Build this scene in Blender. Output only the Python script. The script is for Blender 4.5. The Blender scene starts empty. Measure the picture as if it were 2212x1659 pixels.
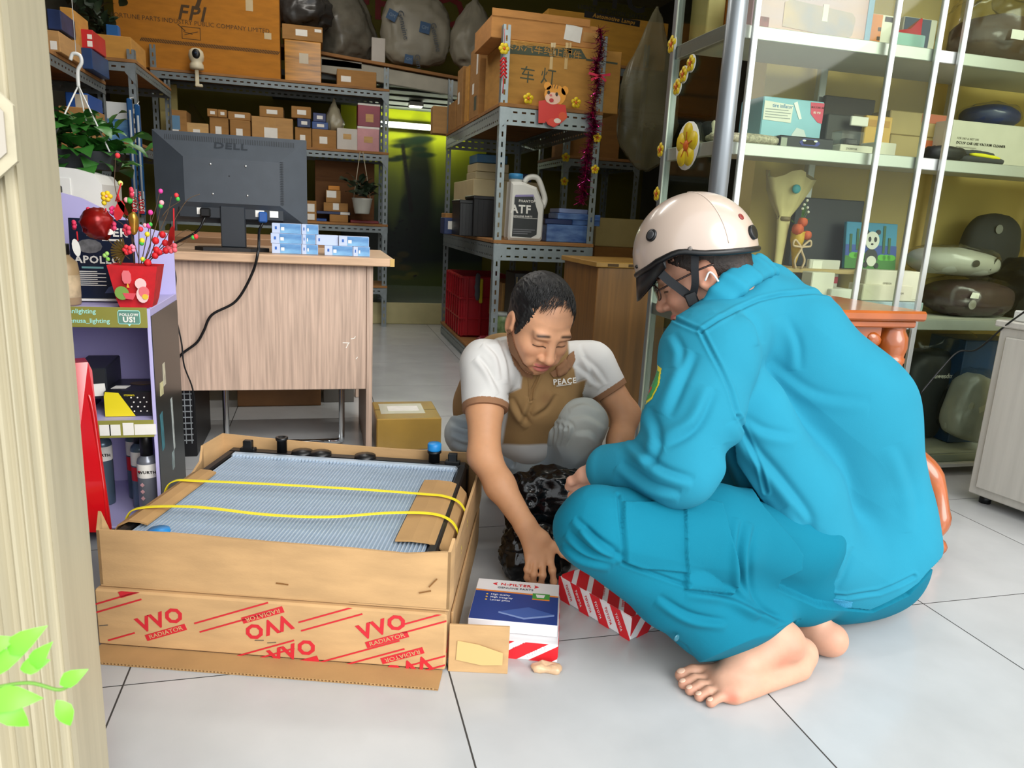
import bpy, math, random
import numpy as np
from mathutils import Vector, Matrix, Euler
random.seed(7)
SC = bpy.context.scene
COL = SC.collection
# ---------------------------------------------------------------- camera
FPX, CX, CY, CAMH = 1577.74, 1106.0, 829.5, 0.88
ROT = Matrix(((0.966, 0, 0), (0, 1, 0), (0, 0, 1)))
def _nrm(v): return v / np.linalg.norm(v)
_dir = lambda px, py: np.array([px - CX, -(py - CY), -FPX])
_Y = _nrm(_dir(690, 450)); _Z = _nrm(np.cross(_nrm(_dir(7135, 780)), _Y)); _X = np.cross(_Y, _Z)
RW = np.array([_X, _Y, _Z])                      # camera vector -> world vector
ROT = Matrix(RW.tolist())
cam_d = bpy.data.cameras.new('camera'); cam = bpy.data.objects.new('camera', cam_d); COL.objects.link(cam)
cam_d.sensor_width = 36; cam_d.lens = 36 * FPX / 2212; cam_d.clip_start = 0.02; cam_d.clip_end = 200
cam.matrix_world = Matrix.Translation((0, 0, CAMH)) @ ROT.to_4x4()
cam_d.dof.use_dof = True; cam_d.dof.focus_distance = 1.75; cam_d.dof.aperture_fstop = 14.0
SC.camera = cam
# ---------------------------------------------------------------- sky, exposure, added fill lamps
w = bpy.data.worlds.new('overcast_sky'); SC.world = w; w.use_nodes = True
bg = w.node_tree.nodes['Background']; bg.inputs['Color'].default_value = (0.93, 0.97, 1.0, 1); bg.inputs['Strength'].default_value = 1.2
sl_ = bpy.data.lights.new('veiled_sun', 'SUN'); sl_.energy = 2.1; sl_.angle = math.radians(45); sl_.color = (1.0, 0.99, 0.97)
sun = bpy.data.objects.new('veiled_sun', sl_); COL.objects.link(sun); sun.rotation_euler = Vector((-.42, 1.0, -.62)).to_track_quat('-Z', 'Y').to_euler()
vs = SC.view_settings
vs.view_transform = 'Standard'; vs.look = 'None'; vs.gamma = 1.0; vs.use_curve_mapping = False; vs.exposure = 0.68
def area_light(name, loc, sx, sy, power, rot=(0, 0, 0), col=(1, 0.975, 0.93)):
    l = bpy.data.lights.new(name, 'AREA'); l.shape = 'RECTANGLE'; l.size = sx; l.size_y = sy; l.energy = power; l.color = col
    o = bpy.data.objects.new(name, l); o.location = loc; o.rotation_euler = rot; COL.objects.link(o); return o
# ---------------------------------------------------------------- pixel -> world
def ray(px, py): return RW @ _dir(px, py)
def atz(px, py, z): r = ray(px, py); return np.array([0, 0, CAMH]) + r * ((z - CAMH) / r[2])
def aty(px, py, y): r = ray(px, py); return np.array([0, 0, CAMH]) + r * (y / r[1])
def atx(px, py, x): r = ray(px, py); return np.array([0, 0, CAMH]) + r * (x / r[0])
def proj(P):
    v = (np.asarray(P) - np.array([0, 0, CAMH])) @ RW
    return np.stack([CX + FPX * v[..., 0] / -v[..., 2], CY - FPX * v[..., 1] / -v[..., 2]], -1)
# ---------------------------------------------------------------- materials
def lin(c):
    if isinstance(c, str):
        c = c.lstrip('#'); c = [int(c[i:i + 2], 16) / 255 for i in (0, 2, 4)]
    return tuple(x / 12.92 if x <= 0.04045 else ((x + 0.055) / 1.055) ** 2.4 for x in c[:3])
MATS = {}
def mat(name, col='#808080', rough=0.6, metal=0.0, var=0.0, vscale=8.0, bump=0.0, bscale=60.0, stretch=(1, 1, 1), col2=None, emit=0.0, trans=0.0, alpha=1.0, attr=None, coat=0.0, spec=None, wave=None, sss=0.0):
    if name in MATS: return MATS[name]
    m = bpy.data.materials.new(name); m.use_nodes = True; MATS[name] = m
    nt = m.node_tree; p = nt.nodes['Principled BSDF']; N = nt.nodes.new; Lk = nt.links.new
    c = lin(col); p.inputs['Base Color'].default_value = (*c, 1); p.inputs['Roughness'].default_value = rough; p.inputs['Metallic'].default_value = metal
    if coat: p.inputs['Coat Weight'].default_value = coat; p.inputs['Coat Roughness'].default_value = 0.12
    if spec is not None: p.inputs['Specular IOR Level'].default_value = spec
    if emit: p.inputs['Emission Color'].default_value = (*c, 1); p.inputs['Emission Strength'].default_value = emit
    if trans: p.inputs['Transmission Weight'].default_value = trans
    if alpha < 1: p.inputs['Alpha'].default_value = alpha
    if sss: p.inputs['Subsurface Weight'].default_value = sss; p.inputs['Subsurface Radius'].default_value = (1, .35, .2); p.inputs['Subsurface Scale'].default_value = 0.006
    src = None
    if attr:
        a = N('ShaderNodeAttribute'); a.attribute_name = attr; src = a.outputs['Color']; Lk(src, p.inputs['Base Color'])
    if var or bump or wave:
        tc = N('ShaderNodeTexCoord'); mp = N('ShaderNodeMapping'); mp.inputs['Scale'].default_value = stretch; Lk(tc.outputs['Object'], mp.inputs['Vector'])
    if var:
        nz = N('ShaderNodeTexNoise'); nz.inputs['Scale'].default_value = vscale; nz.inputs['Detail'].default_value = 6; Lk(mp.outputs[0], nz.inputs['Vector'])
        mx = N('ShaderNodeMix'); mx.data_type = 'RGBA'
        rp = N('ShaderNodeMapRange'); rp.inputs[1].default_value = 0.3; rp.inputs[2].default_value = 0.7; Lk(nz.outputs['Fac'], rp.inputs[0]); Lk(rp.outputs[0], mx.inputs['Factor'])
        if src is not None:
            mx.blend_type = 'MULTIPLY'; Lk(src, mx.inputs['A']); rp.inputs[3].default_value = 0.0; rp.inputs[4].default_value = 1.0; mx.inputs['B'].default_value = (1 - var, 1 - var, 1 - var, 1)
        else:
            c2 = lin(col2) if col2 else tuple(max(0, x * (1 - var)) for x in c)
            c1 = c if col2 else tuple(min(1, x * (1 + var * 0.6)) for x in c)
            mx.inputs['A'].default_value = (*c1, 1); mx.inputs['B'].default_value = (*c2, 1)
        Lk(mx.outputs['Result'], p.inputs['Base Color'])
    if bump or wave:
        b = N('ShaderNodeBump'); b.inputs['Strength'].default_value = min(1, bump) if bump else 0.4; b.inputs['Distance'].default_value = 0.002
        if wave:
            wv = N('ShaderNodeTexWave'); wv.inputs['Scale'].default_value = wave; wv.inputs['Distortion'].default_value = 0.6; Lk(tc.outputs['Object'], wv.inputs['Vector']); Lk(wv.outputs['Fac'], b.inputs['Height'])
        else:
            n2 = N('ShaderNodeTexNoise'); n2.inputs['Scale'].default_value = bscale; n2.inputs['Detail'].default_value = 4; Lk(mp.outputs[0], n2.inputs['Vector']); Lk(n2.outputs['Fac'], b.inputs['Height'])
        Lk(b.outputs[0], p.inputs['Normal'])
    return m
def flat(col, rough=0.55): return mat('paint_' + col.lstrip('#') + '_%d' % int(rough * 100), col, rough, var=0.06, vscale=14)
def card(col, k=''): return mat('cardboard_' + col.lstrip('#') + k, col, 0.85, var=0.14, vscale=9, stretch=(1, 1, 4), bump=0.12, bscale=140)
CARD = card('#b98d57'); CARD_D = card('#a0743f'); CARD_O = card('#c08a3c'); CARD_L = card('#c9a26a')
STEEL = mat('grey_painted_steel', '#8d9699', 0.42, 0.55, var=0.12, vscale=20)
STEEL_D = mat('dusty_grey_steel', '#7d8587', 0.5, 0.5, var=0.15, vscale=20)
PAPER = mat('white_paper', '#e9e6de', 0.7, var=0.05, vscale=30)
BLACK = mat('black_plastic', '#0b0c0e', 0.4, var=0.2, vscale=30)
WHITE = mat('white_plastic', '#e6e6e2', 0.4, var=0.04, vscale=10)
INK = mat('black_ink', '#17140f', 0.7)
PLY = mat('plywood_board', '#9a6b3a', 0.75, var=0.3, vscale=5, stretch=(1, 8, 1))
TAPE = mat('clear_brown_tape', '#b98a4a', 0.22, var=0.1, vscale=12, coat=0.6)
GLASS = mat('clear_glass', '#f2f7f2', 0.02, trans=1.0)
CHROME = mat('chrome_tube', '#d8dcde', 0.12, 1.0)
# thin panes: mostly clear, with a glossy reflection
def pane_mat(name, tint, rough=0.02, clear=0.9):
    m = bpy.data.materials.new(name); m.use_nodes = True; nt = m.node_tree; nt.nodes.clear(); N = nt.nodes.new
    o = N('ShaderNodeOutputMaterial'); t = N('ShaderNodeBsdfTransparent'); t.inputs[0].default_value = (*lin(tint), 1)
    g = N('ShaderNodeBsdfGlossy'); g.inputs['Roughness'].default_value = rough
    fr = N('ShaderNodeLayerWeight'); fr.inputs[0].default_value = 0.5
    pw = N('ShaderNodeMath'); pw.operation = 'POWER'; pw.inputs[1].default_value = 5.0; nt.links.new(fr.outputs['Facing'], pw.inputs[0])
    mr = N('ShaderNodeMapRange'); mr.inputs[3].default_value = 1 - clear; mr.inputs[4].default_value = 0.6; nt.links.new(pw.outputs[0], mr.inputs[0])
    mx = N('ShaderNodeMixShader'); nt.links.new(mr.outputs[0], mx.inputs[0]); nt.links.new(t.outputs[0], mx.inputs[1]); nt.links.new(g.outputs[0], mx.inputs[2]); nt.links.new(mx.outputs[0], o.inputs[0])
    return m
PANE = pane_mat('cabinet_glass', '#f0f4ec', 0.03, 0.985)
FILM = pane_mat('clear_plastic_film', '#f9f8f4', 0.2, 0.93)
# ---------------------------------------------------------------- mesh builder
class MB:
    def __init__(s): s.v = []; s.f = []; s.mi = []; s.sm = []
    def add(s, vs, fs, mi=0, smooth=False, M=None):
        b = len(s.v)
        s.v += [tuple(M @ Vector(v)) for v in vs] if M is not None else [tuple(v) for v in vs]
        for f in fs: s.f.append(tuple(b + i for i in f)); s.mi.append(mi); s.sm.append(smooth)
        return s
    def box(s, lo, hi, mi=0, M=None):
        x0, y0, z0 = lo; x1, y1, z1 = hi
        return s.add([(x0, y0, z0), (x1, y0, z0), (x1, y1, z0), (x0, y1, z0), (x0, y0, z1), (x1, y0, z1), (x1, y1, z1), (x0, y1, z1)],
                     [(0, 3, 2, 1), (4, 5, 6, 7), (0, 1, 5, 4), (1, 2, 6, 5), (2, 3, 7, 6), (3, 0, 4, 7)], mi, False, M)
    def bbox(s, lo, hi, r=0.004, mi=0, M=None):
        c = [(a + b) / 2 for a, b in zip(lo, hi)]; h = [(b - a) / 2 for a, b in zip(lo, hi)]; r = min(r, *[x * .45 for x in h])
        vs = []; ix = {}
        for sx in (-1, 1):
            for sy in (-1, 1):
                for sz in (-1, 1):
                    for ax in range(3):
                        S = (sx, sy, sz); ix[(S, ax)] = len(vs)
                        vs.append(tuple(c[k] + S[k] * (h[k] - (0 if k == ax else r)) for k in range(3)))
        fs = []
        def put(f):
            p = [Vector(vs[i]) for i in f]; n = (p[1] - p[0]).cross(p[2] - p[0]); m = sum(p, Vector()) / len(p) - Vector(c)
            fs.append(tuple(f) if n.dot(m) > 0 else tuple(reversed(f)))
        for ax in range(3):
            u, v = (ax + 1) % 3, (ax + 2) % 3
            for sg in (-1, 1):
                q = []
                for a, b in ((-1, -1), (1, -1), (1, 1), (-1, 1)):
                    S = [0, 0, 0]; S[ax] = sg; S[u] = a; S[v] = b; q.append(ix[(tuple(S), ax)])
                put(q)
            for a in (-1, 1):
                for b in (-1, 1):
                    S = [0, 0, 0]; S[u] = a; S[v] = b; S[ax] = -1; T = list(S); T[ax] = 1; S = tuple(S); T = tuple(T)
                    put([ix[(S, u)], ix[(T, u)], ix[(T, v)], ix[(S, v)]])
        for sx in (-1, 1):
            for sy in (-1, 1):
                for sz in (-1, 1): put([ix[((sx, sy, sz), k)] for k in range(3)])
        return s.add(vs, fs, mi, False, M)
    def prism(s, poly, z0, z1, mi=0, M=None, smooth=False):
        n = len(poly); vs = [(x, y, z0) for x, y in poly] + [(x, y, z1) for x, y in poly]
        fs = [tuple(range(n - 1, -1, -1)), tuple(range(n, 2 * n))] + [(i, (i + 1) % n, n + (i + 1) % n, n + i) for i in range(n)]
        return s.add(vs, fs, mi, smooth, M)
    def lathe(s, prof, n=20, mi=0, M=None, smooth=True, caps=True):
        vs = []; fs = []
        for r, z in prof:
            for k in range(n): a = 2 * math.pi * k / n; vs.append((r * math.cos(a), r * math.sin(a), z))
        for j in range(len(prof) - 1):
            for k in range(n): fs.append((j * n + k, j * n + (k + 1) % n, (j + 1) * n + (k + 1) % n, (j + 1) * n + k))
        if caps: fs.append(tuple(range(n - 1, -1, -1))); fs.append(tuple(range((len(prof) - 1) * n, len(prof) * n)))
        return s.add(vs, fs, mi, smooth, M)
    def tube(s, pts, r, n=8, mi=0, closed=False, smooth=True):
        P = [Vector(p) for p in pts]; m = len(P); rr = r if isinstance(r, (list, tuple)) else [r] * m
        vs = []; fs = []; u = None
        for i in range(m):
            a = P[(i - 1) % m] if (closed or i) else P[i]; b = P[(i + 1) % m] if (closed or i < m - 1) else P[i]
            t = (b - a).normalized() if (b - a).length > 1e-9 else Vector((0, 0, 1))
            if u is None: u = t.orthogonal().normalized()
            u = (u - t * u.dot(t)); u = u.normalized() if u.length > 1e-6 else t.orthogonal().normalized()
            v = t.cross(u)
            for k in range(n): an = 2 * math.pi * k / n; vs.append(tuple(P[i] + (u * math.cos(an) + v * math.sin(an)) * rr[i]))
        for i in range(m if closed else m - 1):
            j = (i + 1) % m
            for k in range(n): fs.append((i * n + k, i * n + (k + 1) % n, j * n + (k + 1) % n, j * n + k))
        if not closed: fs.append(tuple(range(n - 1, -1, -1))); fs.append(tuple(range((m - 1) * n, m * n)))
        return s.add(vs, fs, mi, smooth)
    def ball(s, c, r, n=10, mi=0, smooth=True, M=None):
        r3 = r if isinstance(r, (list, tuple)) else (r, r, r); m = max(4, n // 2 + 1); vs = [(c[0], c[1], c[2] - r3[2])]; fs = []
        for j in range(1, m):
            a = -math.pi / 2 + math.pi * j / m
            for k in range(n): b = 2 * math.pi * k / n; vs.append((c[0] + r3[0] * math.cos(a) * math.cos(b), c[1] + r3[1] * math.cos(a) * math.sin(b), c[2] + r3[2] * math.sin(a)))
        vs.append((c[0], c[1], c[2] + r3[2])); t = len(vs) - 1
        for k in range(n): fs.append((0, 1 + (k + 1) % n, 1 + k)); fs.append((t, t - n + k, t - n + (k + 1) % n))
        for j in range(m - 2):
            for k in range(n): a = 1 + j * n + k; b = 1 + j * n + (k + 1) % n; fs.append((a, b, b + n, a + n))
        return s.add(vs, fs, mi, smooth, M)
    def mesh(s, name, mats):
        me = bpy.data.meshes.new(name); me.from_pydata(s.v, [], s.f)
        for m in (mats if isinstance(mats, (list, tuple)) else [mats]): me.materials.append(m)
        me.polygons.foreach_set('material_index', s.mi); me.polygons.foreach_set('use_smooth', s.sm); me.update(); return me
    def build(s, name, mats, parent=None, loc=(0, 0, 0), rot=(0, 0, 0), label=None):
        return link(name, s.mesh(name, mats), parent, loc, rot, label)
def link(name, me, parent=None, loc=(0, 0, 0), rot=(0, 0, 0), label=None):
    o = bpy.data.objects.new(name, me); COL.objects.link(o); o.location = loc; o.rotation_euler = rot
    if parent is not None: o.parent = parent
    if label: o['label'] = label
    return o
def tag(o, label, cat, group=None, kind=None):
    o['label'] = label; o['category'] = cat
    if group: o['group'] = group
    if kind: o['kind'] = kind
    return o
def thing(name, label, cat, loc=(0, 0, 0), rz=0.0, group=None, rot=None):
    o = bpy.data.objects.new(name, None); COL.objects.link(o); o.location = loc; o.rotation_euler = rot if rot is not None else (0, 0, rz); o.empty_display_size = 0.05
    return tag(o, label, cat, group)
def struct(o, label=None):
    o['kind'] = 'structure'
    if label: o['label'] = label
    return o
def copy_thing(root, loc, rz=None, label=None, group=None, rot=None):
    r = root.copy(); COL.objects.link(r); r.location = loc
    if rz is not None: r.rotation_euler = (0, 0, rz)
    if rot is not None: r.rotation_euler = rot
    if label: r['label'] = label
    if group: r['group'] = group
    for ch in list(root.children):
        c = ch.copy(); COL.objects.link(c); c.parent = r
        for g in list(ch.children):
            d = g.copy(); COL.objects.link(d); d.parent = c
    return r
# ---------------------------------------------------------------- lettering (flat print as thin mesh)
_TXT = {}
TSC = bpy.data.scenes.new('lettering_bench')
def text_mesh(s, size, mt, bold=0.0, shear=0.0, ext=0.0002, align='CENTER', sx=1.0):
    k = (s, size, mt.name, bold, shear, align, sx)
    if k in _TXT: return _TXT[k]
    cu = bpy.data.curves.new('lettering', 'FONT'); cu.body = s; cu.size = size; cu.align_x = align; cu.align_y = 'CENTER'; cu.offset = bold * size; cu.shear = shear; cu.extrude = ext; cu.resolution_u = 2; cu.space_character = 1.12 if bold > .015 else 1.0
    o = bpy.data.objects.new('lettering', cu); TSC.collection.objects.link(o)
    TSC.view_layers[0].update(); dg = TSC.view_layers[0].depsgraph
    me = bpy.data.meshes.new_from_object(o.evaluated_get(dg))
    bpy.data.objects.remove(o); bpy.data.curves.remove(cu)
    if sx != 1.0:
        me.transform(Matrix.Diagonal((sx, 1, 1, 1)))
    me.materials.clear(); me.materials.append(mt); me.name = 'lettering'; _TXT[k] = me; return me
def text(s, size, mt, parent, loc, rot=(math.pi / 2, 0, 0), bold=0.0, shear=0.0, align='CENTER', sx=1.0, name='lettering'):
    return link(name, text_mesh(s, size, mt, bold, shear, 0.0002, align, sx), parent, loc, rot)
# ---------------------------------------------------------------- cartons and labels
def patch(parent, x0, z0, x1, z1, y, mt, name='label', t=0.0006, rot=0.0):
    """thin rectangle on a front face (plane y, facing -y)"""
    cx, cz = (x0 + x1) / 2, (z0 + z1) / 2
    return MB().box((x0 - cx, -t, z0 - cz), (x1 - cx, 0, z1 - cz)).build(name, mt, parent, (cx, y, cz), (0, rot, 0))
def carton(name, label, x0, x1, y0, y1, z0, z1, mt, rz=0.0, group=None, tape=None, labels=(), cat='box', r=0.003, seam=True, tmat=None):
    """a closed box on its base; front faces -y. labels: (u0, v0, u1, v1, material) in 0..1 of the front face"""
    w, d, h = x1 - x0, y1 - y0, z1 - z0
    t = thing(name, label, cat, ((x0 + x1) / 2, (y0 + y1) / 2, z0), rz, group)
    MB().bbox((-w / 2, -d / 2, 0), (w / 2, d / 2, h), r).build('body', mt, t)
    if tape == 'front': patch(t, -0.022, h * 0.55, 0.022, h * 0.995, -d / 2 - 0.0003, tmat or TAPE, 'tape')
    if tape == 'mid': patch(t, -w / 2 * .98, h * 0.44, w / 2 * .98, h * 0.56, -d / 2 - 0.0003, tmat or TAPE, 'tape')
    if seam: MB().box((-w / 2 + .002, -0.0016, h - 0.0006), (w / 2 - .002, 0.0016, h + 0.0006)).build('top_seam', INK, t)
    for L in labels:
        u0, v0, u1, v1, m = L[:5]
        patch(t, -w / 2 + u0 * w, v0 * h, -w / 2 + u1 * w, v1 * h, -d / 2 - 0.0005, m, 'label', rot=(L[5] if len(L) > 5 else 0))
    t['dims'] = (w, d, h); return t
def pbox(name, label, y, pa, pb, depth, mt, z0=None, **k):
    """carton from two opposite front-face corners in the photograph and its distance y"""
    a = aty(pa[0], pa[1], y); b = aty(pb[0], pb[1], y)
    x0, x1 = sorted((a[0], b[0])); za, zb = sorted((a[2], b[2]))
    if z0 is not None: zb = max(zb, z0 + 0.02); za = z0
    return carton(name, label, x0, x1, y, y + depth, za, zb, mt, **k)
def bezier(pts, n=8):
    """Catmull-Rom through the points"""
    P = [np.array(p, float) for p in pts]; P = [2 * P[0] - P[1]] + P + [2 * P[-1] - P[-2]]; out = []
    for i in range(1, len(P) - 2):
        for k in range(n):
            t = k / n; a, b, c, d = P[i - 1:i + 3]
            out.append(tuple(0.5 * (2 * b + (c - a) * t + (2 * a - 5 * b + 4 * c - d) * t * t + (3 * b - a - 3 * c + d) * t ** 3)))
    out.append(tuple(P[-2])); return out
# ================================================================ SETTING
YW = mat('yellow_wall_paint', '#c3ab63', 0.8, var=0.12, vscale=3, bump=0.05, bscale=80)
CREAM = mat('cream_door_paint', '#b0a78d', 0.5, var=0.10, vscale=3, stretch=(20, 20, 1), bump=0.05, bscale=50)
TILE = mat('polished_white_tile', '#bcbdbd', 0.2, var=0.06, vscale=5, bump=0.02, bscale=200, col2='#b0b1b1')
GROUT = mat('dark_grout', '#3b3835', 0.9)
TX0, TY0, TS = 0.2405, 1.329, 0.6
fl = MB().box((-1.75, -3.0, -0.05), (3.4, 5.93, -0.0004)).build('floor', GROUT); struct(fl, 'white polished tile floor')
tile_me = MB().box((-.2983, -.2983, -.012), (.2983, .2983, 0)).mesh('tile', TILE)
for i in range(-3, 6):
    for j in range(-5, 8):
        x = TX0 + (i + .5) * TS; y = TY0 + (j + .5) * TS
        if -1.75 < x < 3.4: link('tile', tile_me, fl, (x, y, 0))
# raised floor at the back, its riser and the mural wall
rz_ = MB().box((-1.75, 5.93, -0.05), (3.4, 7.4, 0.17)).build('floor_raised', mat('raised_floor_grey', '#6d7568', 0.22, var=0.1)); struct(rz_, 'raised floor behind a pale yellow riser')
MB().bbox((-1.75, 5.905, 0.0), (3.4, 5.93, 0.172), .004).build('riser', mat('riser_yellow', '#b5ac7c', 0.6, var=0.15, vscale=5), rz_)
# mural: a painted pine over a yellow-green sky, painted on the wall's own mesh
def mural():
    nx, nz = 150, 220; X0, X1, Z0, Z1 = -1.75, 3.4, 0.17, 3.0
    xs = np.linspace(0.2, 1.6, nx); zs = np.linspace(0.17, 2.1, nz); G = np.stack(np.meshgrid(xs, zs), -1).reshape(-1, 2)
    px = proj(np.c_[G[:, 0], np.full(len(G), 7.38), G[:, 1]])
    rng = np.random.RandomState(3)
    col = np.zeros((len(G), 3)); v = (px[:, 1] - 260) / 350
    sky = np.array(lin('#c9cf1a')); low = np.array(lin('#4c6238')); dark = np.array(lin('#14211f'))
    t = np.clip((v - 0.10) / 0.45, 0, 1)[:, None]; col = sky * (1 - t) + low * t
    t2 = np.clip((v - 0.45) / 0.25, 0, 1)[:, None]; col = col * (1 - t2) + dark * t2
    t3 = np.clip((v - 0.86) / 0.12, 0, 1)[:, None]; col = col * (1 - t3) + np.array(lin('#4d5a20')) * t3
    def blob(cx, cy, rx, ry, c, a=1.0, n=1):
        nonlocal col
        for k in range(n):
            x, y = cx + rng.randn() * rx * .6 * (n > 1), cy + rng.randn() * ry * .6 * (n > 1)
            q = ((px[:, 0] - x) / (rx * (1 if n == 1 else .45))) ** 2 + ((px[:, 1] - y) / (ry * (1 if n == 1 else .45))) ** 2
            m = (np.clip(1.4 - q, 0, 1) * a)[:, None]; col = col * (1 - m) + np.array(lin(c)) * m
    blob(905, 410, 34, 150, '#0e1a16', .95); blob(900, 460, 60, 60, '#15261a', .8, 6)
    for (x, y, rx, ry) in ((890, 305, 40, 9), (868, 315, 26, 6), (915, 300, 26, 7), (905, 322, 18, 5), (850, 345, 22, 5), (868, 340, 20, 6), (920, 335, 22, 6)): blob(x, y, rx, ry, '#14301a', .95)
    for k in range(16): blob(880 + (k - 8) * 1.2, 318 + k * 9, 5, 8, '#18150e', .9)
    blob(848, 430, 16, 60, '#7c8a3a', .5); blob(868, 560, 30, 16, '#5d4f1c', .5, 5); blob(880, 590, 30, 10, '#6b661d', .6, 4)
    for k in range(14): blob(840 + rng.rand() * 70, 470 + rng.rand() * 130, 3, 2, '#0a0f10', .9)
    vs = [(x, 7.38, z) for x, z in G]; fs = [(j * nx + i, j * nx + i + 1, (j + 1) * nx + i + 1, (j + 1) * nx + i) for j in range(nz - 1) for i in range(nx - 1)]
    mb = MB().add(vs, fs); me = mb.mesh('mural', mat('mural_paint', '#ffffff', 0.45, attr='Col'))
    a = me.color_attributes.new('Col', 'FLOAT_COLOR', 'POINT'); a.data.foreach_set('color', np.c_[col, np.ones(len(col))].astype('f').ravel()); return me
YD = mat('shade_toned_olive', '#6f671f', .8, var=.12, vscale=3); WDK = mat('shade_toned_wall', '#4a463a', .85, var=.15, vscale=3)  # wall colours darkened to put the shelf zone's shade into the paint
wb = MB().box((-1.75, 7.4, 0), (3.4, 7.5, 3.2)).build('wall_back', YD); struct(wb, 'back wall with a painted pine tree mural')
link('mural', mural(), wb)
text('DEHYO', 0.38, mat('red_lettering', '#8d1c1c', .6), wb, (0.66, 7.395, 2.72), bold=0.02)
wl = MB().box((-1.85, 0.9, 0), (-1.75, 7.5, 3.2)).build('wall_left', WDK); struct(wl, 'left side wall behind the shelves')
wr = MB().box((1.62, 2.60, 0), (3.5, 2.70, 3.2)).build('wall_right', YW); struct(wr, 'yellow wall behind the glass cabinet')
wr2 = MB().box((3.3, 0.9, 0), (3.4, 2.6, 3.2)).build('wall_right_side', YW); struct(wr2, 'right side wall')
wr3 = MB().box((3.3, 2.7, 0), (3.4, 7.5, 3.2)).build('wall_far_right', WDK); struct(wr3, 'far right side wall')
ce = MB().box((-1.85, 0.9, 3.0), (3.5, 7.5, 3.1)).build('ceiling', mat('ceiling_paint', '#b9b39c', 0.9, var=.05)); struct(ce, 'shop ceiling')
wf = MB().box((-1.85, 0.92, 0), (-0.36, 1.0, 3.2)).build('wall_front', CREAM); struct(wf, 'front wall beside the door opening')
# fluted cream door jamb, close to the camera
prof = [(-0.62, 0.915), (-0.62, 0.86), (-0.47, 0.86), (-0.465, 0.848), (-0.352, 0.848)]
xx = -0.352
for k, (wd, dep) in enumerate(((.018, .014), (.016, .013), (.013, .012), (.012, .010), (.010, .009))):
    for q in range(1, 7): prof.append((xx + wd * q / 6, 0.848 + dep * math.sin(math.pi * q / 6) + k * 0.004 * (q / 6)))
    xx += wd
prof += [(xx + .002, 0.875), (xx + .002, 0.985), (-0.36, 0.995), (-0.62, 0.995)]
SHJ = -0.011
jb = MB().prism([(x + SHJ, y) for x, y in prof], -0.01, 3.0).build('trim_1', CREAM); struct(jb, 'cream fluted door jamb at the left edge')
hx = [(0.03 * math.cos(math.pi / 3 * k + .5), 0.052 * math.sin(math.pi / 3 * k + .5)) for k in range(6)]
c0 = aty(4, 285, 0.85)
MB().prism(hx, 0, 0.006).build('ornament_plate', CREAM, jb, (c0[0] - 0.012, 0.848, c0[2]), (math.pi / 2, 0, 0))
MB().prism([(a * .7, b * .72) for a, b in hx], 0, 0.002).build('ornament_inset', mat('grey_inset', '#a79f92', .5), jb, (c0[0] - 0.012, 0.8415, c0[2]), (math.pi / 2, 0, 0))
pv = MB().box((-6, -9, -0.08), (9, -3.0, -0.02)).build('ground', mat('street_concrete', '#b5b2aa', 0.9, var=.15, vscale=3)); struct(pv, 'street outside the shop')
# loft at the back: dark corrugated underside, white edge beam, plank on it
lf = MB()
for k in range(9): lf.box((-0.4, 6.05 + k * .15, 1.83 - .01 * (k % 2)), (3.3, 6.05 + k * .15 + (.10 if k % 2 else .148), 1.87))
lo = lf.build('ceiling_loft', mat('dark_corrugated_deck', '#3d4340', 0.55, var=.15)); struct(lo, 'dark corrugated underside of the loft')
b0 = aty(690, 138, 6.0); b1 = aty(990, 192, 6.0)
bw = MB().bbox((0, 0, 0), (float(np.hypot(b1[0] - b0[0], b1[2] - b0[2])) + .5, .04, .11), .004).build('loft_edge_beam', mat('whitewashed_beam', '#a9a596', .7, var=.2, vscale=6), lo, (float(b0[0]), 6.0, float(b0[2]) - .055), (0, -math.atan2(b1[2] - b0[2], b1[0] - b0[0]), 0))
MB().bbox((0, -.02, 0), (1.9, .5, .022), .002).build('loft_plank', PLY, lo, (float(b0[0]) - .3, 6.0, float(b0[2]) + .088), (0, -math.atan2(b1[2] - b0[2], b1[0] - b0[0]), 0))
# fluorescent tube on the mural wall; glowing square in place of a reflection
tl = thing('fluorescent_tube', 'lit white fluorescent tube mounted high on the mural wall', 'lamp', (0.93, 7.33, 1.685))
MB().bbox((-.45, 0.0, -.03), (.45, .05, .03), .005).build('housing', WHITE, tl)
tb = MB().tube([(-.43, -.02, 0), (.43, -.02, 0)], .016, 12).build('tube', mat('lit_tube', '#f6ffe8', .4, emit=14), tl)
sq = thing('reflection_square', 'small glowing square for a light reflection under the dark loft', 'lamp', (0.82, 6.75, 1.80)); MB().bbox((-.06, -.06, -.015), (.06, .06, .02), .003).build('frame', WHITE, sq)
MB().box((-.05, -.05, -.018), (.05, .05, -.0152)).build('glow_face', mat('reflection_glow', '#fffbe6', .4, emit=4), sq)
# fill battens added above the frame to brighten the shop interior
def batten(label, x, y, L, power):
    t = thing('added_batten', label, 'lamp', (x, y, 2.99)); MB().bbox((-L / 2, -.05, -.06), (L / 2, .05, 0.009), .006).build('housing', WHITE, t)
    MB().tube([(-L / 2 + .03, 0, -.085), (L / 2 - .03, 0, -.085)], .016, 12).build('tube', mat('fill_tube_glow', '#fff4dd', .4, emit=6), t)
    a = area_light('added_fill_light', (x, y, 2.875), L, .06, power); return t
batten('long added fill batten above the aisle, out of view', .1, 3.4, 1.2, 12)
batten('added fill batten above the glass cabinet, out of view', 2.0, 1.75, 1.2, 6)
batten('added fill batten towards the back shelves, out of view', -.2, 5.0, 1.2, 6)
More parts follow.
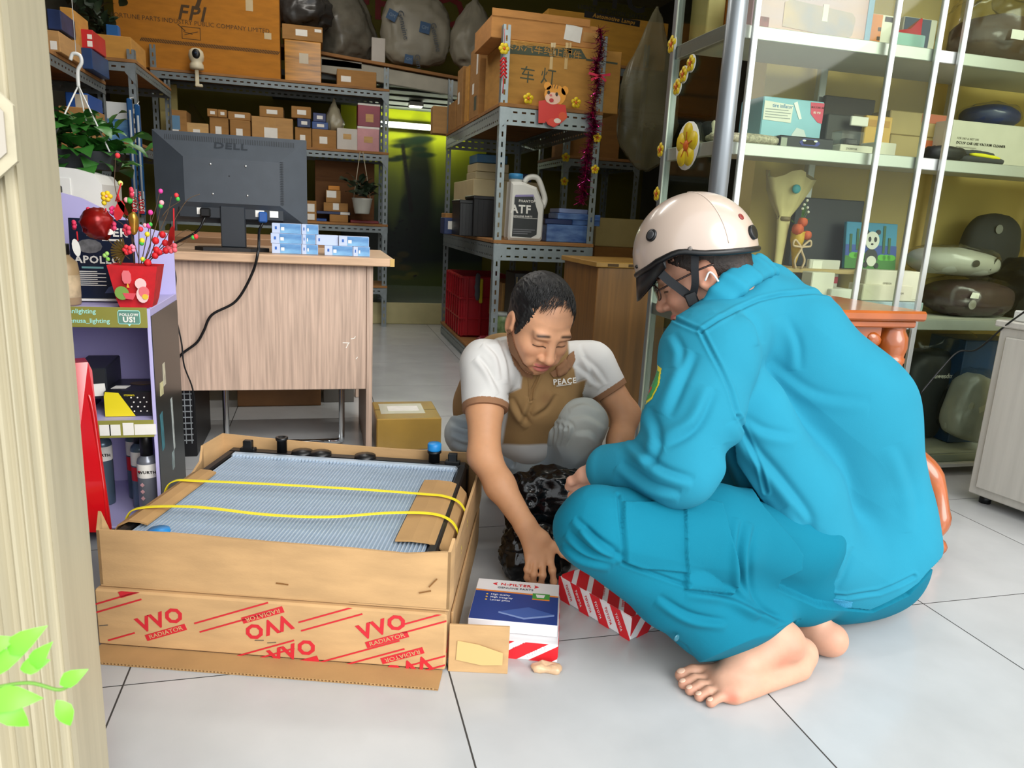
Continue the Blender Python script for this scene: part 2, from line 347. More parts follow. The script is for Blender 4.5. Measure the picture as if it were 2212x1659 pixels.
# ================================================================ SLOTTED-ANGLE SHELVES
def angle_mb(L, w=.038, t=.002, pitch=.045, rows=1, hw=.009):
    mb = MB(); n = max(1, int(L / pitch)); p = L / n
    for fl_ in (0, 1):
        W_ = w if fl_ == 0 else .038
        R_ = rows if fl_ == 0 else 1
        def B(a0, a1, z0, z1):
            if fl_ == 0: mb.box((a0, 0, z0), (a1, t, z1))
            else: mb.box((0, a0, z0), (t, a1, z1))
        for k in range(n):
            z = k * p; B(0, W_, z, z + p * .5)
            e = 0.0
            for r_ in range(R_):
                cx = W_ * (r_ + .5) / R_; B(e, cx - hw / 2, z + p * .5, z + p); e = cx + hw / 2
            B(e, W_, z + p * .5, z + p)
    return mb
_ANG = {}
def angle(parent, name, M, L, mt, w=.038, rows=1, pitch=.045):
    k = (round(L, 3), w, rows, mt.name, pitch)
    if k not in _ANG: _ANG[k] = angle_mb(L, w, rows=rows, pitch=pitch).mesh('slotted_angle', mt)
    o = link(name, _ANG[k], parent); o.matrix_local = M; return o
def axes(o, x, y, z):
    m = Matrix((x, y, z)).transposed().to_4x4(); m.translation = o; return m
def shelf_unit(label, x0, x1, y0, y1, levels, top, mt=STEEL, boards=PLY, bw=.045, rows=1, skip=(), board_t=.018, gusset=True, posts=((0, 0), (1, 0), (0, 1), (1, 1))):
    t = thing('shelving_unit', label, 'shelf', ((x0 + x1) / 2, (y0 + y1) / 2, 0)); hx_, hy = (x1 - x0) / 2, (y1 - y0) / 2
    for (i, j) in posts:
        sx, sy = (1, -1)[i], (1, -1)[j]
        angle(t, 'post', axes((-hx_ * sx, -hy * sy, 0), (sx, 0, 0), (0, sy, 0), (0, 0, 1)), top, mt, pitch=.05)
    for z in levels:
        for j in (0, 1):   # along x: vertical flange faces out
            if ('x', j, z) in skip: continue
            sy = (1, -1)[j]
            angle(t, 'beam', axes((-hx_, (-hy - .0025) * sy, z), (0, 0, -1), (0, sy, 0), (1, 0, 0)), 2 * hx_, mt, bw, rows)
        for i in (0, 1):
            sx = (1, -1)[i]
            angle(t, 'beam', axes(((-hx_ - .0025) * sx, -hy, z), (0, 0, -1), (sx, 0, 0), (0, 1, 0)), 2 * hy, mt, bw, rows)
        MB().bbox((-hx_ - .004, -hy - .004, z + .002), (hx_ + .004, hy + .004, z + .002 + board_t), .002).build('shelf_board', boards, t)
        if gusset:
            for i in (0, 1):
                s_ = 1 if i == 0 else -1; x = -hx_ * s_
                MB().prism([(0, 0), (.05 * s_, 0), (.05 * s_, -.05), (0, -.11)][::s_], 0, .002).build('gusset', mt, t, (x, -hy - .0028, z), (math.pi / 2, 0, 0))
    return t
SH_Y0, SH_Y1, SH_X0, SH_X1 = 3.80, 5.45, 0.885, 1.435
shelf_unit('grey slotted-steel shelving unit with pink tinsel and yellow blossoms on its front', SH_X0, SH_X1, SH_Y0, SH_Y1, (0.075, 0.745, 1.425), 1.81, STEEL, PLY, .085, 2)
SHZ = (0.095, 0.765, 1.445)
# back wall shelf behind the desk
BK_Y = 5.75
shelf_unit('long slotted-steel shelving along the back, full of small cartons', -1.10, 0.50, BK_Y, BK_Y + .42, (0.30, 0.765, 1.29, 1.735), 1.90, STEEL_D, PLY, .045, 1)
BKZ = (0.32, 0.785, 1.31, 1.755)
# left wall shelves
shelf_unit('slotted-steel shelf on the left holding the brown and red boxes', -1.70, -1.09, 3.30, 4.52, (0.6, 1.02, 1.455), 1.52, STEEL_D, PLY, .045, 1)
shelf_unit('slotted-steel shelf behind the blue wiper packs, red and blue boxes on top', -1.70, -0.955, 4.60, 5.60, (0.6, 1.16, 1.59), 1.66, STEEL_D, PLY, .045, 1)
# shelf behind, holding the big lamp carton
shelf_unit('slotted-steel shelf deep behind the tinsel shelf, right of it', 1.55, 2.09, 4.75, 5.35, (0.40, 1.28, 1.86), 2.02, STEEL_D, PLY, .045, 1)
# ================================================================ noise, soft shapes
_RNG = np.random.RandomState(11); _LAT = _RNG.rand(32, 32, 32).astype('f')
def noise3(P, scale, seed=0):
    q = np.asarray(P, float) * scale + seed * 7.31; i = np.floor(q).astype(int); f = q - i; f = f * f * (3 - 2 * f); i &= 31; j = (i + 1) & 31
    g = lambda a, b, c: _LAT[a, b, c]
    x0, y0, z0 = i.T; x1, y1, z1 = j.T; fx, fy, fz = f.T
    return ((g(x0, y0, z0) * (1 - fx) + g(x1, y0, z0) * fx) * (1 - fy) + (g(x0, y1, z0) * (1 - fx) + g(x1, y1, z0) * fx) * fy) * (1 - fz) + ((g(x0, y0, z1) * (1 - fx) + g(x1, y0, z1) * fx) * (1 - fy) + (g(x0, y1, z1) * (1 - fx) + g(x1, y1, z1) * fx) * fy) * fz
def ridge(P, scale, seed=0): return 1 - np.abs(2 * noise3(P, scale, seed) - 1)
def soft_mesh(name, mt, dims, sup=2.6, n=48, crumple=0.0, cs=9.0, seed=0, flat_base=True, sag=0.0, neck=None):
    """a bag or cushion: superellipsoid of size dims on z=0, crumpled"""
    th = np.linspace(-math.pi / 2, math.pi / 2, n // 2 + 1); ph = np.linspace(0, 2 * math.pi, n, endpoint=False)
    e = 2 / sup; sp = lambda t: np.sign(t) * np.abs(t) ** e
    T, Ph = np.meshgrid(th, ph, indexing='ij'); V = np.stack([sp(np.cos(T)) * sp(np.cos(Ph)), sp(np.cos(T)) * sp(np.sin(Ph)), sp(np.sin(T))], -1).reshape(-1, 3)
    P = V * np.array(dims) / 2
    if crumple:
        d = (ridge(P, cs, seed) - .5) * 1.0 + (ridge(P, cs * 2.3, seed + 3) - .5) * .5 + (ridge(P, cs * 5, seed + 5) - .5) * .22
        P = P + V / np.maximum(1e-6, np.linalg.norm(V, axis=1))[:, None] * (d * crumple)[:, None]
    if sag: P[:, 2] -= sag * (P[:, 0] / (dims[0] / 2)) ** 2 * dims[2]
    if neck:   # pinch towards the top
        t = np.clip((P[:, 2] / dims[2] + .5 - neck[0]) / (1 - neck[0]), 0, 1); P[:, :2] *= (1 - t * neck[1])[:, None]
    P[:, 2] += dims[2] / 2
    if flat_base: P[:, 2] = np.maximum(P[:, 2], 0.0)
    m = len(th); fs = [(j * n + k, j * n + (k + 1) % n, (j + 1) * n + (k + 1) % n, (j + 1) * n + k) for j in range(m - 1) for k in range(n)]
    return MB().add(P.tolist(), fs, 0, True).mesh(name, mt)
def soft(name, label, cat, mt, dims, loc, rz=0.0, group=None, rot=None, **k):
    o = link(name, soft_mesh(name, mt, dims, **k), None, loc, rot if rot else (0, 0, rz)); return tag(o, label, cat, group)
def clip_rect(poly, w, h):
    for ax, lim, sg in ((0, 0, 1), (0, w, -1), (1, 0, 1), (1, h, -1)):
        out = []
        for i in range(len(poly)):
            a, b = poly[i], poly[(i + 1) % len(poly)]; da, db = sg * (a[ax] - lim), sg * (b[ax] - lim)
            if da >= 0: out.append(a)
            if (da >= 0) != (db >= 0): t = da / (da - db); out.append((a[0] + (b[0] - a[0]) * t, a[1] + (b[1] - a[1]) * t))
        poly = out
        if len(poly) < 3: return []
    return poly
def decal(parent, M, polys, mt, name, t=0.0006):
    """flat print: polygons in the plane of matrix M (x right, y up, z out)"""
    polys = [p for p in polys if len(p) >= 3]; o = None
    if len(polys) > 40:
        mb = MB()
        for p in polys: mb.prism(p, 0, t)
        o = mb.build(name, mt, parent); o.matrix_local = M; o['kind'] = 'stuff'; return o
    for p in polys: o = MB().prism(p, 0, t).build(name, mt, parent); o.matrix_local = M
    return o
def bar(cx, cy, L, wd, a):
    c, s = math.cos(a), math.sin(a); return [(cx + x * c - y * s, cy + x * s + y * c) for x, y in ((-L / 2, -wd / 2), (L / 2, -wd / 2), (L / 2, wd / 2), (-L / 2, wd / 2))]
def face_M(kind, w, d, h, e=0.0004):
    """matrix of a box face with lower-left corner as origin: box on its base, centred in x, y"""
    if kind == 'front': return axes((-w / 2, -d / 2 - e, 0), (1, 0, 0), (0, 0, 1), (0, -1, 0))
    if kind == 'right': return axes((w / 2 + e, -d / 2, 0), (0, 1, 0), (0, 0, 1), (1, 0, 0))
    if kind == 'left': return axes((-w / 2 - e, d / 2, 0), (0, -1, 0), (0, 0, 1), (-1, 0, 0))
    return axes((-w / 2, -d / 2, h + e), (1, 0, 0), (0, 1, 0), (0, 0, 1))
def dtext(parent, M, s, x, y, size, mt, a=0.0, bold=0.0, **k):
    o = text(s, size, mt, parent, (0, 0, 0), bold=bold, **k); o.matrix_local = M @ Matrix.Translation((x, y, 0.0003)) @ Matrix.Rotation(a, 4, 'Z'); return o
def ell(cx, cy, rx, ry, n=20, a=0.0):
    c, s = math.cos(a), math.sin(a); return [(cx + rx * math.cos(t) * c - ry * math.sin(t) * s, cy + rx * math.cos(t) * s + ry * math.sin(t) * c) for t in [2 * math.pi * k / n for k in range(n)]]
RED = mat('red_print', '#c4202c', .6); REDB = mat('bright_red_print', '#d8202a', .5)
# ================================================================ RADIATOR CARTON, TRAY, RADIATOR
YAW = math.atan2(-0.21, 0.668)
CC = (-0.008, 1.663, 0.0); CW, CD, CH = 0.70, 0.63, 0.128
KR = card('#bf996a', 'k'); KR_IN = card('#ad8757', 'in')
rc = thing('radiator_carton', 'flat brown radiator carton on the floor, printed in red, under the open tray', 'box', CC, YAW)
MB().bbox((-CW / 2, -CD / 2, 0.006), (CW / 2, CD / 2, CH), .004).build('body', KR, rc)
def corr_sheet(w_, d_, t=.005):
    """corrugated board with a visible fluted edge on its front (-y) side"""
    mb = MB().box((0, 0, 0), (w_, d_, .0008)).box((0, 0, t - .0008), (w_, d_, t)); n = int(w_ / .007)
    for k in range(n): mb.box((k * .007, 0.0, .0008), (k * .007 + .003, d_ - .001, t - .0008))
    mb.box((0, .004, .0008), (w_, d_, t - .0008)); return mb
corr_sheet(CW - .01, .058).build('bottom_flap', KR_IN, rc, (-CW / 2 + .005, -CD / 2 - .055, 0.0008))
Mf = face_M('front', CW, CD, CH); A_ = math.radians(21)
lines = []
for k, cx in enumerate((-.06, .145, .33, .515, .70)):
    for (ox, oy, L) in ((0.0, .0, .17), (.012, -.017, .17)): pass
for (cx, cy, L) in ((.045, .112, .11), (.045, .094, .11), (.275, .098, .16), (.285, .080, .16), (.33, .022, .15), (.335, .006, .14), (.47, .112, .13), (.475, .094, .13), (.53, .035, .17), (.54, .018, .17), (.66, .118, .1), (.66, .10, .1), (.675, .03, .1), (.68, .012, .09), (.05, .028, .06)):
    lines.append(clip_rect(bar(cx, cy, L, .0032, A_), CW, CH))
decal(rc, Mf, lines, RED, 'print_line')
for (cx, cy, up) in ((.135, .062, 1), (.345, .082, -1), (.578, .083, 1), (.10, .118, -1), (.40, .014, 1), (.622, .016, -1)):
    dx, dy = -math.sin(A_) * .0255 * up, math.cos(A_) * .0255 * up
    if cy < .115: dtext(rc, Mf, 'VVO', cx + dx * .35, cy + dy * .35, .043, RED, A_ if up > 0 else A_ + math.pi, bold=.035, sx=1.05)
    q = clip_rect(bar(cx - dx * .72, cy - dy * .72, .088, .0135, A_), CW, CH)
    decal(rc, Mf, [q], RED, 'print_band')
    if .008 < cy - dy * .72 < .12: dtext(rc, Mf, 'RADIATOR', cx - dx * .72, cy - dy * .72, .0125, KR, A_ if up > 0 else A_ + math.pi, sx=1.2).location += Vector((0, -.0007, 0))
Mr = face_M('right', CW, CD, CH)
rl = []
for k in range(6): rl += [clip_rect(bar(.06 + k * .11, .07, .12, .003, A_ + .1), CD, CH), clip_rect(bar(.07 + k * .11, .05, .12, .003, A_ + .1), CD, CH)]
decal(rc, Mr, rl, RED, 'print_line')
for k in range(4): dtext(rc, Mr, 'VVO', .09 + k * .15, .075, .033, RED, A_, bold=.02)
Mt = face_M('top', CW, CD, CH)
decal(rc, Mt, [clip_rect(bar(.685, .1 + k * .09, .08, .003, A_), CW, CD) for k in range(6)], RED, 'print_line')
for k in range(4): dtext(rc, Mt, 'VO', .672, .12 + k * .15, .022, RED, .4 + math.pi / 2)
# staples and dents
for (x, z) in ((.33, .043), (.355, .04), (.615, .03), (.015, .05)): MB().box((-.009, -.001, -.0008), (.009, 0, .0008)).build('staple', mat('steel_wire', '#8a8378', .4, .8), rc, (-CW / 2 + x, -CD / 2, z), (0, random.uniform(-.2, .2), 0))
# right inner wall and the upright side flap
MB().bbox((0, 0, 0), (.118, .006, .103), .001).build('side_flap', KR, rc, (CW / 2 + .005, -CD / 2 + .008, 0.0), (0, 0, math.radians(3)))
flap_tape = mat('dried_glue_mark', '#cdae72', .5)
o = decal(rc, axes((CW / 2 + .012, -CD / 2 + .0075, .02), (1, 0, 0), (0, 0, 1), (0, -1, 0)), [[(0.008, .008), (.06, 0), (.1, .004), (.1, .03), (.05, .045), (.01, .05)]], flap_tape, 'glue_mark')
MB().bbox((CW / 2 + .001, -CD / 2 + .06, 0.001), (CW / 2 + .006, CD / 2 - .02, .10), .001).build('outer_side_wall', KR, rc)
# --- tray
tray = thing('cardboard_tray', 'open brown cardboard tray holding the silver radiator, on the printed carton', 'box', (CC[0] + .004, CC[1] - .006, CH + .0015), YAW)
TW, TD, TH, TT = .695, .60, .125, .006
MB().bbox((-TW / 2, -TD / 2, 0), (TW / 2, TD / 2, .006), .001).build('base', KR, tray)
def wall_strip(pts, mt=KR, name='wall'):
    """upright board along a plan polyline with per-point top height"""
    mb = MB(); n = len(pts); vs = []
    for i, (x, y, z1, nx_, ny_) in enumerate(pts): vs += [(x, y, 0.004), (x, y, z1), (x + nx_ * TT, y + ny_ * TT, z1), (x + nx_ * TT, y + ny_ * TT, .004)]
    fs = []
    for i in range(n - 1):
        a, b = i * 4, (i + 1) * 4
        for k in range(4): fs.append((a + k, b + k, b + (k + 1) % 4, a + (k + 1) % 4))
    fs += [(0, 1, 2, 3), (n * 4 - 1, n * 4 - 2, n * 4 - 3, n * 4 - 4)]
    return mb.add(vs, fs).build(name, mt, tray)
hx_, hy_ = TW / 2, TD / 2
wall_strip([(-hx_, -hy_, .119, 0, 1), (-.2, -hy_, .123, 0, 1), (0, -hy_ - .002, .12, 0, 1), (.15, -hy_, .118, 0, 1), (.26, -hy_, .115, 0, 1), (hx_, -hy_, .125, 0, 1)], name='front_wall')
wall_strip([(hx_, -hy_, .125, -1, 0), (hx_ + .004, -hy_ + .03, .14, -1, 0), (hx_ + .002, -hy_ + .07, .10, -1, 0), (hx_, 0, .09, -1, 0), (hx_ + .004, hy_ - .12, .10, -1, 0), (hx_ + .008, hy_ - .08, .125, -1, 0), (hx_ + .006, hy_, .128, -1, 0)], name='right_wall')
wall_strip([(hx_ + .006, hy_, .128, 0, -1), (.1, hy_ + .004, .124, 0, -1), (-.2, hy_ + .006, .128, 0, -1), (-hx_ - .02, hy_ + .006, .135, 0, -1)], name='back_wall')
wall_strip([(-hx_ - .02, hy_ + .006, .135, 1, 0), (-hx_ - .035, hy_ - .09, .128, 1, 0), (-hx_ - .022, hy_ - .13, .10, 1, 0), (-hx_ - .005, 0, .06, 1, 0), (-hx_, -hy_ + .06, .05, 1, 0), (-hx_ - .006, -hy_ + .02, .15, 1, 0), (-hx_, -hy_, .119, 1, 0)], name='left_wall')
for (x, z) in ((.02, .035), (.30, .04), (.315, .06)): MB().box((-.012, -.001, -.0012), (.012, 0, .0012)).build('tear_mark', mat('torn_board', '#7d5427', .9), tray, (x, -hy_ - .003, z), (0, random.uniform(-1, 1), 0))
# --- radiator lying in the tray
ra = thing('car_radiator', 'silver finned car radiator with black plastic tanks and two yellow straps, lying in the tray', 'radiator', (CC[0] - .002, CC[1] + .0, CH + .01), YAW)
ALU = mat('radiator_aluminium', '#b4c3d2', .4, .3, var=.08, vscale=30); ALU2 = mat('radiator_fin_field', '#97a7b6', .6, .15, var=.1, vscale=40)
BP = mat('black_nylon', '#0e0f11', .38)
rx0, rx1, ry0, ry1, rz1 = -.292, .298, -.285, .205, .098
MB().box((rx0, ry0, rz1 - .03), (rx1, ry1, rz1 - .004)).build('fin_core', ALU2, ra)
ntb = 72; tube_me = MB().box((-.0013, ry0 + .004, rz1 - .006), (.0013, ry1, rz1)).mesh('cooling_tube', ALU)
for k in range(ntb): link('cooling_tube', tube_me, ra, (rx0 + (k + .5) * (rx1 - rx0) / ntb, 0, 0))
# crimped header rail at the far side
MB().bbox((rx0 - .004, ry1 - .002, rz1 - .03), (rx1 + .004, ry1 + .022, rz1 + .006), .006).build('header_rail', ALU, ra)
tooth = MB().bbox((-.0022, 0, rz1 - .004), (.0022, .007, rz1 + .0045), .001).mesh('crimp_tooth', ALU)
for k in range(64): link('crimp_tooth', tooth, ra, (rx0 + (k + .5) * (rx1 - rx0) / 64, ry1 - .006, 0))
MB().bbox((rx0 - .03, ry1 + .022, .0), (rx1 + .03, ry1 + .065, rz1 + .004), .01).build('upper_tank', BP, ra)
for s_, x in ((0, rx0 - .026), (1, rx1 + .004)): MB().bbox((x, ry0, .0), (x + .022, ry1 + .03, rz1 + .003), .004).build('side_bracket', BP, ra)
MB().bbox((rx0 - .02, ry0 - .006, 0), (rx1 + .02, ry0 + .010, rz1 - .012), .004).build('lower_tank', BP, ra)
for x, hgt, r_ in ((-.175, .045, .013), (.235, .035, .015)): MB().lathe([(r_, 0), (r_, hgt * .8), (r_ * 1.25, hgt * .85), (r_ * 1.25, hgt), (r_ * .7, hgt), (r_ * .7, 0)], 16).build('hose_stub', BP, ra, (x, ry1 + .045, rz1))
MB().lathe([(.0175, 0), (.0185, .003), (.0185, .017), (.016, .02), (0.001, .0205)], 20).build('cap', mat('blue_cap', '#1d83c8', .4), ra, (.235, ry1 + .045, rz1 + .036), label='bright blue plastic cap')
MB().lathe([(.021, 0), (.022, .004), (.020, .012), (.001, .013)], 20).build('cap', mat('blue_cap', '#1d83c8', .4), ra, (-.235, ry0 + .018, rz1 - .006))
for x in (-.265, .285): 
    MB().bbox((x - .02, ry1 + .03, rz1), (x + .02, ry1 + .05, rz1 + .012), .002).bbox((x - .012, ry1 + .032, rz1 + .01), (x + .012, ry1 + .048, rz1 + .032), .002).build('mounting_clip', BP, ra)
for x in (-.12, -.07, .05): MB().lathe([(.03, 0), (.028, .01), (.001, .014)], 12).build('tank_rib', BP, ra, (x, ry1 + .045, rz1))
# board protectors on both ends, strapped
def curved_sheet(x0, x1, y0, y1, prof, name, skew=0.0):
    mb = MB(); n = len(prof); vs = []
    for i, (t, z) in enumerate(prof):
        x = x0 + (x1 - x0) * t
        vs += [(x, y0 + skew * t, z), (x, y1 + skew * t, z), (x, y1 + skew * t, z + .004), (x, y0 + skew * t, z + .004)]
    fs = [(a * 4 + k, (a + 1) * 4 + k, (a + 1) * 4 + (k + 1) % 4, a * 4 + (k + 1) % 4) for a in range(n - 1) for k in range(4)] + [(3, 2, 1, 0), tuple(n * 4 - 4 + k for k in range(4))]
    return mb.add(vs, fs, 0, False).build(name, KR_IN, ra)
curved_sheet(.235, .345, -.245, .10, [(0, .102), (.3, .104), (.6, .102), (.8, .094), (.95, .075), (1, .04)], 'board_protector')
curved_sheet(-.345, -.268, -.25, .06, [(0, .07), (.2, .095), (.5, .107), (.8, .106), (1, .102)], 'board_protector')
YEL = mat('yellow_strap', '#e8d728', .4)
def strap(pts, wdt=.0085):
    P = bezier(pts, 8); vs = []
    for i, p in enumerate(P):
        a = Vector(P[max(0, i - 1)]); b = Vector(P[min(len(P) - 1, i + 1)]); t = (b - a).normalized(); s_ = Vector((0, 1, 0)); s_ = (s_ - t * s_.dot(t)).normalized(); u = t.cross(s_) * .0012
        for k in (1, -1):
            for e in (1, -1): vs.append(tuple(Vector(p) + s_ * wdt / 2 * k + u * e * k))
    m = len(P); fs = [(a * 4 + k, (a + 1) * 4 + k, (a + 1) * 4 + (k + 1) % 4, a * 4 + (k + 1) % 4) for a in range(m - 1) for k in range(4)] + [(3, 2, 1, 0), tuple(m * 4 - 4 + k for k in range(4))]
    MB().add(vs, fs).build('strap', YEL, ra)
strap([(-.355, -.03, .03), (-.348, -.03, .085), (-.325, -.03, .112), (-.27, -.03, .116), (-.1, -.025, .118), (.1, -.015, .116), (.25, -.01, .113), (.30, -.01, .111), (.335, -.01, .098), (.352, -.01, .07), (.354, -.01, .04)])
strap([(-.355, -.19, .03), (-.345, -.19, .09), (-.31, -.19, .113), (-.2, -.18, .118), (-.05, -.185, .114), (.08, -.175, .114), (.2, -.135, .115), (.29, -.12, .113), (.335, -.125, .098), (.353, -.13, .06), (.355, -.13, .03)])
# ================================================================ FILTER BOX, STRIPED BOX AND PARCEL, BLACK BAG
YB = math.atan2(-.061, .176)
def stripes(parent, kind, w_, d_, h_, fw, fh, per, wd, a, mt, off=0.0):
    M = face_M(kind, w_, d_, h_); n = int((fw + fh) * 2 / per) + 2; ps = []
    for k in range(-n, n): ps.append(clip_rect(bar(fw / 2 + k * per + off, fh / 2, 3, wd, a), fw, fh))
    return decal(parent, M, ps, mt, 'red_stripe')
SW = mat('gloss_white_card', '#ece9ea', .4, var=.03)
b1_ = thing('striped_parts_box', 'red and white striped box on the floor under the blue filter box', 'box', (0.412, 1.372, 0), YB)
bw_, bd_, bh_ = .172, .19, .04
MB().bbox((-bw_ / 2, -bd_ / 2, 0), (bw_ / 2, bd_ / 2, bh_), .001).build('body', SW, b1_)
stripes(b1_, 'front', bw_, bd_, bh_, bw_, bh_, .07, .024, math.radians(32), REDB, .012); stripes(b1_, 'right', bw_, bd_, bh_, bd_, bh_, .05, .018, math.radians(50), REDB)
dtext(b1_, face_M('front', bw_, bd_, bh_, .0012), 'TOYOTA', .13, .021, .012, SW, math.radians(32), bold=.01)
dtext(b1_, face_M('front', bw_, bd_, bh_), 'TOYOTA', .095, .03, .008, REDB, math.radians(32))
nb = thing('air_filter_box', 'blue and white flat filter box lying on the striped box beside the cardboard flap', 'box', (0.408, 1.392, bh_ + .0015), YB)
nw, nd, nh = .186, .175, .026
MB().bbox((-nw / 2, -nd / 2, 0), (nw / 2, nd / 2, nh), .001).build('body', SW, nb)
MN = face_M('top', nw, nd, nh); NAVY = mat('navy_print', '#173a86', .4); ORG = mat('orange_print', '#e8862a', .5); GRN = mat('green_print', '#3f9a3c', .5)
R4 = lambda a, b, c, d: [(a, b), (c, b), (c, d), (a, d)]
decal(nb, MN, [R4(.001, .001, nw - .001, .118)], NAVY, 'blue_panel'); decal(nb, MN, [[(.001, .118), (nw - .001, .114), (nw - .001, .119), (.001, .124)]], ORG, 'orange_line', .0008)
decal(nb, MN, [R4(.128, .098, .166, .124)], GRN, 'green_badge', .0009); decal(nb, MN, [R4(.128, .096, .166, .1)], ORG, 'badge_line', .001)
decal(nb, MN, [[(.138, .106), (.153, .106), (.156, .119), (.135, .119)]], SW, 'badge_mark', .0011)
dtext(nb, MN, 'N-FILTER', .088, .154, .014, REDB, bold=.02, sx=1.1); dtext(nb, MN, 'GENUINE PARTS', .088, .138, .0105, mat('grey_ink', '#555b66', .6), bold=.005, sx=1.05)
decal(nb, MN, [[(.036, .154), (.046, .161), (.044, .154), (.046, .147)], [(.14, .154), (.13, .161), (.132, .154), (.13, .147)]], REDB, 'logo_mark')
for k, s_ in enumerate(('High quality', 'High integrity', 'Lower price')):
    dtext(nb, MN, s_, .036, .105 - k * .012, .009, SW, align='LEFT').location.z += .0006
    decal(nb, MN, [ell(.028, .105 - k * .012, .0025, .0025, 8)], mat('gold_dot', '#e3b23a', .5), 'bullet', .001)
decal(nb, MN, [[(.06, .035), (.115, .018), (.178, .04), (.122, .062)]], mat('pale_blue_print', '#3a5ca6', .4), 'filter_picture', .0009)
decal(nb, MN, [[(.06, .035), (.115, .018), (.115, .012), (.06, .03)], [(.115, .018), (.178, .04), (.178, .034), (.115, .012)]], mat('pale_blue_edge', '#7f97cc', .4), 'filter_picture_edge', .0009)
pc = thing('striped_parcel', 'red and white striped parcel on the floor against the teal trousers', 'parcel', (0, 0, 0), math.radians(26))
pw, pd, ph_ = .27, .225, .058
cB = Vector((.643, 1.301, 0)); ax = Vector((math.cos(math.radians(26)), math.sin(math.radians(26)), 0)); ay = Vector((-ax.y, ax.x, 0))
pc.location = cB + ax * pw / 2 + ay * pd / 2
MB().bbox((-pw / 2, -pd / 2, 0), (pw / 2, pd / 2, ph_), .003).build('body', SW, pc)
stripes(pc, 'left', pw, pd, ph_, pd, ph_, .062, .026, math.radians(-58), REDB, .02); stripes(pc, 'top', pw, pd, ph_, pw, pd, .062, .026, math.radians(38), REDB); stripes(pc, 'front', pw, pd, ph_, pw, ph_, .07, .03, math.radians(50), REDB)
ML = face_M('left', pw, pd, ph_)
for k in range(6):
    x = .03 + k * .031; wt = k % 2 == 0
    dtext(pc, ML, 'TOYOTA', x + .006, .03, .009, REDB if wt else SW, math.radians(-58), bold=.02).location += Vector((-.001, 0, 0))
MTp = face_M('top', pw, pd, ph_)
for k in range(5):
    for j in range(3): dtext(pc, MTp, 'TOYOTA', .03 + k * .05, .05 + j * .06, .009, REDB, math.radians(38), bold=.01)
BAGM = mat('black_bag_film', '#08090b', .2, var=.2, vscale=30, bump=.8, bscale=45)
soft('black_plastic_bag', 'crumpled shiny black plastic bag on the floor between the two men', 'bag', BAGM, (.26, .10, .225), (.60, 1.725, 0), -.12, sup=3.2, n=130, crumple=.035, cs=14, seed=4)
soft('black_plastic_sack', 'low slumped black plastic sack behind the reaching hand', 'bag', BAGM, (.17, .10, .12), (.515, 1.625, 0), -.1, sup=2.6, n=110, crumple=.025, cs=18, seed=8)
tw_ = soft('tape_scrap', 'torn scrap of clear and brown tape on the floor by the striped box', 'scrap', mat('torn_tape', '#d9b48e', .3, var=.3, vscale=40), (.06, .025, .012), (.432, 1.232, 0), -.4, n=20, crumple=.008, cs=50)
# ================================================================ DESK AND WHAT STANDS ON IT
DW = mat('desk_laminate', '#bda28f', .5, var=.28, vscale=14, stretch=(9, 9, .35)); DT = mat('desk_top_laminate', '#c4a283', .4, var=.2, vscale=6, stretch=(1, 9, 9))
dk = thing('office_desk', 'light wood office desk with a tall front panel, monitor on top', 'desk', (-.3, 2.86, 0))
MB().bbox((-.55, -.28, .694), (.549, .29, .722), .003).build('desk_top', DT, dk)
MB().bbox((-.52, -.24, .25), (.458, -.222, .694), .002).build('front_panel', DW, dk)
for x in (.458, -.54): MB().bbox((x, -.245, 0), (x + .022, .27, .694), .002).build('side_panel', DW, dk)
MB().prism([(.549, -.28), (.5502, -.255), (.5502, -.283), (.535, -.2812)], .695, .7215).build('chipped_corner', mat('raw_chipboard', '#c9a766', .9), dk)
for (x, z, s_) in ((.388, .42, .012), (.392, .41, .01), (.41, .435, .006), (.418, .44, .004), (.425, .365, .005)): MB().box((-s_, -.0006, -.0012), (s_, 0, .0012)).build('paint_scratch', PAPER, dk, (x, -.2402, z), (0, random.uniform(-1.2, 1.2), 0))
# monitor seen from behind
MG = mat('monitor_dark_grey', '#3d434a', .45, var=.08, vscale=20, bump=.05, bscale=300); MD = mat('monitor_side_dark', '#262b31', .4, var=.1)
mo = thing('computer_monitor', 'dark grey computer monitor seen from behind on the wood desk', 'monitor', (-.288, 2.76, .7225))
zb, zt = .09, .385; hw_ = .246
ring = [(-hw_, zb), (hw_, zb), (hw_, zt), (-hw_, zt)]; ins = [(-.146, .158), (.156, .158), (.156, .302), (-.146, .302)]
mb = MB(); vs = [(x, .03, z) for x, z in ring] + [(x, .0, z) for x, z in ring] + [(x, -.055, z) for x, z in ins]
mb.add(vs, [(0, 3, 2, 1), (0, 1, 5, 4), (1, 2, 6, 5), (2, 3, 7, 6), (3, 0, 4, 7), (4, 5, 9, 8), (5, 6, 10, 9), (6, 7, 11, 10), (7, 4, 8, 11), (8, 9, 10, 11)]).build('housing', MG, mo)
MB().box((-hw_ + .01, .03, zb + .012), (hw_ - .01, .031, zt - .012)).build('screen', BLACK, mo)
vent = MB().box((-.0007, -.0006, -.010), (.0007, .0006, .010)).mesh('vent_slot', mat('slot_black', '#15181b', .7))
sl = math.atan2(.055, .083)
for k in range(74): link('vent_slot', vent, mo, (-.205 + k * .0056, -.0145, .364), (-sl, 0, 0))
for k in range(26): link('vent_slot', vent, mo, (.160, -.0532, .163 + k * .0056), (0, math.pi / 2, 0))
text('DELL', .034, mat('logo_dark', '#2a2f35', .35), mo, (0.0, -.0272, .3455), (math.pi / 2 - sl, 0, 0), bold=.03, sx=1.3)
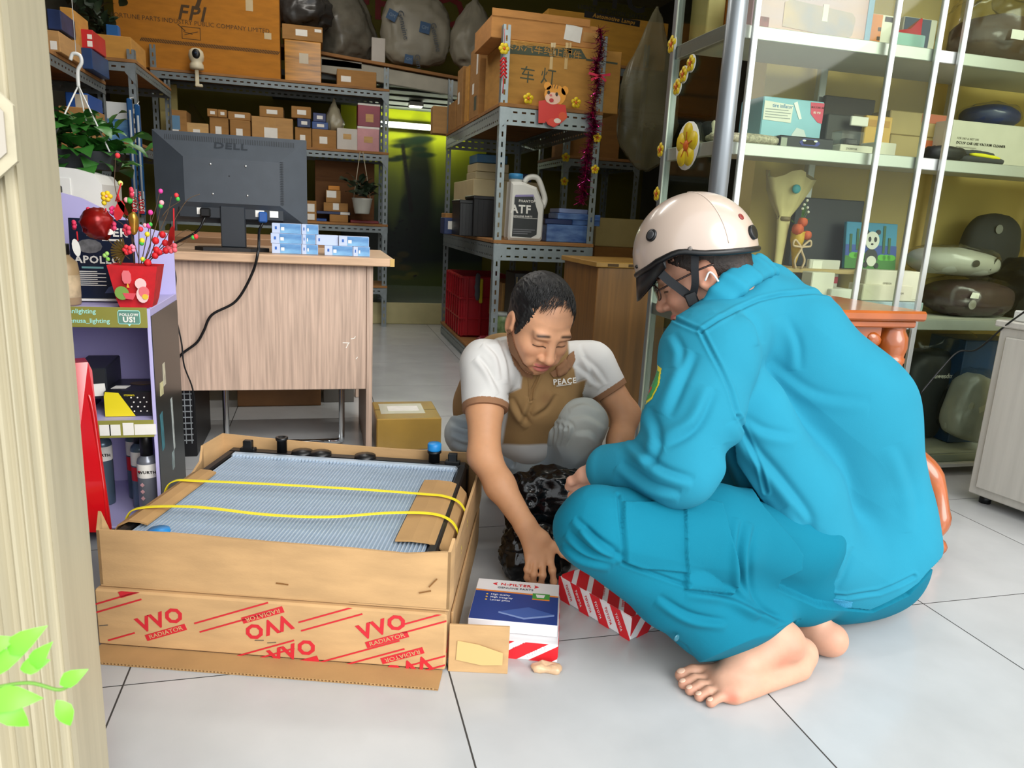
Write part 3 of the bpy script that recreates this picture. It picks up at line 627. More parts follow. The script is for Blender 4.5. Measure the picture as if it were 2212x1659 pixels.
for (x, z) in ((-.062, .283), (.049, .283), (-.058, .187), (.052, .187)): MB().lathe([(.0035, 0), (.0035, .0015), (.001, .0016)], 12).build('screw', mat('screw_steel', '#c9cbc8', .3, .9), mo, (x, -.0552, z), (math.pi / 2, 0, 0))
MB().lathe([(.002, 0), (.002, .001), (.0005, .001)], 10).build('lock_hole', BLACK, mo, (-.004, -.0552, .248), (math.pi / 2, 0, 0))
MB().bbox((-.17, -.042, .105), (.17, -.005, .156), .004).build('port_bay', MD, mo)
for (x0, x1) in ((-.112, -.098), (.075, .104), (.122, .15)): patch(mo, x0, .118, x1, .14, -.0425, PAPER, 'port_label')
MB().bbox((-.038, -.05, .012), (.042, -.02, .15), .003).build('stand_neck', MD, mo)
MB().prism([(-.05, .02), (.05, .02), (.115, -.02), (.118, -.05), (.06, -.09), (-.09, -.095), (-.12, -.07), (-.115, -.02)], 0, .012).build('stand_base', BLACK, mo)
MB().bbox((.086, -.062, .1), (.114, -.04, .136), .004).build('video_plug', mat('blue_plug', '#1f4f93', .4), mo, label='blue video plug')
MB().bbox((-.1, -.062, .11), (-.068, -.04, .14), .004).build('power_plug', BLACK, mo)
W2 = lambda px, py, y: tuple(aty(px, py, y))
mo_w = Vector(mo.location)
def cable(name, label, pts, r=.0035, m=BLACK, n=8): return tag(MB().tube(bezier(pts, n), r, 8).build(name, m), label, 'cable')
cable('video_cable', 'thick black cable hanging from the blue plug down the desk front', [tuple(mo_w + Vector((.1, -.05, .1))), W2(560, 500, 2.68), tuple(W2(558, 540, 2.565)), W2(545, 590, 2.57), W2(510, 650, 2.585), W2(458, 680, 2.59), W2(440, 715, 2.595), W2(425, 740, 2.6), W2(396, 762, 2.6), W2(384, 775, 2.6)], .0045)
cable('power_cable', 'black cable behind the monitor base curving to the left', [tuple(mo_w + Vector((-.085, -.05, .11))), W2(440, 475, 2.7), W2(425, 500, 2.7), W2(380, 525, 2.72), W2(360, 535, 2.8)], .004)
cable('thin_cable', 'thin black cable running down the left edge of the desk panel', [W2(369, 560, 2.56), W2(380, 600, 2.575), W2(376, 660, 2.575), W2(392, 740, 2.58), W2(398, 790, 2.58), W2(418, 850, 2.59), W2(420, 940, 2.6)], .0025)
# blue and white small boxes on the desk
BX_B = mat('blue_swirl_print', '#15579c', .4, var=.8, vscale=9, col2='#7fb4da', stretch=(1, 1, 3)); BX_W = mat('pale_blue_card', '#b3c0da', .5)
def part_box(label, px0, px1, z, y, L, hh=.0335, dd=.055, white=False):
    x0 = aty(px0, 525, y)[0]; x1 = aty(px1, 525, y)[0]
    t = thing('spare_part_box', label, 'box', ((x0 + x1) / 2, y + dd / 2, z), 0, 'small blue boxes on the desk'); w_ = x1 - x0
    MB().bbox((-w_ / 2, -dd / 2, 0), (w_ / 2, dd / 2, hh), .0008).build('body', BX_W, t)
    if not white:
        patch(t, -w_ / 2 + w_ * .28, .0008, w_ / 2 - .001, hh - .0008, -dd / 2, BX_B, 'swirl_print')
        patch(t, -w_ / 2 + w_ * .28 + .003, hh * .3, -w_ / 2 + w_ * .42, hh * .62, -dd / 2 - .0007, PAPER, 'print_mark')
    patch(t, -w_ / 2 + w_ * .1, hh * .38, -w_ / 2 + w_ * .17, hh * .68, -dd / 2, mat('logo_blue', '#2a5fae', .4), 'logo')
    return t
DZ = .7225
part_box('long blue swirl box, bottom of the left stack on the desk', 587, 651, DZ, 2.66, 1); part_box('short blue box at the right end, bottom layer of the left stack', 652, 687, DZ, 2.66, 1)
part_box('blue box with a small white sticker, bottom of the right stack on the desk', 701, 762, DZ, 2.65, 1); part_box('blue box at the far right of the desk, bottom layer', 763, 799, DZ, 2.65, 1)
part_box('long blue swirl box, middle of the left stack on the desk', 585, 652, DZ + .034, 2.66, 1); part_box('short blue box beside it, middle layer of the left stack', 653, 682, DZ + .034, 2.66, 1)
part_box('plain white box in the middle layer between the two blue stacks', 683, 731, DZ + .034, 2.66, 1, white=True)
part_box('blue box with a yellowed sticker, top of the right stack on the desk', 732, 797, DZ + .034, 2.65, 1)
part_box('long blue swirl box, topmost of the left stack on the desk', 588, 651, DZ + .068, 2.66, 1); part_box('short blue box beside it, top layer of the left stack', 652, 688, DZ + .068, 2.66, 1)
# second table behind, chrome chair frame under the desk, tower, taped carton
t2 = thing('wooden_table', 'brown wooden table standing behind the monitor', 'table', (-.15, 3.75, 0))
MB().bbox((-.6, -.3, .70), (.36, .3, .735), .003).build('table_top', mat('brown_table_top', '#9b7350', .5, var=.2, stretch=(1, 9, 1)), t2)
MB().bbox((-.6, -.28, .66), (.15, -.26, .70), .002).build('apron', DW, t2)
for x in (-.57, .31):
    for y in (-.26, .24): MB().bbox((x, y, 0), (x + .04, y + .04, .70), .003).build('leg', DW, t2)
ch = thing('chrome_chair', 'chair with a bent chrome tube frame, standing under the wood desk', 'chair', (-.13, 2.93, 0))
for s_ in (-1, 1): MB().tube(bezier([(s_ * .2, .2, .42), (s_ * .205, -.1, .42), (s_ * .205, -.17, .40), (s_ * .205, -.185, .34), (s_ * .205, -.19, .06), (s_ * .20, -.18, .02), (s_ * .16, -.17, .012)], 5), .011, 10).build('leg', CHROME, ch)
MB().tube([(-.16, -.17, .0125), (.16, -.17, .0125)], .011, 10).build('floor_bar', CHROME, ch); MB().tube([(-.2, .15, .30), (.2, .15, .30)], .009, 10).build('cross_bar', CHROME, ch)
MB().bbox((-.22, -.16, .425), (.22, .24, .465), .015).build('seat', mat('brown_vinyl', '#4b3a2c', .5), ch)
MB().bbox((-.2, .225, .5), (.2, .25, .66), .01).build('backrest', mat('brown_vinyl', '#4b3a2c', .5), ch)
pcx = thing('computer_tower', 'black computer tower with a mesh side, beside the display stand under the desk', 'computer', (-.495, 2.80, 0))
MB().bbox((-.07, -.14, 0), (.07, .2, .42), .004).build('case', BLACK, pcx)
gm = mat('grille_white', '#9aa0a2', .5, .5)
for k in range(16): MB().box((-.06, -.1425, .06 + k * .021), (.06, -.1405, .064 + k * .021)).build('grille_bar', gm, pcx)
for k in range(7): MB().box((-.055 + k * .018, -.1435, .05), (-.052 + k * .018, -.1415, .4)).build('grille_rod', gm, pcx)
yc = carton('taped_carton', 'yellow-brown taped carton on the floor right of the desk', .20, .445, 2.66, 2.92, 0, .125, mat('taped_yellow_card', '#a7843a', .35, var=.2, vscale=6, coat=.5), r=.004)
MB().box((-.07, -.02, .1262), (.05, .05, .127)).build('label', PAPER, yc, (.0, .0, 0)); MB().box((-.1, -.06, .1255), (.07, .09, .1261)).build('film', mat('label_film', '#c9c4b0', .2), yc)
carton('brown_carton', 'brown carton deep under the desk behind the chair frame', -.36, .0, 3.35, 3.65, 0, .36, mat('dim_brown_card', '#8a5d30', .5, var=.2)); carton('dark_carton', 'dark grey carton deep under the desk right of the brown one', .01, .15, 3.4, 3.65, 0, .33, mat('dim_grey_card', '#55504a', .6))
# ================================================================ DISPLAY STAND AND WHAT STANDS ON IT
LAV = mat('lavender_board', '#b7b0dd', .6, var=.06, vscale=5); OLV = mat('olive_print', '#8d8a3e', .5, var=.1, vscale=4); DKP = mat('dark_side_print', '#1d2423', .3, var=.3, vscale=6)
SX0, SX1, SY0, SY1 = -.86, -.405, 1.95, 2.30
ds = thing('display_stand', 'lavender cardboard display stand with olive shelf strips, left of the desk', 'display stand', ((SX0 + SX1) / 2, (SY0 + SY1) / 2, 0))
hw2, hd2 = (SX1 - SX0) / 2, (SY1 - SY0) / 2
MB().bbox((hw2 - .008, -hd2, 0), (hw2, hd2, .618), .001).build('side_panel', LAV, ds)
MB().prism([(-hd2 + .006, .002), (hd2, .002), (hd2, .60), (-hd2 + .006, .60)], 0, .0015).build('side_print', DKP, ds, (hw2 + .0002, 0, 0), (math.pi / 2, 0, math.pi / 2))
MB().bbox((-hw2, -hd2, 0), (-hw2 + .008, hd2, .618), .001).build('side_panel', LAV, ds)
bz = [(-hw2, .02), (hw2, .02), (hw2, .785), (hw2 - .06, .80), (hw2 - .16, .842), (-.0, .875), (-hw2, .93)]
MB().prism(bz, 0, .006).build('back_panel', LAV, ds, (0, hd2 + .006, 0), (math.pi / 2, 0, 0))
for z in (.052, .335, .615): MB().bbox((-hw2 + .008, -hd2, z - .006), (hw2 - .008, hd2 - .001, z), .001).build('shelf_board', LAV, ds)
MB().bbox((-hw2, -hd2 - .004, .572), (hw2 - .006, -hd2, .622), .001).build('front_strip', OLV, ds)
MB().bbox((-hw2, -hd2 - .004, .292), (hw2 - .006, -hd2, .337), .001).build('front_strip', OLV, ds)
AQ = mat('aqua_lettering', '#a8e6dc', .5)
X2 = lambda px: float(aty(px, 690, SY0)[0]) - ds.location.x
text('enlighting', .0155, AQ, ds, (X2(150), -hd2 - .0046, .611), bold=.012, align='LEFT'); text('enusa_lighting', .0155, AQ, ds, (X2(151), -hd2 - .0046, .588), bold=.012, align='LEFT')
decal(ds, axes((X2(280), -hd2 - .0043, .597), (1, 0, 0), (0, 0, 1), (0, -1, 0)), [[(-.022, -.016), (-.004, -.016), (0, -.021), (.004, -.016), (.022, -.016), (.025, -.012), (.025, .014), (.022, .018), (-.022, .018), (-.025, .014), (-.025, -.012)]], AQ, 'speech_bubble', .0004)
decal(ds, axes((X2(280), -hd2 - .0048, .597), (1, 0, 0), (0, 0, 1), (0, -1, 0)), [[(-.0215, -.0145), (.0215, -.0145), (.0235, -.012), (.0235, .014), (.0215, .0165), (-.0215, .0165), (-.0235, .014), (-.0235, -.012)]], mat('teal_print', '#5e8a7c', .5), 'bubble_fill', .0004)
text('FOLLOW', .0095, PAPER, ds, (X2(280), -hd2 - .0056, .604), bold=.03); text('US!', .018, PAPER, ds, (X2(280), -hd2 - .0056, .592), bold=.04)
for k, px in enumerate((210, 232, 262, 288, 312)): patch(ds, X2(px) - .0125, .299, X2(px) + .0125, .327 + (.004 if k == 2 else 0), -hd2 - .0044, PAPER, 'price_card')
# stickers on the dark side
for (y, z, w_, h_, c) in ((-.06, .43, .03, .06, '#cfc9b0'), (-.10, .40, .04, .035, '#d9d2a0'), (-.12, .29, .03, .1, '#3f7f8c'), (.02, .27, .02, .15, '#b9c2c0'), (.0, .17, .03, .05, '#9fb3b5'), (-.10, .09, .02, .05, '#5f8f88')):
    MB().box((-w_ / 2, -h_ / 2, 0), (w_ / 2, h_ / 2, .0006)).build('sticker', mat('sticker_' + c[1:], c, .5, var=.3, vscale=40), ds, (hw2 + .0019, y, z), (math.pi / 2, random.uniform(-.1, .1), math.pi / 2))
# poster frame
pf = thing('poster_stand', 'dark blue product poster in a clear upright holder on the display stand', 'poster', (float(aty(228, 650, 2.12)[0]), 2.12, .6155), .06, rot=(-.09, 0, .06))
MB().bbox((-.075, -.003, .006), (.075, .003, .21), .001).build('poster', mat('navy_poster', '#141f38', .25, var=.4, vscale=9), pf); MB().bbox((-.078, -.04, 0), (.078, .012, .006), .001).build('holder_foot', WHITE, pf)
text('HYPER', .03, PAPER, pf, (.012, -.0036, .176), bold=.03); text('APOLLO', .026, PAPER, pf, (-.012, -.0036, .105), bold=.03)
patch(pf, -.05, .083, .0, .088, -.003, mat('teal_bar', '#6fa5a6', .5), 'print_bar'); patch(pf, .0, .155, .05, .16, -.003, PAPER, 'print_bar')
for k in range(8): patch(pf, -.06, .074 - k * .005, -.015 + .02 * (k % 2), .0765 - k * .005, -.003, PAPER, 'print_line')
decal(pf, axes((-.03, -.0034, .14), (1, 0, 0), (0, 0, 1), (0, -1, 0)), [ell(0, 0, .03, .018, 12)], mat('lamp_picture', '#77777a', .5, var=.5, vscale=60), 'lamp_picture'); decal(pf, axes((.03, -.0034, .03), (1, 0, 0), (0, 0, 1), (0, -1, 0)), [[(-.03, -.01), (.035, -.008), (.035, .012), (.01, .018), (-.02, .006)]], mat('car_picture', '#3a4a72', .4), 'car_picture')
# oil bottle at the left
ob = thing('oil_bottle', 'beige oil bottle with a dark cap, left on the display stand', 'bottle', (float(aty(146, 655, 2.03)[0]), 2.03, .6155))
MB().lathe([(.028, 0), (.031, .004), (.031, .085), (.028, .105), (.015, .118), (.012, .125)], 20).build('body', mat('beige_bottle', '#a98f68', .4, var=.15), ob)
MB().lathe([(.014, .124), (.014, .148), (.012, .15), (.001, .15)], 16).build('cap', BLACK, ob); MB().lathe([(.0315, .02), (.0315, .075)], 20, caps=False).build('label', mat('beige_label', '#c4ad88', .5, var=.4, vscale=30), ob)
# ---- flower pot with artificial blossom twigs
RP = mat('red_felt', '#c8141f', .7, var=.2, vscale=40)
fp0 = aty(300, 664, 2.02)
fp = thing('blossom_pot', 'red felt pot of artificial pink and red blossom twigs on the display stand', 'flowers', (float(fp0[0]), 2.02, .6155))
mb = MB(); vs = []
for (h_, z) in ((.036, 0), (.042, .02), (.056, .105), (.052, .103), (.04, .02)): vs += [(-h_, -h_ * .8, z), (h_, -h_ * .8, z), (h_, h_ * .8, z), (-h_, h_ * .8, z)]
fs = [(3, 2, 1, 0)] + [(a * 4 + k, a * 4 + (k + 1) % 4, (a + 1) * 4 + (k + 1) % 4, (a + 1) * 4 + k) for a in range(4) for k in range(4)] + [(16, 17, 18, 19)]
mb.add(vs, fs).build('pot', RP, fp)
FM = axes((0, -.047, .05), (1, 0, 0), (0, -.14, .99), (0, -.99, -.14))
def fdec(polys, c, name, t=.001): return decal(fp, FM, polys, mat('felt_' + c[1:], c, .6), name, t)
fdec([[(-.018, .012), (-.006, .012), (-.002, .02), (-.002, .036), (-.006, .044), (-.018, .044), (-.022, .036), (-.022, .02)]], '#e8747c', 'lantern'); fdec([[(-.014, .002), (-.008, .002), (-.01, .012), (-.012, .012)]], '#e9b23a', 'lantern_tassel')
fdec([ell(-.026, -.012, .016, .017, 16)], '#7ea34a', 'melon'); fdec([[(-.024, -.012), (.006, -.012), (-.002, -.028), (-.018, -.026)]], '#e0505c', 'melon_slice', .0018)
fdec([ell(.018, .012, .013, .014, 14), ell(.02, -.016, .014, .02, 14)], '#f2c9c6', 'animal_patch'); fdec([ell(.024, -.008, .012, .014, 14)], '#e87378', 'animal_pouch', .0018); fdec([ell(.026, -.02, .007, .007, 12)], '#e8c23a', 'coin', .0026)
rng = random.Random(5)
def flower_mb(r=.012, n=5, dep=.005):
    mb = MB()
    for k in range(n):
        a = 2 * math.pi * k / n; mb.ball((r * .62 * math.cos(a), r * .62 * math.sin(a), 0), (r * .5, r * .5, dep), 8)
    return mb.ball((0, 0, dep * .6), (r * .3, r * .3, dep * .7), 6, 1)
FLM = {}
def flower(parent, px, py, y, r, c, c2='#f6b6c0', tilt=0.0, name='blossom'):
    k = (round(r, 4), c, c2)
    if k not in FLM: FLM[k] = flower_mb(r).mesh('blossom', [mat('petal_' + c[1:], c, .6), mat('petal_' + c2[1:], c2, .6)])
    p = Vector(aty(px, py, y)) - parent.location
    return link(name, FLM[k], parent, p, (math.pi / 2 + tilt, 0, rng.random() * 3))
def bud(parent, px, py, y, r, c, name='bud'):
    p = Vector(aty(px, py, y)) - parent.location
    k = ('b', round(r, 4), c)
    if k not in FLM: FLM[k] = MB().ball((0, 0, 0), (r, r, r * 1.1), 10).mesh('bud', mat('petal_' + c[1:], c, .6))
    return link(name, FLM[k], parent, p)
TWG = mat('twig_brown', '#5b4630', .8)
def twig(pts, y0=2.02, y1=2.02, r=.0014, m=TWG):
    n = len(pts); P = [Vector(aty(a, b, y0 + (y1 - y0) * i / (n - 1))) - fp.location for i, (a, b) in enumerate(pts)]
    MB().tube(bezier(P, 4), [r * (1 - .5 * i / ((n - 1) * 4)) for i in range((n - 1) * 4 + 1)], 6).build('twig', m, fp)
for pts in ([(290, 570), (282, 500), (262, 450), (248, 400), (250, 340)], [(300, 570), (300, 490), (298, 440), (285, 420)], [(305, 570), (320, 500), (335, 455), (345, 415)], [(310, 570), (330, 510), (342, 470), (348, 440)], [(318, 570), (345, 500), (362, 460), (370, 425)], [(350, 468), (365, 450), (388, 435), (385, 430)], [(320, 570), (360, 510), (380, 470), (405, 432), (432, 419)], [(300, 560), (280, 500), (240, 470), (205, 465)], [(315, 560), (325, 530), (325, 470), (328, 452)], [(325, 560), (380, 535), (405, 520)], [(320, 560), (395, 500), (420, 505)], [(280, 560), (235, 520), (220, 500)]): twig(pts)
for (x, y, r, c) in ((284, 416, .0125, '#e0405a'), (244, 488, .013, '#e0406a'), (274, 497, .0135, '#e0405a'), (275, 540, .012, '#e0303a'), (286, 537, .010, '#f08aa6'), (371, 535, .014, '#f0626e'), (230, 424, .0125, '#e8c21f'), (243, 455, .011, '#e8307a')): flower(fp, x, y, 1.985, r, c, '#f7c3c8' if c != '#e8c21f' else '#f0b098')
for (x, y, r, c) in ((254, 336, .006, '#e0363c'), (225, 438, .006, '#e6d02c'), (347, 413, .0055, '#e2409a'), (349, 438, .006, '#f2a8b0'), (347, 445, .0055, '#44b648'), (325, 459, .006, '#e2409a'), (381, 422, .0055, '#e8353c'), (384, 430, .005, '#44b648'), (351, 507, .008, '#cf1420'), (336, 520, .0085, '#cf1420'), (357, 525, .008, '#cf1420'), (358, 541, .008, '#cf1420'), (338, 540, .008, '#cf1420'), (319, 568, .009, '#cf1420'), (335, 552, .008, '#cf1420'), (345, 545, .007, '#cf1420'), (318, 506, .006, '#e6d02c'), (307, 520, .0065, '#e6d02c'), (306, 525, .006, '#44b648'), (308, 560, .0055, '#e6d02c'), (312, 563, .005, '#44b648'), (321, 488, .006, '#e2409a'), (325, 485, .005, '#44b648'), (304, 495, .006, '#e8353c'), (313, 487, .005, '#f2a8b0'), (280, 433, .007, '#44b648'), (273, 432, .006, '#f2a8b0'), (260, 396, .006, '#d7dc7a'), (184, 470, .006, '#44b648'), (423, 511, .006, '#e8353c'), (417, 513, .005, '#44b648'), (231, 548, .005, '#9fcf6a'), (226, 552, .005, '#9fcf6a'), (233, 560, .005, '#7fbf4a')): bud(fp, x, y, 1.99, r, c)
# big dark-red foil rose, tags, ribbons, gold fan
p = Vector(aty(200, 485, 1.98)) - fp.location
o = link('foil_rose', soft_mesh('foil_rose', mat('red_foil', '#8f1310', .28, .3, var=.4, vscale=30), (.058, .05, .062), 2.2, 30, .016, 40, 2, False), fp, p - Vector((0, 0, .03)), (0, .3, 0)); o['label'] = 'dark red foil rose bloom'
flower(fp, 193, 458, 1.98, .011, '#e0305a'); flower(fp, 160, 486, 1.98, .011, '#e2305a')
for (x, y, w_, h_, a) in ((232, 500, .028, .016, .2), (165, 535, .017, .042, -.15)): MB().prism(ell(0, 0, w_ / 2, h_ / 2, 12), 0, .0012).build('paper_tag', PAPER, fp, Vector(aty(x, y, 1.975)) - fp.location, (math.pi / 2, a, 0))
for (a, b) in (((228, 450), (234, 495)), ((166, 500), (168, 520)), ((375, 450), (376, 520)), ((262, 395), (250, 435)), ((255, 420), (265, 460))): MB().tube([Vector(aty(a[0], a[1], 1.975)) - fp.location, Vector(aty(b[0], b[1], 1.975)) - fp.location], .0018, 6).build('red_ribbon', RP, fp)
for (x, y, w_, h_, a) in ((258, 455, .022, .05, .3), (265, 448, .012, .045, -.5), (370, 510, .014, .05, .2)): MB().prism(ell(0, 0, w_ / 2, h_ / 2, 8), 0, .001).build('foil_strip', mat('red_foil', '#8f1310', .28, .3) if w_ < .02 else RP, fp, Vector(aty(x, y, 1.965)) - fp.location, (math.pi / 2, a, 0))
fan = MB(); c0 = Vector(aty(272, 545, 1.995)) - fp.location
for k in range(13):
    a = math.radians(100 + k * 12); fan.box((0, -.001 + .002 * (k % 2), -.002), (.034, .001 + .002 * (k % 2), .002), 0, Matrix.Rotation(-a, 4, 'Y'))
fan.build('gold_fan', mat('dull_gold', '#7a6230', .35, .7), fp, c0)
o = link('gold_leaf', soft_mesh('gold_leaf', mat('gold_foil', '#b98f3a', .3, .7), (.02, .014, .05), 2, 16, .006, 50, 1, False), fp, Vector(aty(290, 505, 2.0)) - fp.location)
# ---- second shelf: boxes; lower shelf: spray cans
GB = mat('dark_box_card', '#23262b', .4, var=.15)
bxa = carton('lamp_box', 'dark grey box with a white label, on the stand shelf beside the red bumper piece', float(aty(170, 860, 2.08)[0]), float(aty(243, 860, 2.08)[0]), 2.02, 2.2, .375, .455, GB, .05, labels=((.52, .1, .95, .5, PAPER, -.06),), seam=False)
MB().bbox((-.07, -.04, 0), (.03, .04, .038), .004).build('bulb_pack', mat('dark_blue_pack', '#20263f', .3, var=.4, vscale=30), None, (-.61, 2.11, .336)); tag(bpy.data.objects['bulb_pack'], 'dark blue bulb pack under the grey box on the display stand', 'box')
bb_ = carton('bulb_box', 'black bulb box with a bright yellow panel, on the second shelf of the display stand', float(aty(229, 895, 2.0)[0]), SX1 - .012, 1.99, 2.14, .3355, .402, mat('black_gloss_card', '#191b20', .3), 0, seam=False)
w_, d_, h_ = bb_['dims']
decal(bb_, face_M('front', w_, d_, h_), [[(.001, .001), (w_ * .62, .001), (w_ * .3, h_ - .004), (.004, h_ - .001), (.001, h_ * .8)]], mat('yellow_print', '#e3cf1e', .45), 'yellow_panel')
for i in range(4):
    for j in range(3): decal(bb_, face_M('front', w_, d_, h_), [ell(w_ * (.55 + .13 * j + .05 * (i % 2)), h_ * (.75 - .18 * i), .002, .002, 8)], PAPER, 'check_mark')
dtext(bb_, face_M('front', w_, d_, h_), 'ITEMNO.', w_ * .52, h_ * .84, .006, mat('yellow_print', '#e3cf1e', .45), bold=.02); decal(bb_, face_M('top', w_, d_, h_), [ell(w_ * .62, d_ * .6, .03, .02, 16)], mat('dull_gold', '#7a6230', .35, .7), 'gold_emblem'); decal(bb_, face_M('top', w_, d_, h_), [[(.01, .03), (.045, .03), (.05, .06), (.015, .06)]], PAPER, 'label')
def spray_can(label, px, y, body, band, r=.024, hh=.185, word=True, z=.0525, dk=False):
    t = thing('spray_can', label, 'can', (float(aty(px, 1060, y)[0]), y, z), 0, 'spray cans on the display stand')
    MB().lathe([(r * .96, 0), (r, .003), (r, hh * .86), (r * .93, hh * .9), (r * .55, hh * .95), (r * .5, hh * .97)], 24).build('can', body, t)
    MB().lathe([(r * .62, hh * .95), (r * .62, hh * 1.22), (r * .55, hh * 1.24), (.001, hh * 1.24)], 20).build('cap', BLACK, t)
    MB().lathe([(r + .0004, hh * .64), (r + .0004, hh * .84)], 24, caps=False).build('white_band', PAPER, t)
    if band: MB().lathe([(r + .0004, hh * .42), (r + .0004, hh * .62)], 24, caps=False).build('red_band', band, t)
    if word: text('WURTH', .011, INK, t, (.004, -r - .0012, hh * .73), bold=.03); MB().box((-.004, -.0008, -.003), (.004, 0, .003)).build('logo_mark', REDB, t, (-.017, -r * .74, hh * .73), (0, 0, -.7))
    if dk:
        for k in range(3): MB().prism([(-.006, 0), (0, -.006), (.006, 0), (0, .006)], 0, .0008).build('hazard_sign', mat('hazard_pink', '#d7a3a6', .5), t, (-.010, -r * .91, hh * (.54 - .1 * k)), (math.pi / 2, 0, -.35))
    return t
CANG = mat('grey_can', '#7b7f88', .3, .4); CANB = mat('blue_grey_can', '#5c7080', .3, .4)
spray_can('grey spray can with hazard signs, nearest of the three on the right', 322, 2.0, CANG, None, .025, dk=True)
spray_can('spray can with a red band, second behind the grey can on the display stand', 309, 2.08, CANB, REDB, .025, .195, False); spray_can('slim spray can, farthest of the three at the right of the stand', 297, 2.16, CANB, REDB, .022, .2, False)
spray_can('blue-grey spray can standing alone beside the red bumper piece', 228, 2.12, CANB, None, .024, .2)
# red bumper piece leaning on the carton
rb = thing('bumper_piece', 'glossy red car bumper piece leaning against the display stand', 'car part', (0, 0, 0))
RG = mat('gloss_red_paint', '#c01018', .12, coat=1.0)
def pz(px, py, y): return tuple(aty(px, py, y))
L = [(150, 785, 1.74), (190, 782, 1.75), (199, 800, 1.75), (205, 860, 1.74), (212, 920, 1.73), (220, 980, 1.72), (228, 1040, 1.71), (238, 1110, 1.70), (243, 1150, 1.695), (170, 1150, 1.66), (160, 1040, 1.67), (150, 900, 1.70)]
front_ = [Vector(pz(*q)) for q in L]; back_ = [v + Vector((-.02, .05, 0)) for v in front_]
mb = MB(); n = len(L); mb.add([tuple(v) for v in front_ + back_], [tuple(range(n - 1, -1, -1)), tuple(range(n, 2 * n))] + [(i, (i + 1) % n, n + (i + 1) % n, n + i) for i in range(n)]); mb.build('shell', RG, rb)
MB().tube(bezier([Vector(pz(*q)) - Vector((0, .004, 0)) for q in ((175, 880, 1.74), (190, 852, 1.74), (200, 880, 1.735), (212, 960, 1.725), (226, 1060, 1.71), (238, 1150, 1.695))], 6), .005, 8).build('raised_edge', RG, rb)
# ================================================================ LEFT: planter, printer, wiper packs, boxes on the shelves
pr0 = aty(170, 410, 2.95)
prn = thing('printer', 'white printer with a black plug, left behind the display stand', 'printer', (float(pr0[0]) - .05, 2.98, .7225))
mb = MB(); prof = [(-.19, 0), (.15, 0), (.15, .20), (.125, .232), (.06, .248), (-.19, .255)]
mb.prism([(x, z) for x, z in prof], -.13, .13).build('body', WHITE, prn, (0, 0, 0), (math.pi / 2, 0, 0))
MB().bbox((-.01, -.134, .14), (.055, -.128, .215), .003).build('panel', WHITE, prn); MB().bbox((.0, -.15, .165), (.03, -.134, .188), .003).build('plug', BLACK, prn); MB().tube(bezier([(.008, -.15, .17), (.0, -.155, .14), (.0, -.15, .05)], 6), .004, 8).build('cable', BLACK, prn)
pl0 = aty(185, 375, 3.2)
plp = thing('hanging_planter', 'dark square planter of glossy green pothos leaves, hung by white rods at the left', 'plant', (float(aty(188, 355, 3.17)[0]), 3.17, 0))
bx = float(plp.location.x); zt_ = float(aty(190, 328, 3.17)[2]); zb_ = float(aty(190, 378, 3.17)[2]) + .02
vs = []
for h_, z in ((.09, zb_), (.115, zt_), (.105, zt_), (.08, zb_ + .02)): vs += [(-h_, -h_ * .8, z), (h_, -h_ * .8, z), (h_, h_ * .8, z), (-h_, h_ * .8, z)]
MB().add(vs, [(3, 2, 1, 0)] + [(a * 4 + k, a * 4 + (k + 1) % 4, (a + 1) * 4 + (k + 1) % 4, (a + 1) * 4 + k) for a in range(3) for k in range(4)] + [(12, 13, 14, 15)]).build('pot', mat('charcoal_pot', '#33353a', .6), plp)
def leaf_me(L=.07, w_=.045, mt=None, fold=.25):
    mb = MB(); prof = [(0, 0), (.12, .55), (.32, 1), (.55, .9), (.8, .45), (1, 0)]; vs = []
    for t, q in prof: z = math.sin(t * 2.6) * L * .22; vs += [(t * L, -q * w_ / 2, z + fold * q * w_ * .3), (t * L, 0, z), (t * L, q * w_ / 2, z + fold * q * w_ * .3)]
    fs = []
    for i in range(len(prof) - 1): a, b = i * 3, i * 3 + 3; fs += [(a, b, b + 1, a + 1), (a + 1, b + 1, b + 2, a + 2)]
    return mb.add(vs, fs, 0, True).mesh('leaf', mt)
PGR = mat('pothos_green', '#35702a', .35, var=.4, vscale=10); lm = [leaf_me(.085, .06, PGR), leaf_me(.07, .045, PGR), leaf_me(.1, .065, PGR)]
for k in range(150):
    a = rng.uniform(0, 6.28); rr = abs(rng.gauss(0, .075)); z = zt_ + rng.uniform(-.03, .13) - rr * .3
    link('leaf', lm[k % 3], plp, (rr * 1.4 * math.cos(a) - .0, rr * math.sin(a), z), (rng.uniform(-.5, .5), rng.uniform(-.5, .7), a + rng.uniform(-.5, .5)))
hk = Vector(aty(165, 128, 3.17)) - plp.location
for (x, y) in ((-.1, -.08), (.1, -.08), (.0, .09)): MB().tube([hk + Vector((0, 0, -.09)), Vector((x, y, zt_))], .003, 6).build('hanger_rod', WHITE, plp)
MB().tube(bezier([hk + Vector(v) for v in ((-.02, 0, -.005), (-.01, 0, .018), (.012, 0, .014), (.016, 0, -.01), (.003, 0, -.035), (0, 0, -.06), (0, 0, -.095))], 6), .0065, 8).build('hook', WHITE, plp)
MB().tube([hk + Vector((0, 0, .02)), (hk.x, hk.y, 3.0)], .0015, 6).build('hanging_wire', WHITE, plp)
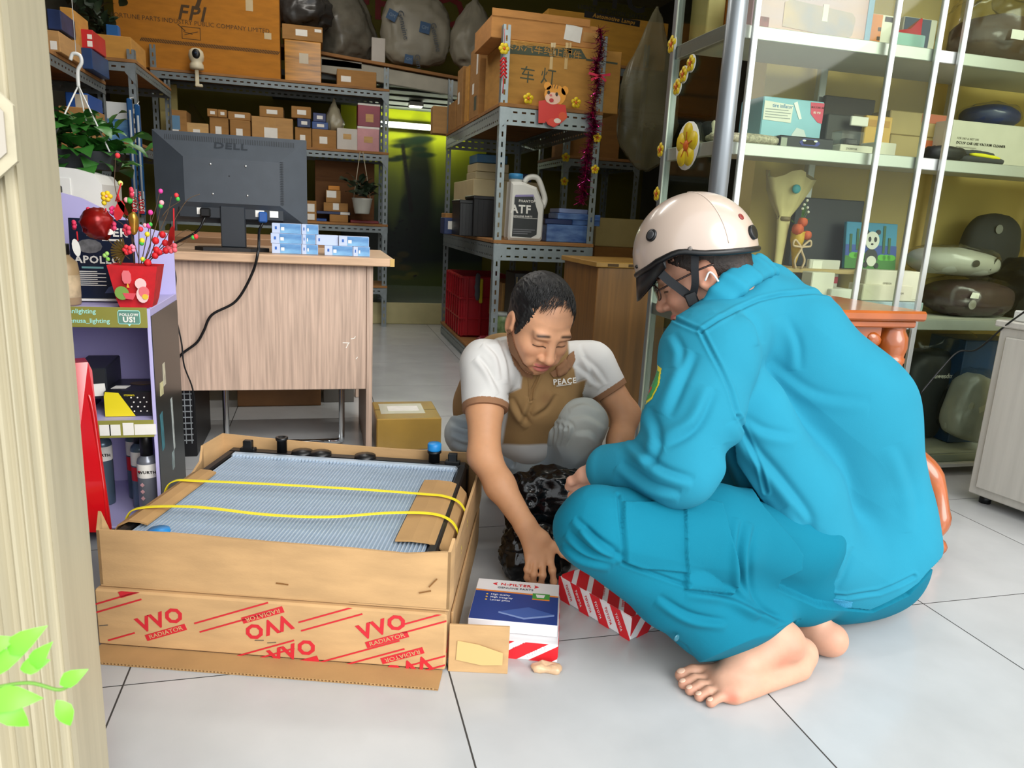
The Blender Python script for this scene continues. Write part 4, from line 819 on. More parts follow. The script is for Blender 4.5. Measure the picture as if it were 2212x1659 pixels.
# wiper blade packs on the post
for i, (px0, px1, py0, py1, yy) in enumerate(((273, 300, 212, 462, 4.46), (290, 316, 225, 465, 4.55))):
    a = aty(px0, py0, yy); b = aty(px1, py1, yy); t = thing('wiper_pack', ('front' if i == 0 else 'rear') + ' one of two long blue wiper blade packs hanging on the left steel post', 'wiper pack', (float((a[0] + b[0]) / 2), yy, float(b[2])), 0, 'wiper packs'); w_ = abs(float(b[0] - a[0])); h_ = float(a[2] - b[2])
    MB().bbox((-w_ / 2, -.012, 0), (w_ / 2, .012, h_), .006).build('sleeve', mat('blue_pack', '#1d4a78', .25, var=.35, vscale=8, stretch=(1, 1, .3)), t)
    MB().tube([(w_ * .1, -.016, h_ * .15), (w_ * .12, -.016, h_ * .9)], .006, 8).build('blade', mat('grey_blade', '#9aa3a9', .3), t)
    patch(t, -w_ * .42, .02, w_ * .42, h_ * .22, -.0125, PAPER, 'label'); text('BOSCH', .034, REDB, t, (-w_ * .12, -.0145, h_ * .115), (math.pi / 2, -math.pi / 2, 0), bold=.03); text('AERO', .022, INK, t, (w_ * .2, -.0145, h_ * .10), (math.pi / 2, -math.pi / 2, 0), bold=.03)
    MB().tube([(0, 0, h_), (0, .11 - .06 * i, h_ + .02)], .002, 6).build('hanging_loop', WHITE, t)
# ================================================================ BOXES ON THE SHELVES
LB = (.25, .3, .6, .7, PAPER)
G1 = 'boxes on the left shelves'
ZA, ZB2 = 1.476, 1.611
pbox('brown_box', 'brown carton with a white label, nearest the door jamb on the left shelf', 3.75, (60, 60), (131, 112), .3, CARD, ZA, group=G1, labels=((.68, .1, .9, .5, PAPER),))
pbox('bearing_box', 'blue and white box lying on the brown carton on the left shelf', 3.78, (100, 18), (133, 60), .2, mat('navy_card', '#23345f', .4, var=.4, vscale=12), float(aty(100, 60, 3.75)[2]) + .002, group=G1, seam=False)
pbox('brown_carton', 'tall brown carton standing behind the blue and white box on the left shelf', 4.05, (128, 14), (158, 58), .25, CARD_O, ZA, group=G1)
bz_ = pbox('blue_box', 'flat dark blue box with pale stripes under the red box on the left shelf', 4.15, (133, 98), (199, 130), .3, mat('deep_blue_card', '#1d3f70', .4, var=.2), ZA, group=G1, seam=False); w_, d_, h_ = bz_['dims']
for k in range(3): patch(bz_, -w_ / 2 + .01, h_ * (.35 + .15 * k), -w_ / 2 + w_ * .42, h_ * (.43 + .15 * k), -d_ / 2, PAPER, 'stripe')
zz = float(bz_.location.z + h_ + .001)
wb_ = pbox('white_box', 'white box with red capital letters on the flat blue box', 4.17, (128, 58), (154, 98), .22, flat('#d9d6ca'), zz, group=G1, seam=False); w_, d_, h_ = wb_['dims']
text('A.P', .042, RED, wb_, (0.0, -d_ / 2 - .001, h_ * .74), bold=.03); text('ION', .028, INK, wb_, (.0, -d_ / 2 - .001, h_ * .15), bold=.02)
pbox('red_box', 'bright red box with small white labels on the flat blue box', 4.17, (155, 60), (203, 108), .22, mat('red_card', '#c32226', .45, var=.1), zz, group=G1, seam=False, labels=((.7, .1, .95, .4, PAPER), (.72, .5, .95, .75, PAPER)))
pbox('long_tan_carton', 'tan carton at the front corner on top of the second left shelf', 4.62, (203, 72), (285, 122), .35, CARD_O, ZB2, group=G1)
pbox('blue_pack', 'blue pack standing behind the tan carton by the dark potted leaves', 4.99, (228, 52), (256, 72), .05, mat('blue_pack2', '#2a66a8', .4), ZB2, group=G1, seam=False)
dp = thing('dark_potted_plant', 'dark leafy plant standing on top of the left shelf behind the tan carton', 'plant', (float(aty(195, 40, 5.1)[0]), 5.15, ZB2)); MB().lathe([(.06, 0), (.08, .12), (.075, .12), (.06, .02)], 16).build('pot', mat('charcoal_pot', '#33353a', .6), dp)
DGR = mat('dark_leaf', '#2a3a26', .5, var=.5, vscale=9); dl = leaf_me(.09, .05, DGR)
for k in range(70): a = rng.uniform(0, 6.28); e_ = rng.uniform(-1.3, .5); link('leaf', dl, dp, (rng.gauss(0, .07), rng.gauss(0, .06), .14 + abs(rng.gauss(.15, .13))), (rng.uniform(-.6, .6), e_, a))
# lower left shelf levels
pbox('bolt_box', 'blue box with a white label, on the left shelf above the pothos leaves', 4.2, (140, 198), (192, 232), .25, mat('mid_blue_card', '#1f4f9a', .4), 1.041, group=G1, seam=False, labels=((.42, .05, .98, .98, flat('#b9ad98')),))
pbox('brown_long_box', 'brown box behind the white planter rods on the left shelf', 3.95, (125, 228), (196, 262), .25, CARD_D, 1.041, group=G1)
pbox('swirl_box', 'white and blue swirl box on the shelf left of the wiper packs', 4.68, (223, 218), (278, 278), .3, flat('#d5d8d6'), 1.181, group=G1, seam=False, labels=((0.01, .02, .99, .58, BX_B),))
# camera gadget
cg = thing('security_camera', 'white round security camera with a black face clipped to the upper back shelf', 'camera', (float(aty(425, 148, 5.7)[0]), 5.70, float(aty(425, 150, 5.7)[2])))
MB().lathe([(.042, 0), (.046, .01), (.044, .03), (.036, .045), (.046, .06), (.05, .085), (.044, .115), (.025, .132), (.001, .138)], 24).build('body', mat('cream_plastic', '#ddd2b4', .4), cg)
MB().ball((0, 0, 0), (.026, .012, .032), 16).build('face', BLACK, cg, (.005, -.043, .092)); MB().lathe([(.008, 0), (.008, .006), (.001, .008)], 12).build('lens', mat('lens_blue', '#2b3a50', .1), cg, (.005, -.052, .094), (math.pi / 2, 0, 0))
MB().bbox((-.012, -.01, -.11), (.012, .006, 0), .003).bbox((-.012, -.02, -.112), (.035, .006, -.095), .003).build('clip', mat('cream_plastic', '#ddd2b4', .4), cg)
# ---- top of the back shelf
BZ = BKZ[3] + .001
fpi = pbox('bumper_carton', 'very large flat brown carton with a printed giraffe-like logo, on top of the back shelf', 5.80, (236, -110), (606, 165), .16, card('#b5741c', 'fpi'), BZ, tape=None, seam=False)
w_, d_, h_ = fpi['dims']; FMm = face_M('front', w_, d_, h_); fx = fpi.location.x
def fpx(px, py): q = aty(px, py, 5.80); return float(q[0] - fx + w_ / 2), float(q[2] - BZ)
BRK = mat('brown_ink', '#4b361b', .8)
u, v = fpx(412, 30); dtext(fpi, FMm, 'FPI', u, v, .13, BRK, -.0, bold=.02, shear=.25); decal(fpi, FMm, [[(u + .02, v + .03), (u + .05, v + .03), (u + .09, v + .14), (u + .13, v + .13), (u + .12, v + .16), (u + .08, v + .18), (u + .05, v + .1)]], BRK, 'animal_logo')
u, v = fpx(415, 50); dtext(fpi, FMm, 'FORTUNE PARTS INDUSTRY PUBLIC COMPANY LIMITED', u, v, .040, BRK, 0, bold=.0)
u, v = fpx(413, 72); decal(fpi, FMm, [R4(u - .06, v - .04, u + .06, v - .036), R4(u - .06, v + .036, u + .06, v + .04), R4(u - .06, v - .04, u - .056, v + .04), R4(u + .056, v - .04, u + .06, v + .04)], BRK, 'stamp_frame'); decal(fpi, FMm, [bar(u, v, .09, .004, .3), bar(u - .02, v, .06, .004, -.2), bar(u - .06, v + .03, .06, .006, -.7)], BRK, 'stamp_mark')
ps = []
for k in range(86): x = .16 + k * (w_ - .16) / 86; ps.append(bar(x, fpx(300, 84)[1] - .0, .028, .006, 1.0))
decal(fpi, FMm, ps, BRK, 'hatch_band')
for (px0, py0, px1, py1) in ((531, 0, 546, 23), (571, 72, 586, 84)): a = fpx(px0, py1); b = fpx(px1, py0); decal(fpi, FMm, [R4(a[0], a[1], b[0], b[1])], flat('#c9b48c'), 'label')
MB().box((-w_ / 2, -d_ / 2 - .001, 0), (w_ / 2, -d_ / 2 - .0004, .002)).build('edge_line', BRK, fpi)
y1_ = pbox('taped_yellow_carton', 'carton wrapped in glossy yellow-brown tape on the upper back shelf', 5.79, (614, 84), (694, 180), .25, mat('glossy_tape_wrap', '#c1852a', .2, var=.55, vscale=7, stretch=(.6, 1, 6), coat=.8), BZ, seam=False, labels=((.4, .45, .65, .7, flat('#c8bca6')),))
zz = float(y1_.location.z + y1_['dims'][2] + .002)
pbox('flat_brown_carton', 'flat brown carton lying on the yellow taped carton', 5.79, (609, 50), (697, 84), .25, CARD_D, zz, labels=((.33, .3, .62, .72, PAPER), (.8, .65, .97, .85, PAPER)))
pbox('small_brown_carton', 'brown carton with a white label near the right end of the upper back shelf', 5.79, (728, 148), (813, 186), .22, CARD_D, BZ, labels=((.1, .25, .35, .6, PAPER),))
pbox('low_white_board', 'white board edge behind the small brown carton on the upper back shelf', 6.0, (694, 126), (782, 150), .05, flat('#b7b4a8'), None, seam=False, cat='board')
# ---- second level of the back shelf: many small cartons
Z3 = BKZ[2] + .001; G2 = 'small cartons on the back shelf above the monitor'
row = [  # px0, py0, px1, py1, colour, label
 ((366, 236), (404, 278), CARD_D, 'brown carton with a blue and white corner, above the left part of the monitor'),
 ((402, 264), (450, 282), CARD_L, 'pale low carton with a white label above the monitor, left'),
 ((452, 252), (494, 284), CARD_D, 'brown carton above the monitor with a small blue booklet before it'),
 ((496, 258), (541, 290), CARD_D, 'brown carton with a big torn white label above the monitor'),
 ((543, 250), (633, 294), CARD, 'wide taped brown carton above the middle of the monitor'),
 ((637, 274), (673, 305), CARD_D, 'small brown carton with a white label right of the monitor top'),
 ((674, 278), (727, 312), CARD_D, 'brown carton with a white label under the blue boxes of the back shelf'),
]
tops = []
for i, (a, b, m_, lb) in enumerate(row):
    t = pbox('small_carton', lb, 5.80 + .01 * (i % 3), a, b, .2, m_, Z3, group=G2, tape='front' if i in (4,) else None, labels=((.3, .25, .62, .62, PAPER),) if i != 0 else ((.0, .3, .6, .8, flat('#5f88a8')), (.05, .05, .5, .3, PAPER)))
    tops.append(float(t.location.z + t['dims'][2] + .001))
for (a, b, m_, zi, lb) in (((447, 234), (470, 254), CARD_D, 2, 'small carton with a wide label, left of two stacked above the monitor'), ((470, 236), (490, 254), CARD_D, 2, 'small carton with a wide label, right of two stacked above the monitor'), ((492, 240), (541, 260), CARD_D, 3, 'flat brown carton stacked on the torn-label carton'),
    ((560, 228), (612, 252), CARD_D, 4, 'brown carton stacked on the wide taped carton'), ((642, 255), (671, 276), mat('navy_card', '#23345f', .4), 5, 'dark blue box stacked right of the monitor top'), ((629, 228), (672, 257), CARD_D, None, 'brown carton with a printed label on the dark blue box'), ((674, 262), (709, 280), mat('mid_blue_card2', '#2c4a86', .4), 6, 'blue box with a white label on the back shelf'), ((676, 243), (704, 263), mat('navy_card2', '#2b3562', .4), None, 'small navy box topmost of the blue stack')):
    t = pbox('small_carton', lb, 5.81, a, b, .18, m_, tops[zi] if zi is not None else lastz, group=G2, seam=False, labels=((.3, .3, .75, .7, PAPER),)); lastz = float(t.location.z + t['dims'][2] + .001)
PKB = mat('dusty_red_card', '#8f3040', .4, var=.3, vscale=4); PKL = mat('pale_pink_card', '#c98f92', .45, var=.25, vscale=5); WHB = flat('#c9c3ba')
t = pbox('white_parts_box', 'white box with a tan label at the end of the back shelf row', 5.78, (728, 276), (772, 316), .2, WHB, Z3, group=G2, seam=False, labels=((.3, .5, .7, .75, CARD_L),))
t = pbox('pink_parts_box', 'pale pink box under the red box at the right end of the back shelf', 5.78, (772, 272), (819, 318), .2, PKL, Z3, group=G2, seam=False, labels=((.3, .35, .7, .6, CARD_L), (0, .92, 1, 1, PAPER)))
pbox('red_parts_box', 'dusty red box with a white lid, topmost at the right end of the back shelf', 5.78, (773, 222), (821, 272), .2, PKB, float(t.location.z + t['dims'][2] + .001), group=G2, seam=False, labels=((.35, .2, .7, .55, CARD_L), (0, .92, 1, 1, PAPER)))
soft('knotted_bag', 'small pale plastic bag with a knotted neck on the back shelf', 'bag', mat('pale_film', '#a9a187', .3, var=.2), (.12, .12, .22), (float(aty(722, 270, 5.9)[0]), 5.92, tops[6]), 0, n=40, crumple=.03, cs=18, seed=2, neck=(.3, .8))
soft('clear_bag', 'clear crumpled plastic bag behind the cartons above the monitor', 'bag', FILM, (.26, .15, .24), (float(aty(415, 230, 6.05)[0]), 6.05, Z3), 0, n=40, crumple=.04, cs=14, seed=5, neck=(.25, .75))
# things behind on the second level, left: yellow panel
pbox('yellow_board', 'pale yellow board leaning behind the left shelf posts', 6.1, (342, 180), (386, 280), .02, flat('#b7a765'), Z3, seam=False, cat='board')
# ---- third level: small cartons right of the monitor
Z4 = BKZ[1] + .001; G3 = 'small cartons on the back shelf right of the monitor'
q = pbox('parts_carton', 'brown carton with a white label beside the monitor edge, lower back shelf', 5.80, (640, 432), (684, 488), .2, CARD_D, Z4, group=G3, labels=((.55, .45, .9, .85, PAPER), (.55, .05, .9, .35, PAPER)))
n1 = pbox('low_carton', 'open brown carton in front of the navy box, lower back shelf', 5.78, (712, 463), (752, 487), .18, CARD_D, Z4, group=G3); n2 = pbox('navy_parts_box', 'flat navy and white box lying across the small cartons', 5.80, (684, 457), (757, 470), .15, mat('navy_card', '#23345f', .4), float(n1.location.z + n1['dims'][2] + .001), group=G3, seam=False, labels=((.7, .05, .98, .95, PAPER),))
q2 = pbox('support_carton', 'brown carton under the left end of the flat navy box', 5.83, (682, 472), (706, 488), .15, mat('mid_blue_card', '#1f4f9a', .4), Z4, group=G3, seam=False)
n3 = pbox('tan_carton', 'brown carton with foil label on the flat navy box', 5.80, (699, 437), (752, 457), .15, CARD_D, float(n2.location.z + n2['dims'][2] + .001), group=G3, seam=False, labels=((.38, .2, .62, .95, PAPER),))
n4 = pbox('upright_small_carton', 'small upright carton with two white labels above the foil-label carton', 5.80, (704, 410), (736, 437), .12, CARD_D, float(n3.location.z + n3['dims'][2] + .001), group=G3, seam=False, labels=((.05, .4, .7, .95, PAPER),)); pbox('orange_small_box', 'tiny orange and yellow box topmost of the stack by the hanging pot', 5.80, (709, 401), (734, 410), .1, mat('orange_card', '#c9801e', .5), float(n4.location.z + n4['dims'][2] + .001), group=G3, seam=False)
pbox('big_brown_panel', 'large dark brown carton behind the small white pot', 5.98, (680, 345), (808, 485), .1, card('#6d4725', 'bp'), Z4)
pbox('red_tray', 'flat dark red tray at the right end of the lower back shelf', 5.76, (757, 478), (818, 484), .3, mat('dark_red_card', '#7d1a20', .5), Z4, seam=False)
# hanging small white pot
hp = thing('hanging_pot', 'small white hanging pot with dark leaves on two strings under the back shelf', 'plant', (float(aty(782, 460, 5.62)[0]), 5.62, float(aty(782, 462, 5.62)[2])))
MB().lathe([(.05, 0), (.055, .01), (.072, .10), (.076, .112), (.07, .112), (.052, .02)], 24).build('pot', mat('white_pot', '#b9bab0', .5), hp)
for k in range(46): a = rng.uniform(0, 6.28); link('leaf', dl, hp, (rng.gauss(0, .05), rng.gauss(0, .05), .12 + abs(rng.gauss(.03, .05))), (rng.uniform(-.5, .5), rng.uniform(-.8, .6), a))
for s_ in (-1, 1): MB().tube([(s_ * .06, 0, .11), (0.01 * s_ + .0, .1, float(BKZ[2] - hp.location.z - .01))], .003, 6).build('string', flat('#a69c86'), hp)
# ---- bags above the back shelf and on the loft plank
GBAG = mat('grey_translucent_film', '#6f6b60', .25, var=.35, vscale=9, bump=.35, bscale=18); WBAG = mat('white_woven_bag', '#8f8a7a', .45, var=.15, vscale=6, bump=.3, bscale=14)
def lpz(px): return float(b0[2] + (b1[2] - b0[2]) * (px - 690) / 300) + .115
soft('grey_film_bag', 'big dusty grey plastic bag above the yellow taped carton', 'bag', GBAG, (.46, .42, .62), (float(aty(738, 60, 6.3)[0]), 6.36, float(aty(760, 128, 6.15)[2])), .3, n=90, crumple=.07, cs=6, seed=3, neck=(.5, .6))
soft('dark_film_bag', 'dark plastic bag lying over the flat brown carton, top centre-left', 'bag', mat('dark_film', '#3c3a38', .25, var=.4, vscale=8, bump=.4, bscale=16), (.36, .3, .22), (float(aty(656, 30, 5.95)[0]), 6.03, zz + .13), 0, n=70, crumple=.05, cs=8, seed=9)
gb = thing('printed_white_bag', 'large off-white bag with small blue squares, on the loft plank', 'bag', (float(aty(898, 135, 6.2)[0]), 6.25, lpz(898) + .04), 0)
link('body', soft_mesh('body', WBAG, (.52, .20, .50), 3.2, 70, .03, 8, 6), gb)
BSQ = mat('blue_square_print', '#274d74', .5)
for (px, py, s_, a) in ((847, 33, .075, -.4), (918, 60, .08, -.15), (883, 128, .065, -.1)):
    q = Vector(aty(px, py, 6.13)) - gb.location; MB().box((-s_ / 2, -.001, -s_ / 2), (s_ / 2, .001, s_ / 2)).build('blue_square', BSQ, gb, q, (0, -a, 0)); text('GM', s_ * .45, flat('#7f93a6'), gb, q + Vector((0, -.003, 0)), (math.pi / 2, -a, 0))
    text('Genuine', .062, mat('dark_blue_ink', '#3a4653', .6), gb, q + Vector((.085, -.002, -.06)), (math.pi / 2, math.pi / 2 - .25, 0))
soft('tied_white_bag', 'off-white plastic bag with a taped neck, right on the loft plank', 'bag', WBAG, (.32, .24, .54), (float(aty(1022, 140, 6.1)[0]), 6.14, lpz(1015) + .03), 0, n=70, crumple=.05, cs=8, seed=12, neck=(.55, .65))
pbox('torn_white_carton', 'white carton corner beside the off-white printed bag on the loft', 6.2, (803, 80), (832, 125), .1, WHB, lpz(815) + .01, seam=False)
# ---- tinsel shelf: top level
ZT = SHZ[2] + .001
lc = pbox('lamp_carton', 'large brown carton with Chinese lettering on top of the tinsel shelf', 3.845, (1092, 84), (1336, 218), .45, card('#b9873f', 'lc'), ZT, seam=False)
w_, d_, h_ = lc['dims']; FL_ = face_M('front', w_, d_, h_); INKG = mat('faded_green_ink', '#4a5140', .8)
def lpx(px, py): q = aty(px, py, 3.845); return float(q[0] - lc.location.x + w_ / 2), float(q[2] - ZT)
a = lpx(1100, 96); b = lpx(1255, 106); c_ = lpx(1268, 128); e_ = lpx(1100, 116); decal(lc, FL_, [[e_, c_, b, a]], INKG, 'grey_band'); a = lpx(1266, 128); b = lpx(1334, 137); decal(lc, FL_, [[(a[0], a[1] - .006), (b[0], b[1] - .006), (b[0], b[1] + .003), (a[0], a[1] + .003)]], INKG, 'thin_band')
u, v = lpx(1178, 110); dtext(lc, FL_, '美东汽车纯正配件', u - .01, v, .052, card('#b9873f', 'lc'), -.055, sx=1.0).location += Vector((0, -.0006, 0))
u, v = lpx(1139, 164); dtext(lc, FL_, '车', u, v, .085, INKG, -.04); u, v = lpx(1184, 168); dtext(lc, FL_, '灯', u, v, .085, INKG, -.04)
for k, px in enumerate((1190, 1196, 1222, 1230)): a = lpx(px, 92); b = lpx(px + 3, 150 if k % 2 == 0 else 118); decal(lc, FL_, [R4(a[0], b[1], b[0], a[1])], FILM if False else flat('#c9a566', .2), 'tape_glint')
zz = float(ZT + h_ + .001)
oc = pbox('orange_brown_carton', 'open orange-brown carton lying on the Chinese lettered carton', 3.85, (1063, 30), (1292, 84), .42, card('#bd8447', 'oc'), zz, seam=False); w_, d_, h_ = oc['dims']
patch(oc, .10, .025, .19, .10, -d_ / 2 - .001, PAPER, 'label', rot=.12); patch(oc, .20, .03, .30, .075, -d_ / 2 - .001, TAPE, 'tape'); MB().bbox((-w_ / 2, -d_ / 2 - .0, h_), (w_ / 2 - .05, -d_ / 2 + .006, h_ + .035), .001).build('open_flap', card('#bd8447', 'oc'), oc, (0, 0, 0), (.03, 0, 0))
tyc = pbox('yellow_lamp_carton', 'large yellow-brown carton with bold black lettering on the shelf deep behind', 4.80, (1188, -50), (1441, 92), .5, card('#c08c30', 'tyc'), None, seam=False)
tyc.location.z = 1.881; w_, d_, h_ = tyc['dims']; FT = face_M('front', w_, d_, h_)
def tpx(px, py): q = aty(px, py, 4.80); return float(q[0] - tyc.location.x + w_ / 2), float(q[2] - 1.881)
u, v = tpx(1332, 3); dtext(tyc, FT, 'TYC', u, v + .02, .20, INK, -.04, bold=.03); u, v = tpx(1323, 27); dtext(tyc, FT, 'LIGHTS. PRECISION. SAFETY', u, v, .034, INK, -.04, bold=.02); u, v = tpx(1323, 41); decal(tyc, FT, [bar(u, v, .385, .038, -.045)], INK, 'black_band'); dtext(tyc, FT, 'Automotive Lamps', u + .01, v, .034, card('#c08c30', 'tyc'), -.045, bold=.02, shear=.2).location += Vector((0, -.0008, 0))
# cartons down the left side of the tinsel shelf, top level (their left faces show)
def side_box(name, label, px0, py0, px1, py1, depthx, mt, x=SH_X0 + .0, z0=None, labels=(), **k):
    """box whose left face (plane x) spans the two pixels"""
    a = atx(px0, py0, x); b = atx(px1, py1, x); ya, yb = sorted((float(a[1]), float(b[1]))); za, zb = sorted((float(a[2]), float(b[2])))
    t = carton(name, label, x, x + depthx, ya + .004, yb - .004, z0 if z0 is not None else za, max(zb, (z0 or za) + .03), mt, **k); w_, d_, h_ = t['dims']
    for (u0, v0, u1, v1, m_) in labels: decal(t, face_M('left', w_, d_, h_), [R4(u0 * d_, v0 * h_, u1 * d_, v1 * h_)], m_, 'label')
    return t
G4 = 'cartons along the left side of the tinsel shelf'
side_box('tall_brown_carton', 'tall brown carton with small labels behind the front post of the tinsel shelf', 1038, 92, 1016, 150, .35, CARD_D, z0=ZT, labels=((.3, .35, .5, .5, PAPER), (.7, .6, .85, .9, PAPER), (.55, .1, .8, .3, flat('#4c5547'))), group=G4, seam=False)
side_box('upright_carton', 'orange-edged upright carton second in the left row of the tinsel shelf', 1014, 140, 1003, 240, .3, CARD_O, z0=ZT, group=G4, seam=False); side_box('upright_carton', 'orange-edged upright carton third in the left row of the tinsel shelf', 1001, 142, 986, 250, .3, CARD_D, z0=ZT, labels=((.2, .4, .5, .6, PAPER),), group=G4, seam=False)
side_box('low_carton', 'low brown carton near the far end of the tinsel shelf', 985, 215, 968, 262, .3, CARD_D, z0=ZT, group=G4, seam=False)
pbox('small_letter_carton', 'small brown carton with dark letters at the far end of the tinsel shelf', 5.48, (936, 228), (973, 262), .12, CARD, float(SHZ[2]) + .001, group=G4, seam=False)
# middle level
ZM = SHZ[1] + .001; G5 = 'things on the middle level of the tinsel shelf'
jug = thing('oil_jug', 'white plastic oil jug with a black label and a blue cap on the tinsel shelf', 'jug', (float(aty(1132, 500, 3.85)[0]), 3.87, ZM))
WJ = mat('white_jug_plastic', '#dcdad2', .4); hz = float(aty(1110, 372, 3.85)[2]) - ZM
pr_ = [(-.09, 0), (.085, 0), (.092, .01), (.097, hz * .55), (.097, hz * .70), (.06, hz * .86), (-.035, hz * .88), (-.06, hz * .80), (-.095, hz * .66), (-.095, .01)]
def ring_jug(poly, d, name, m_):
    mb = MB(); n = len(poly); vs = []
    for (k, yy) in ((.90, -d), (1.0, -d * .75), (1.0, d * .75), (.90, d)):
        cx = sum(p[0] for p in poly) / n; cz = sum(p[1] for p in poly) / n
        vs += [(cx + (x - cx) * k, yy, max(0, cz + (z - cz) * k) if k < 1 else z) for x, z in poly]
    fs = [tuple(range(n - 1, -1, -1)), tuple(range(3 * n, 4 * n))] + [(a * n + i, a * n + (i + 1) % n, (a + 1) * n + (i + 1) % n, (a + 1) * n + i) for a in range(3) for i in range(n)]
    return mb.add(vs, fs).build(name, m_, jug)
pr2 = [(-.09, 0), (.085, 0), (.095, .015), (.097, hz * .55), (.05, hz * .80), (-.035, hz * .87), (-.09, hz * .86), (-.095, .015)]
ring_jug(pr2, .055, 'body', WJ)
MB().lathe([(.035, hz * .86), (.035, hz * .91), (.001, hz * .91)], 20).build('neck', WJ, jug, (-.055, 0, 0)); MB().lathe([(.038, hz * .905), (.038, hz * .975), (.034, hz * .985), (.001, hz * .985)], 20).build('cap', mat('jug_blue_cap', '#3f8fc4', .4), jug, (-.055, 0, 0), label='blue screw cap')
MB().tube(bezier([(-.01, 0, hz * .86), (.01, 0, hz * .93), (.04, 0, hz * .955), (.07, 0, hz * .92), (.10, 0, hz * .74), (.112, 0, hz * .62), (.10, 0, hz * .5)], 5), .015, 10).build('handle', WJ, jug)
jm = axes((0, -.0555, 0), (1, 0, 0), (0, 0, 1), (0, -1, 0)); decal(jug, jm, [[(-.075, hz * .06), (.03, hz * .05), (.06, hz * .1), (.062, hz * .42), (.03, hz * .66), (-.07, hz * .64)]], mat('black_label', '#15161c', .3), 'label'); decal(jug, jm, [[(-.07, hz * .64), (.03, hz * .66), (.045, hz * .6), (.03, hz * .69), (-.065, hz * .67)]], mat('violet_trim', '#8a80b0', .5), 'label_trim')
text('ATF', .058, PAPER, jug, (-.034, -.0572, hz * .46), bold=.03); text('PHANTOM', .018, PAPER, jug, (-.0, -.0572, hz * .585), bold=.02); text('GENUINE PARTS', .013, PAPER, jug, (-.022, -.0572, hz * .36), bold=.02)
for k in range(3): patch(jug, -.07, hz * (.16 - .03 * k), .05 - .02 * k, hz * (.172 - .03 * k), -.0562, flat('#6f6f74'), 'print_line')
MB().box((-.07, -.0566, hz * .335), (.06, -.056, hz * .34)).build('print_line', PAPER, jug)
SWB = mat('blue_silk_print', '#6d8fc0', .3, var=.7, vscale=10, col2='#2b4d8c', stretch=(1, 1, 3))
x_ = pbox('blue_silk_box', 'blue silky patterned box beside the white oil jug on the tinsel shelf', 3.86, (1182, 484), (1268, 508), .2, SWB, ZM, group=G5, seam=False); zz = float(ZM + x_['dims'][2] + .001)
x2_ = pbox('dark_blue_pack', 'dark blue pack lying on the blue silky box', 3.87, (1178, 472), (1236, 484), .18, mat('dark_blue_pack3', '#22315c', .3), zz, group=G5, seam=False); pbox('blue_flat_pack', 'pale blue flat pack on the right of the dark blue pack', 3.88, (1237, 472), (1296, 484), .18, SWB, zz, group=G5, seam=False); zz += x2_['dims'][2] + .001
x3_ = pbox('blue_silk_pack', 'upper blue silky pack of the pile beside the oil jug', 3.87, (1206, 460), (1297, 472), .18, SWB, zz, group=G5, seam=False); pbox('blue_silk_pack', 'topmost pale blue pack of the pile beside the oil jug', 3.88, (1209, 450), (1270, 460), .18, mat('pale_silk', '#7f8fb8', .35), float(zz + x3_['dims'][2] + .001), group=G5, seam=False)
soft('dark_cloth_bundle', 'black bundle behind the oil jug handle on the tinsel shelf', 'bundle', mat('black_cloth', '#141519', .6), (.22, .18, .13), (float(aty(1200, 460, 4.2)[0]), 4.2, ZM), n=40, crumple=.03, cs=12, seed=14)
wc = carton('cream_carton', 'large cream carton in the middle of the tinsel shelf, behind the black bins', .93, 1.36, 4.6, 5.3, ZM, ZM + .34, flat('#c8b78c'), group=G5, seam=False)
wc.location.y = 4.95; wc.location.x = 1.14
zz = float(wc.location.z + wc['dims'][2] + .001)
carton('cream_lid_box', 'flat cream box on the large cream carton', .94, 1.16, 4.62, 4.92, zz, zz + .045, flat('#b9ab85'), group=G5, seam=False); carton('cream_lid_box', 'upper flat cream box on the cream carton pile', .945, 1.15, 4.62, 4.92, zz + .047, zz + .097, flat('#c4b48a'), group=G5, seam=False)
carton('blue_filter_box', 'blue box topmost on the cream cartons of the tinsel shelf', .945, 1.14, 4.62, 4.87, zz + .1, zz + .15, mat('teal_blue_card', '#2b6690', .4, var=.3), group=G5, seam=False); carton('navy_flat_box', 'navy flat box at the right of the cream pile', 1.17, 1.30, 4.62, 4.82, zz, zz + .05, mat('navy_card', '#23345f', .4), group=G5, seam=False)
for i, (a, b, yy) in enumerate((((994, 431), (1021, 492), 4.25), ((1024, 422), (1066, 494), 4.22))):
    t = pbox('black_bin', ('smaller' if i == 0 else 'taller') + ' black plastic parts bin on the middle level of the tinsel shelf', yy, a, b, .25, BLACK, ZM, group=G5, seam=False, cat='bin'); w_, d_, h_ = t['dims']; MB().bbox((-w_ / 2 - .004, -d_ / 2 - .004, h_ - .02), (w_ / 2 + .004, d_ / 2 + .004, h_), .003).build('rim', BLACK, t)
    for k in range(3): MB().box((-w_ / 2 + w_ * (.25 + .25 * k) - .003, -d_ / 2 - .003, .005), (-w_ / 2 + w_ * (.25 + .25 * k) + .003, -d_ / 2, h_ - .02)).build('rib', BLACK, t)
pbox('small_tan_box', 'low tan box in front of the black bins', 4.55, (962, 460), (1000, 470), .15, CARD_D, ZM + .07, group=G5, seam=False); pbox('navy_low_box', 'navy box at the near left corner of the middle level', 4.5, (960, 470), (1000, 487), .15, mat('navy_card', '#23345f', .4), ZM, group=G5, seam=False, labels=((.2, .3, .55, .8, PAPER),))
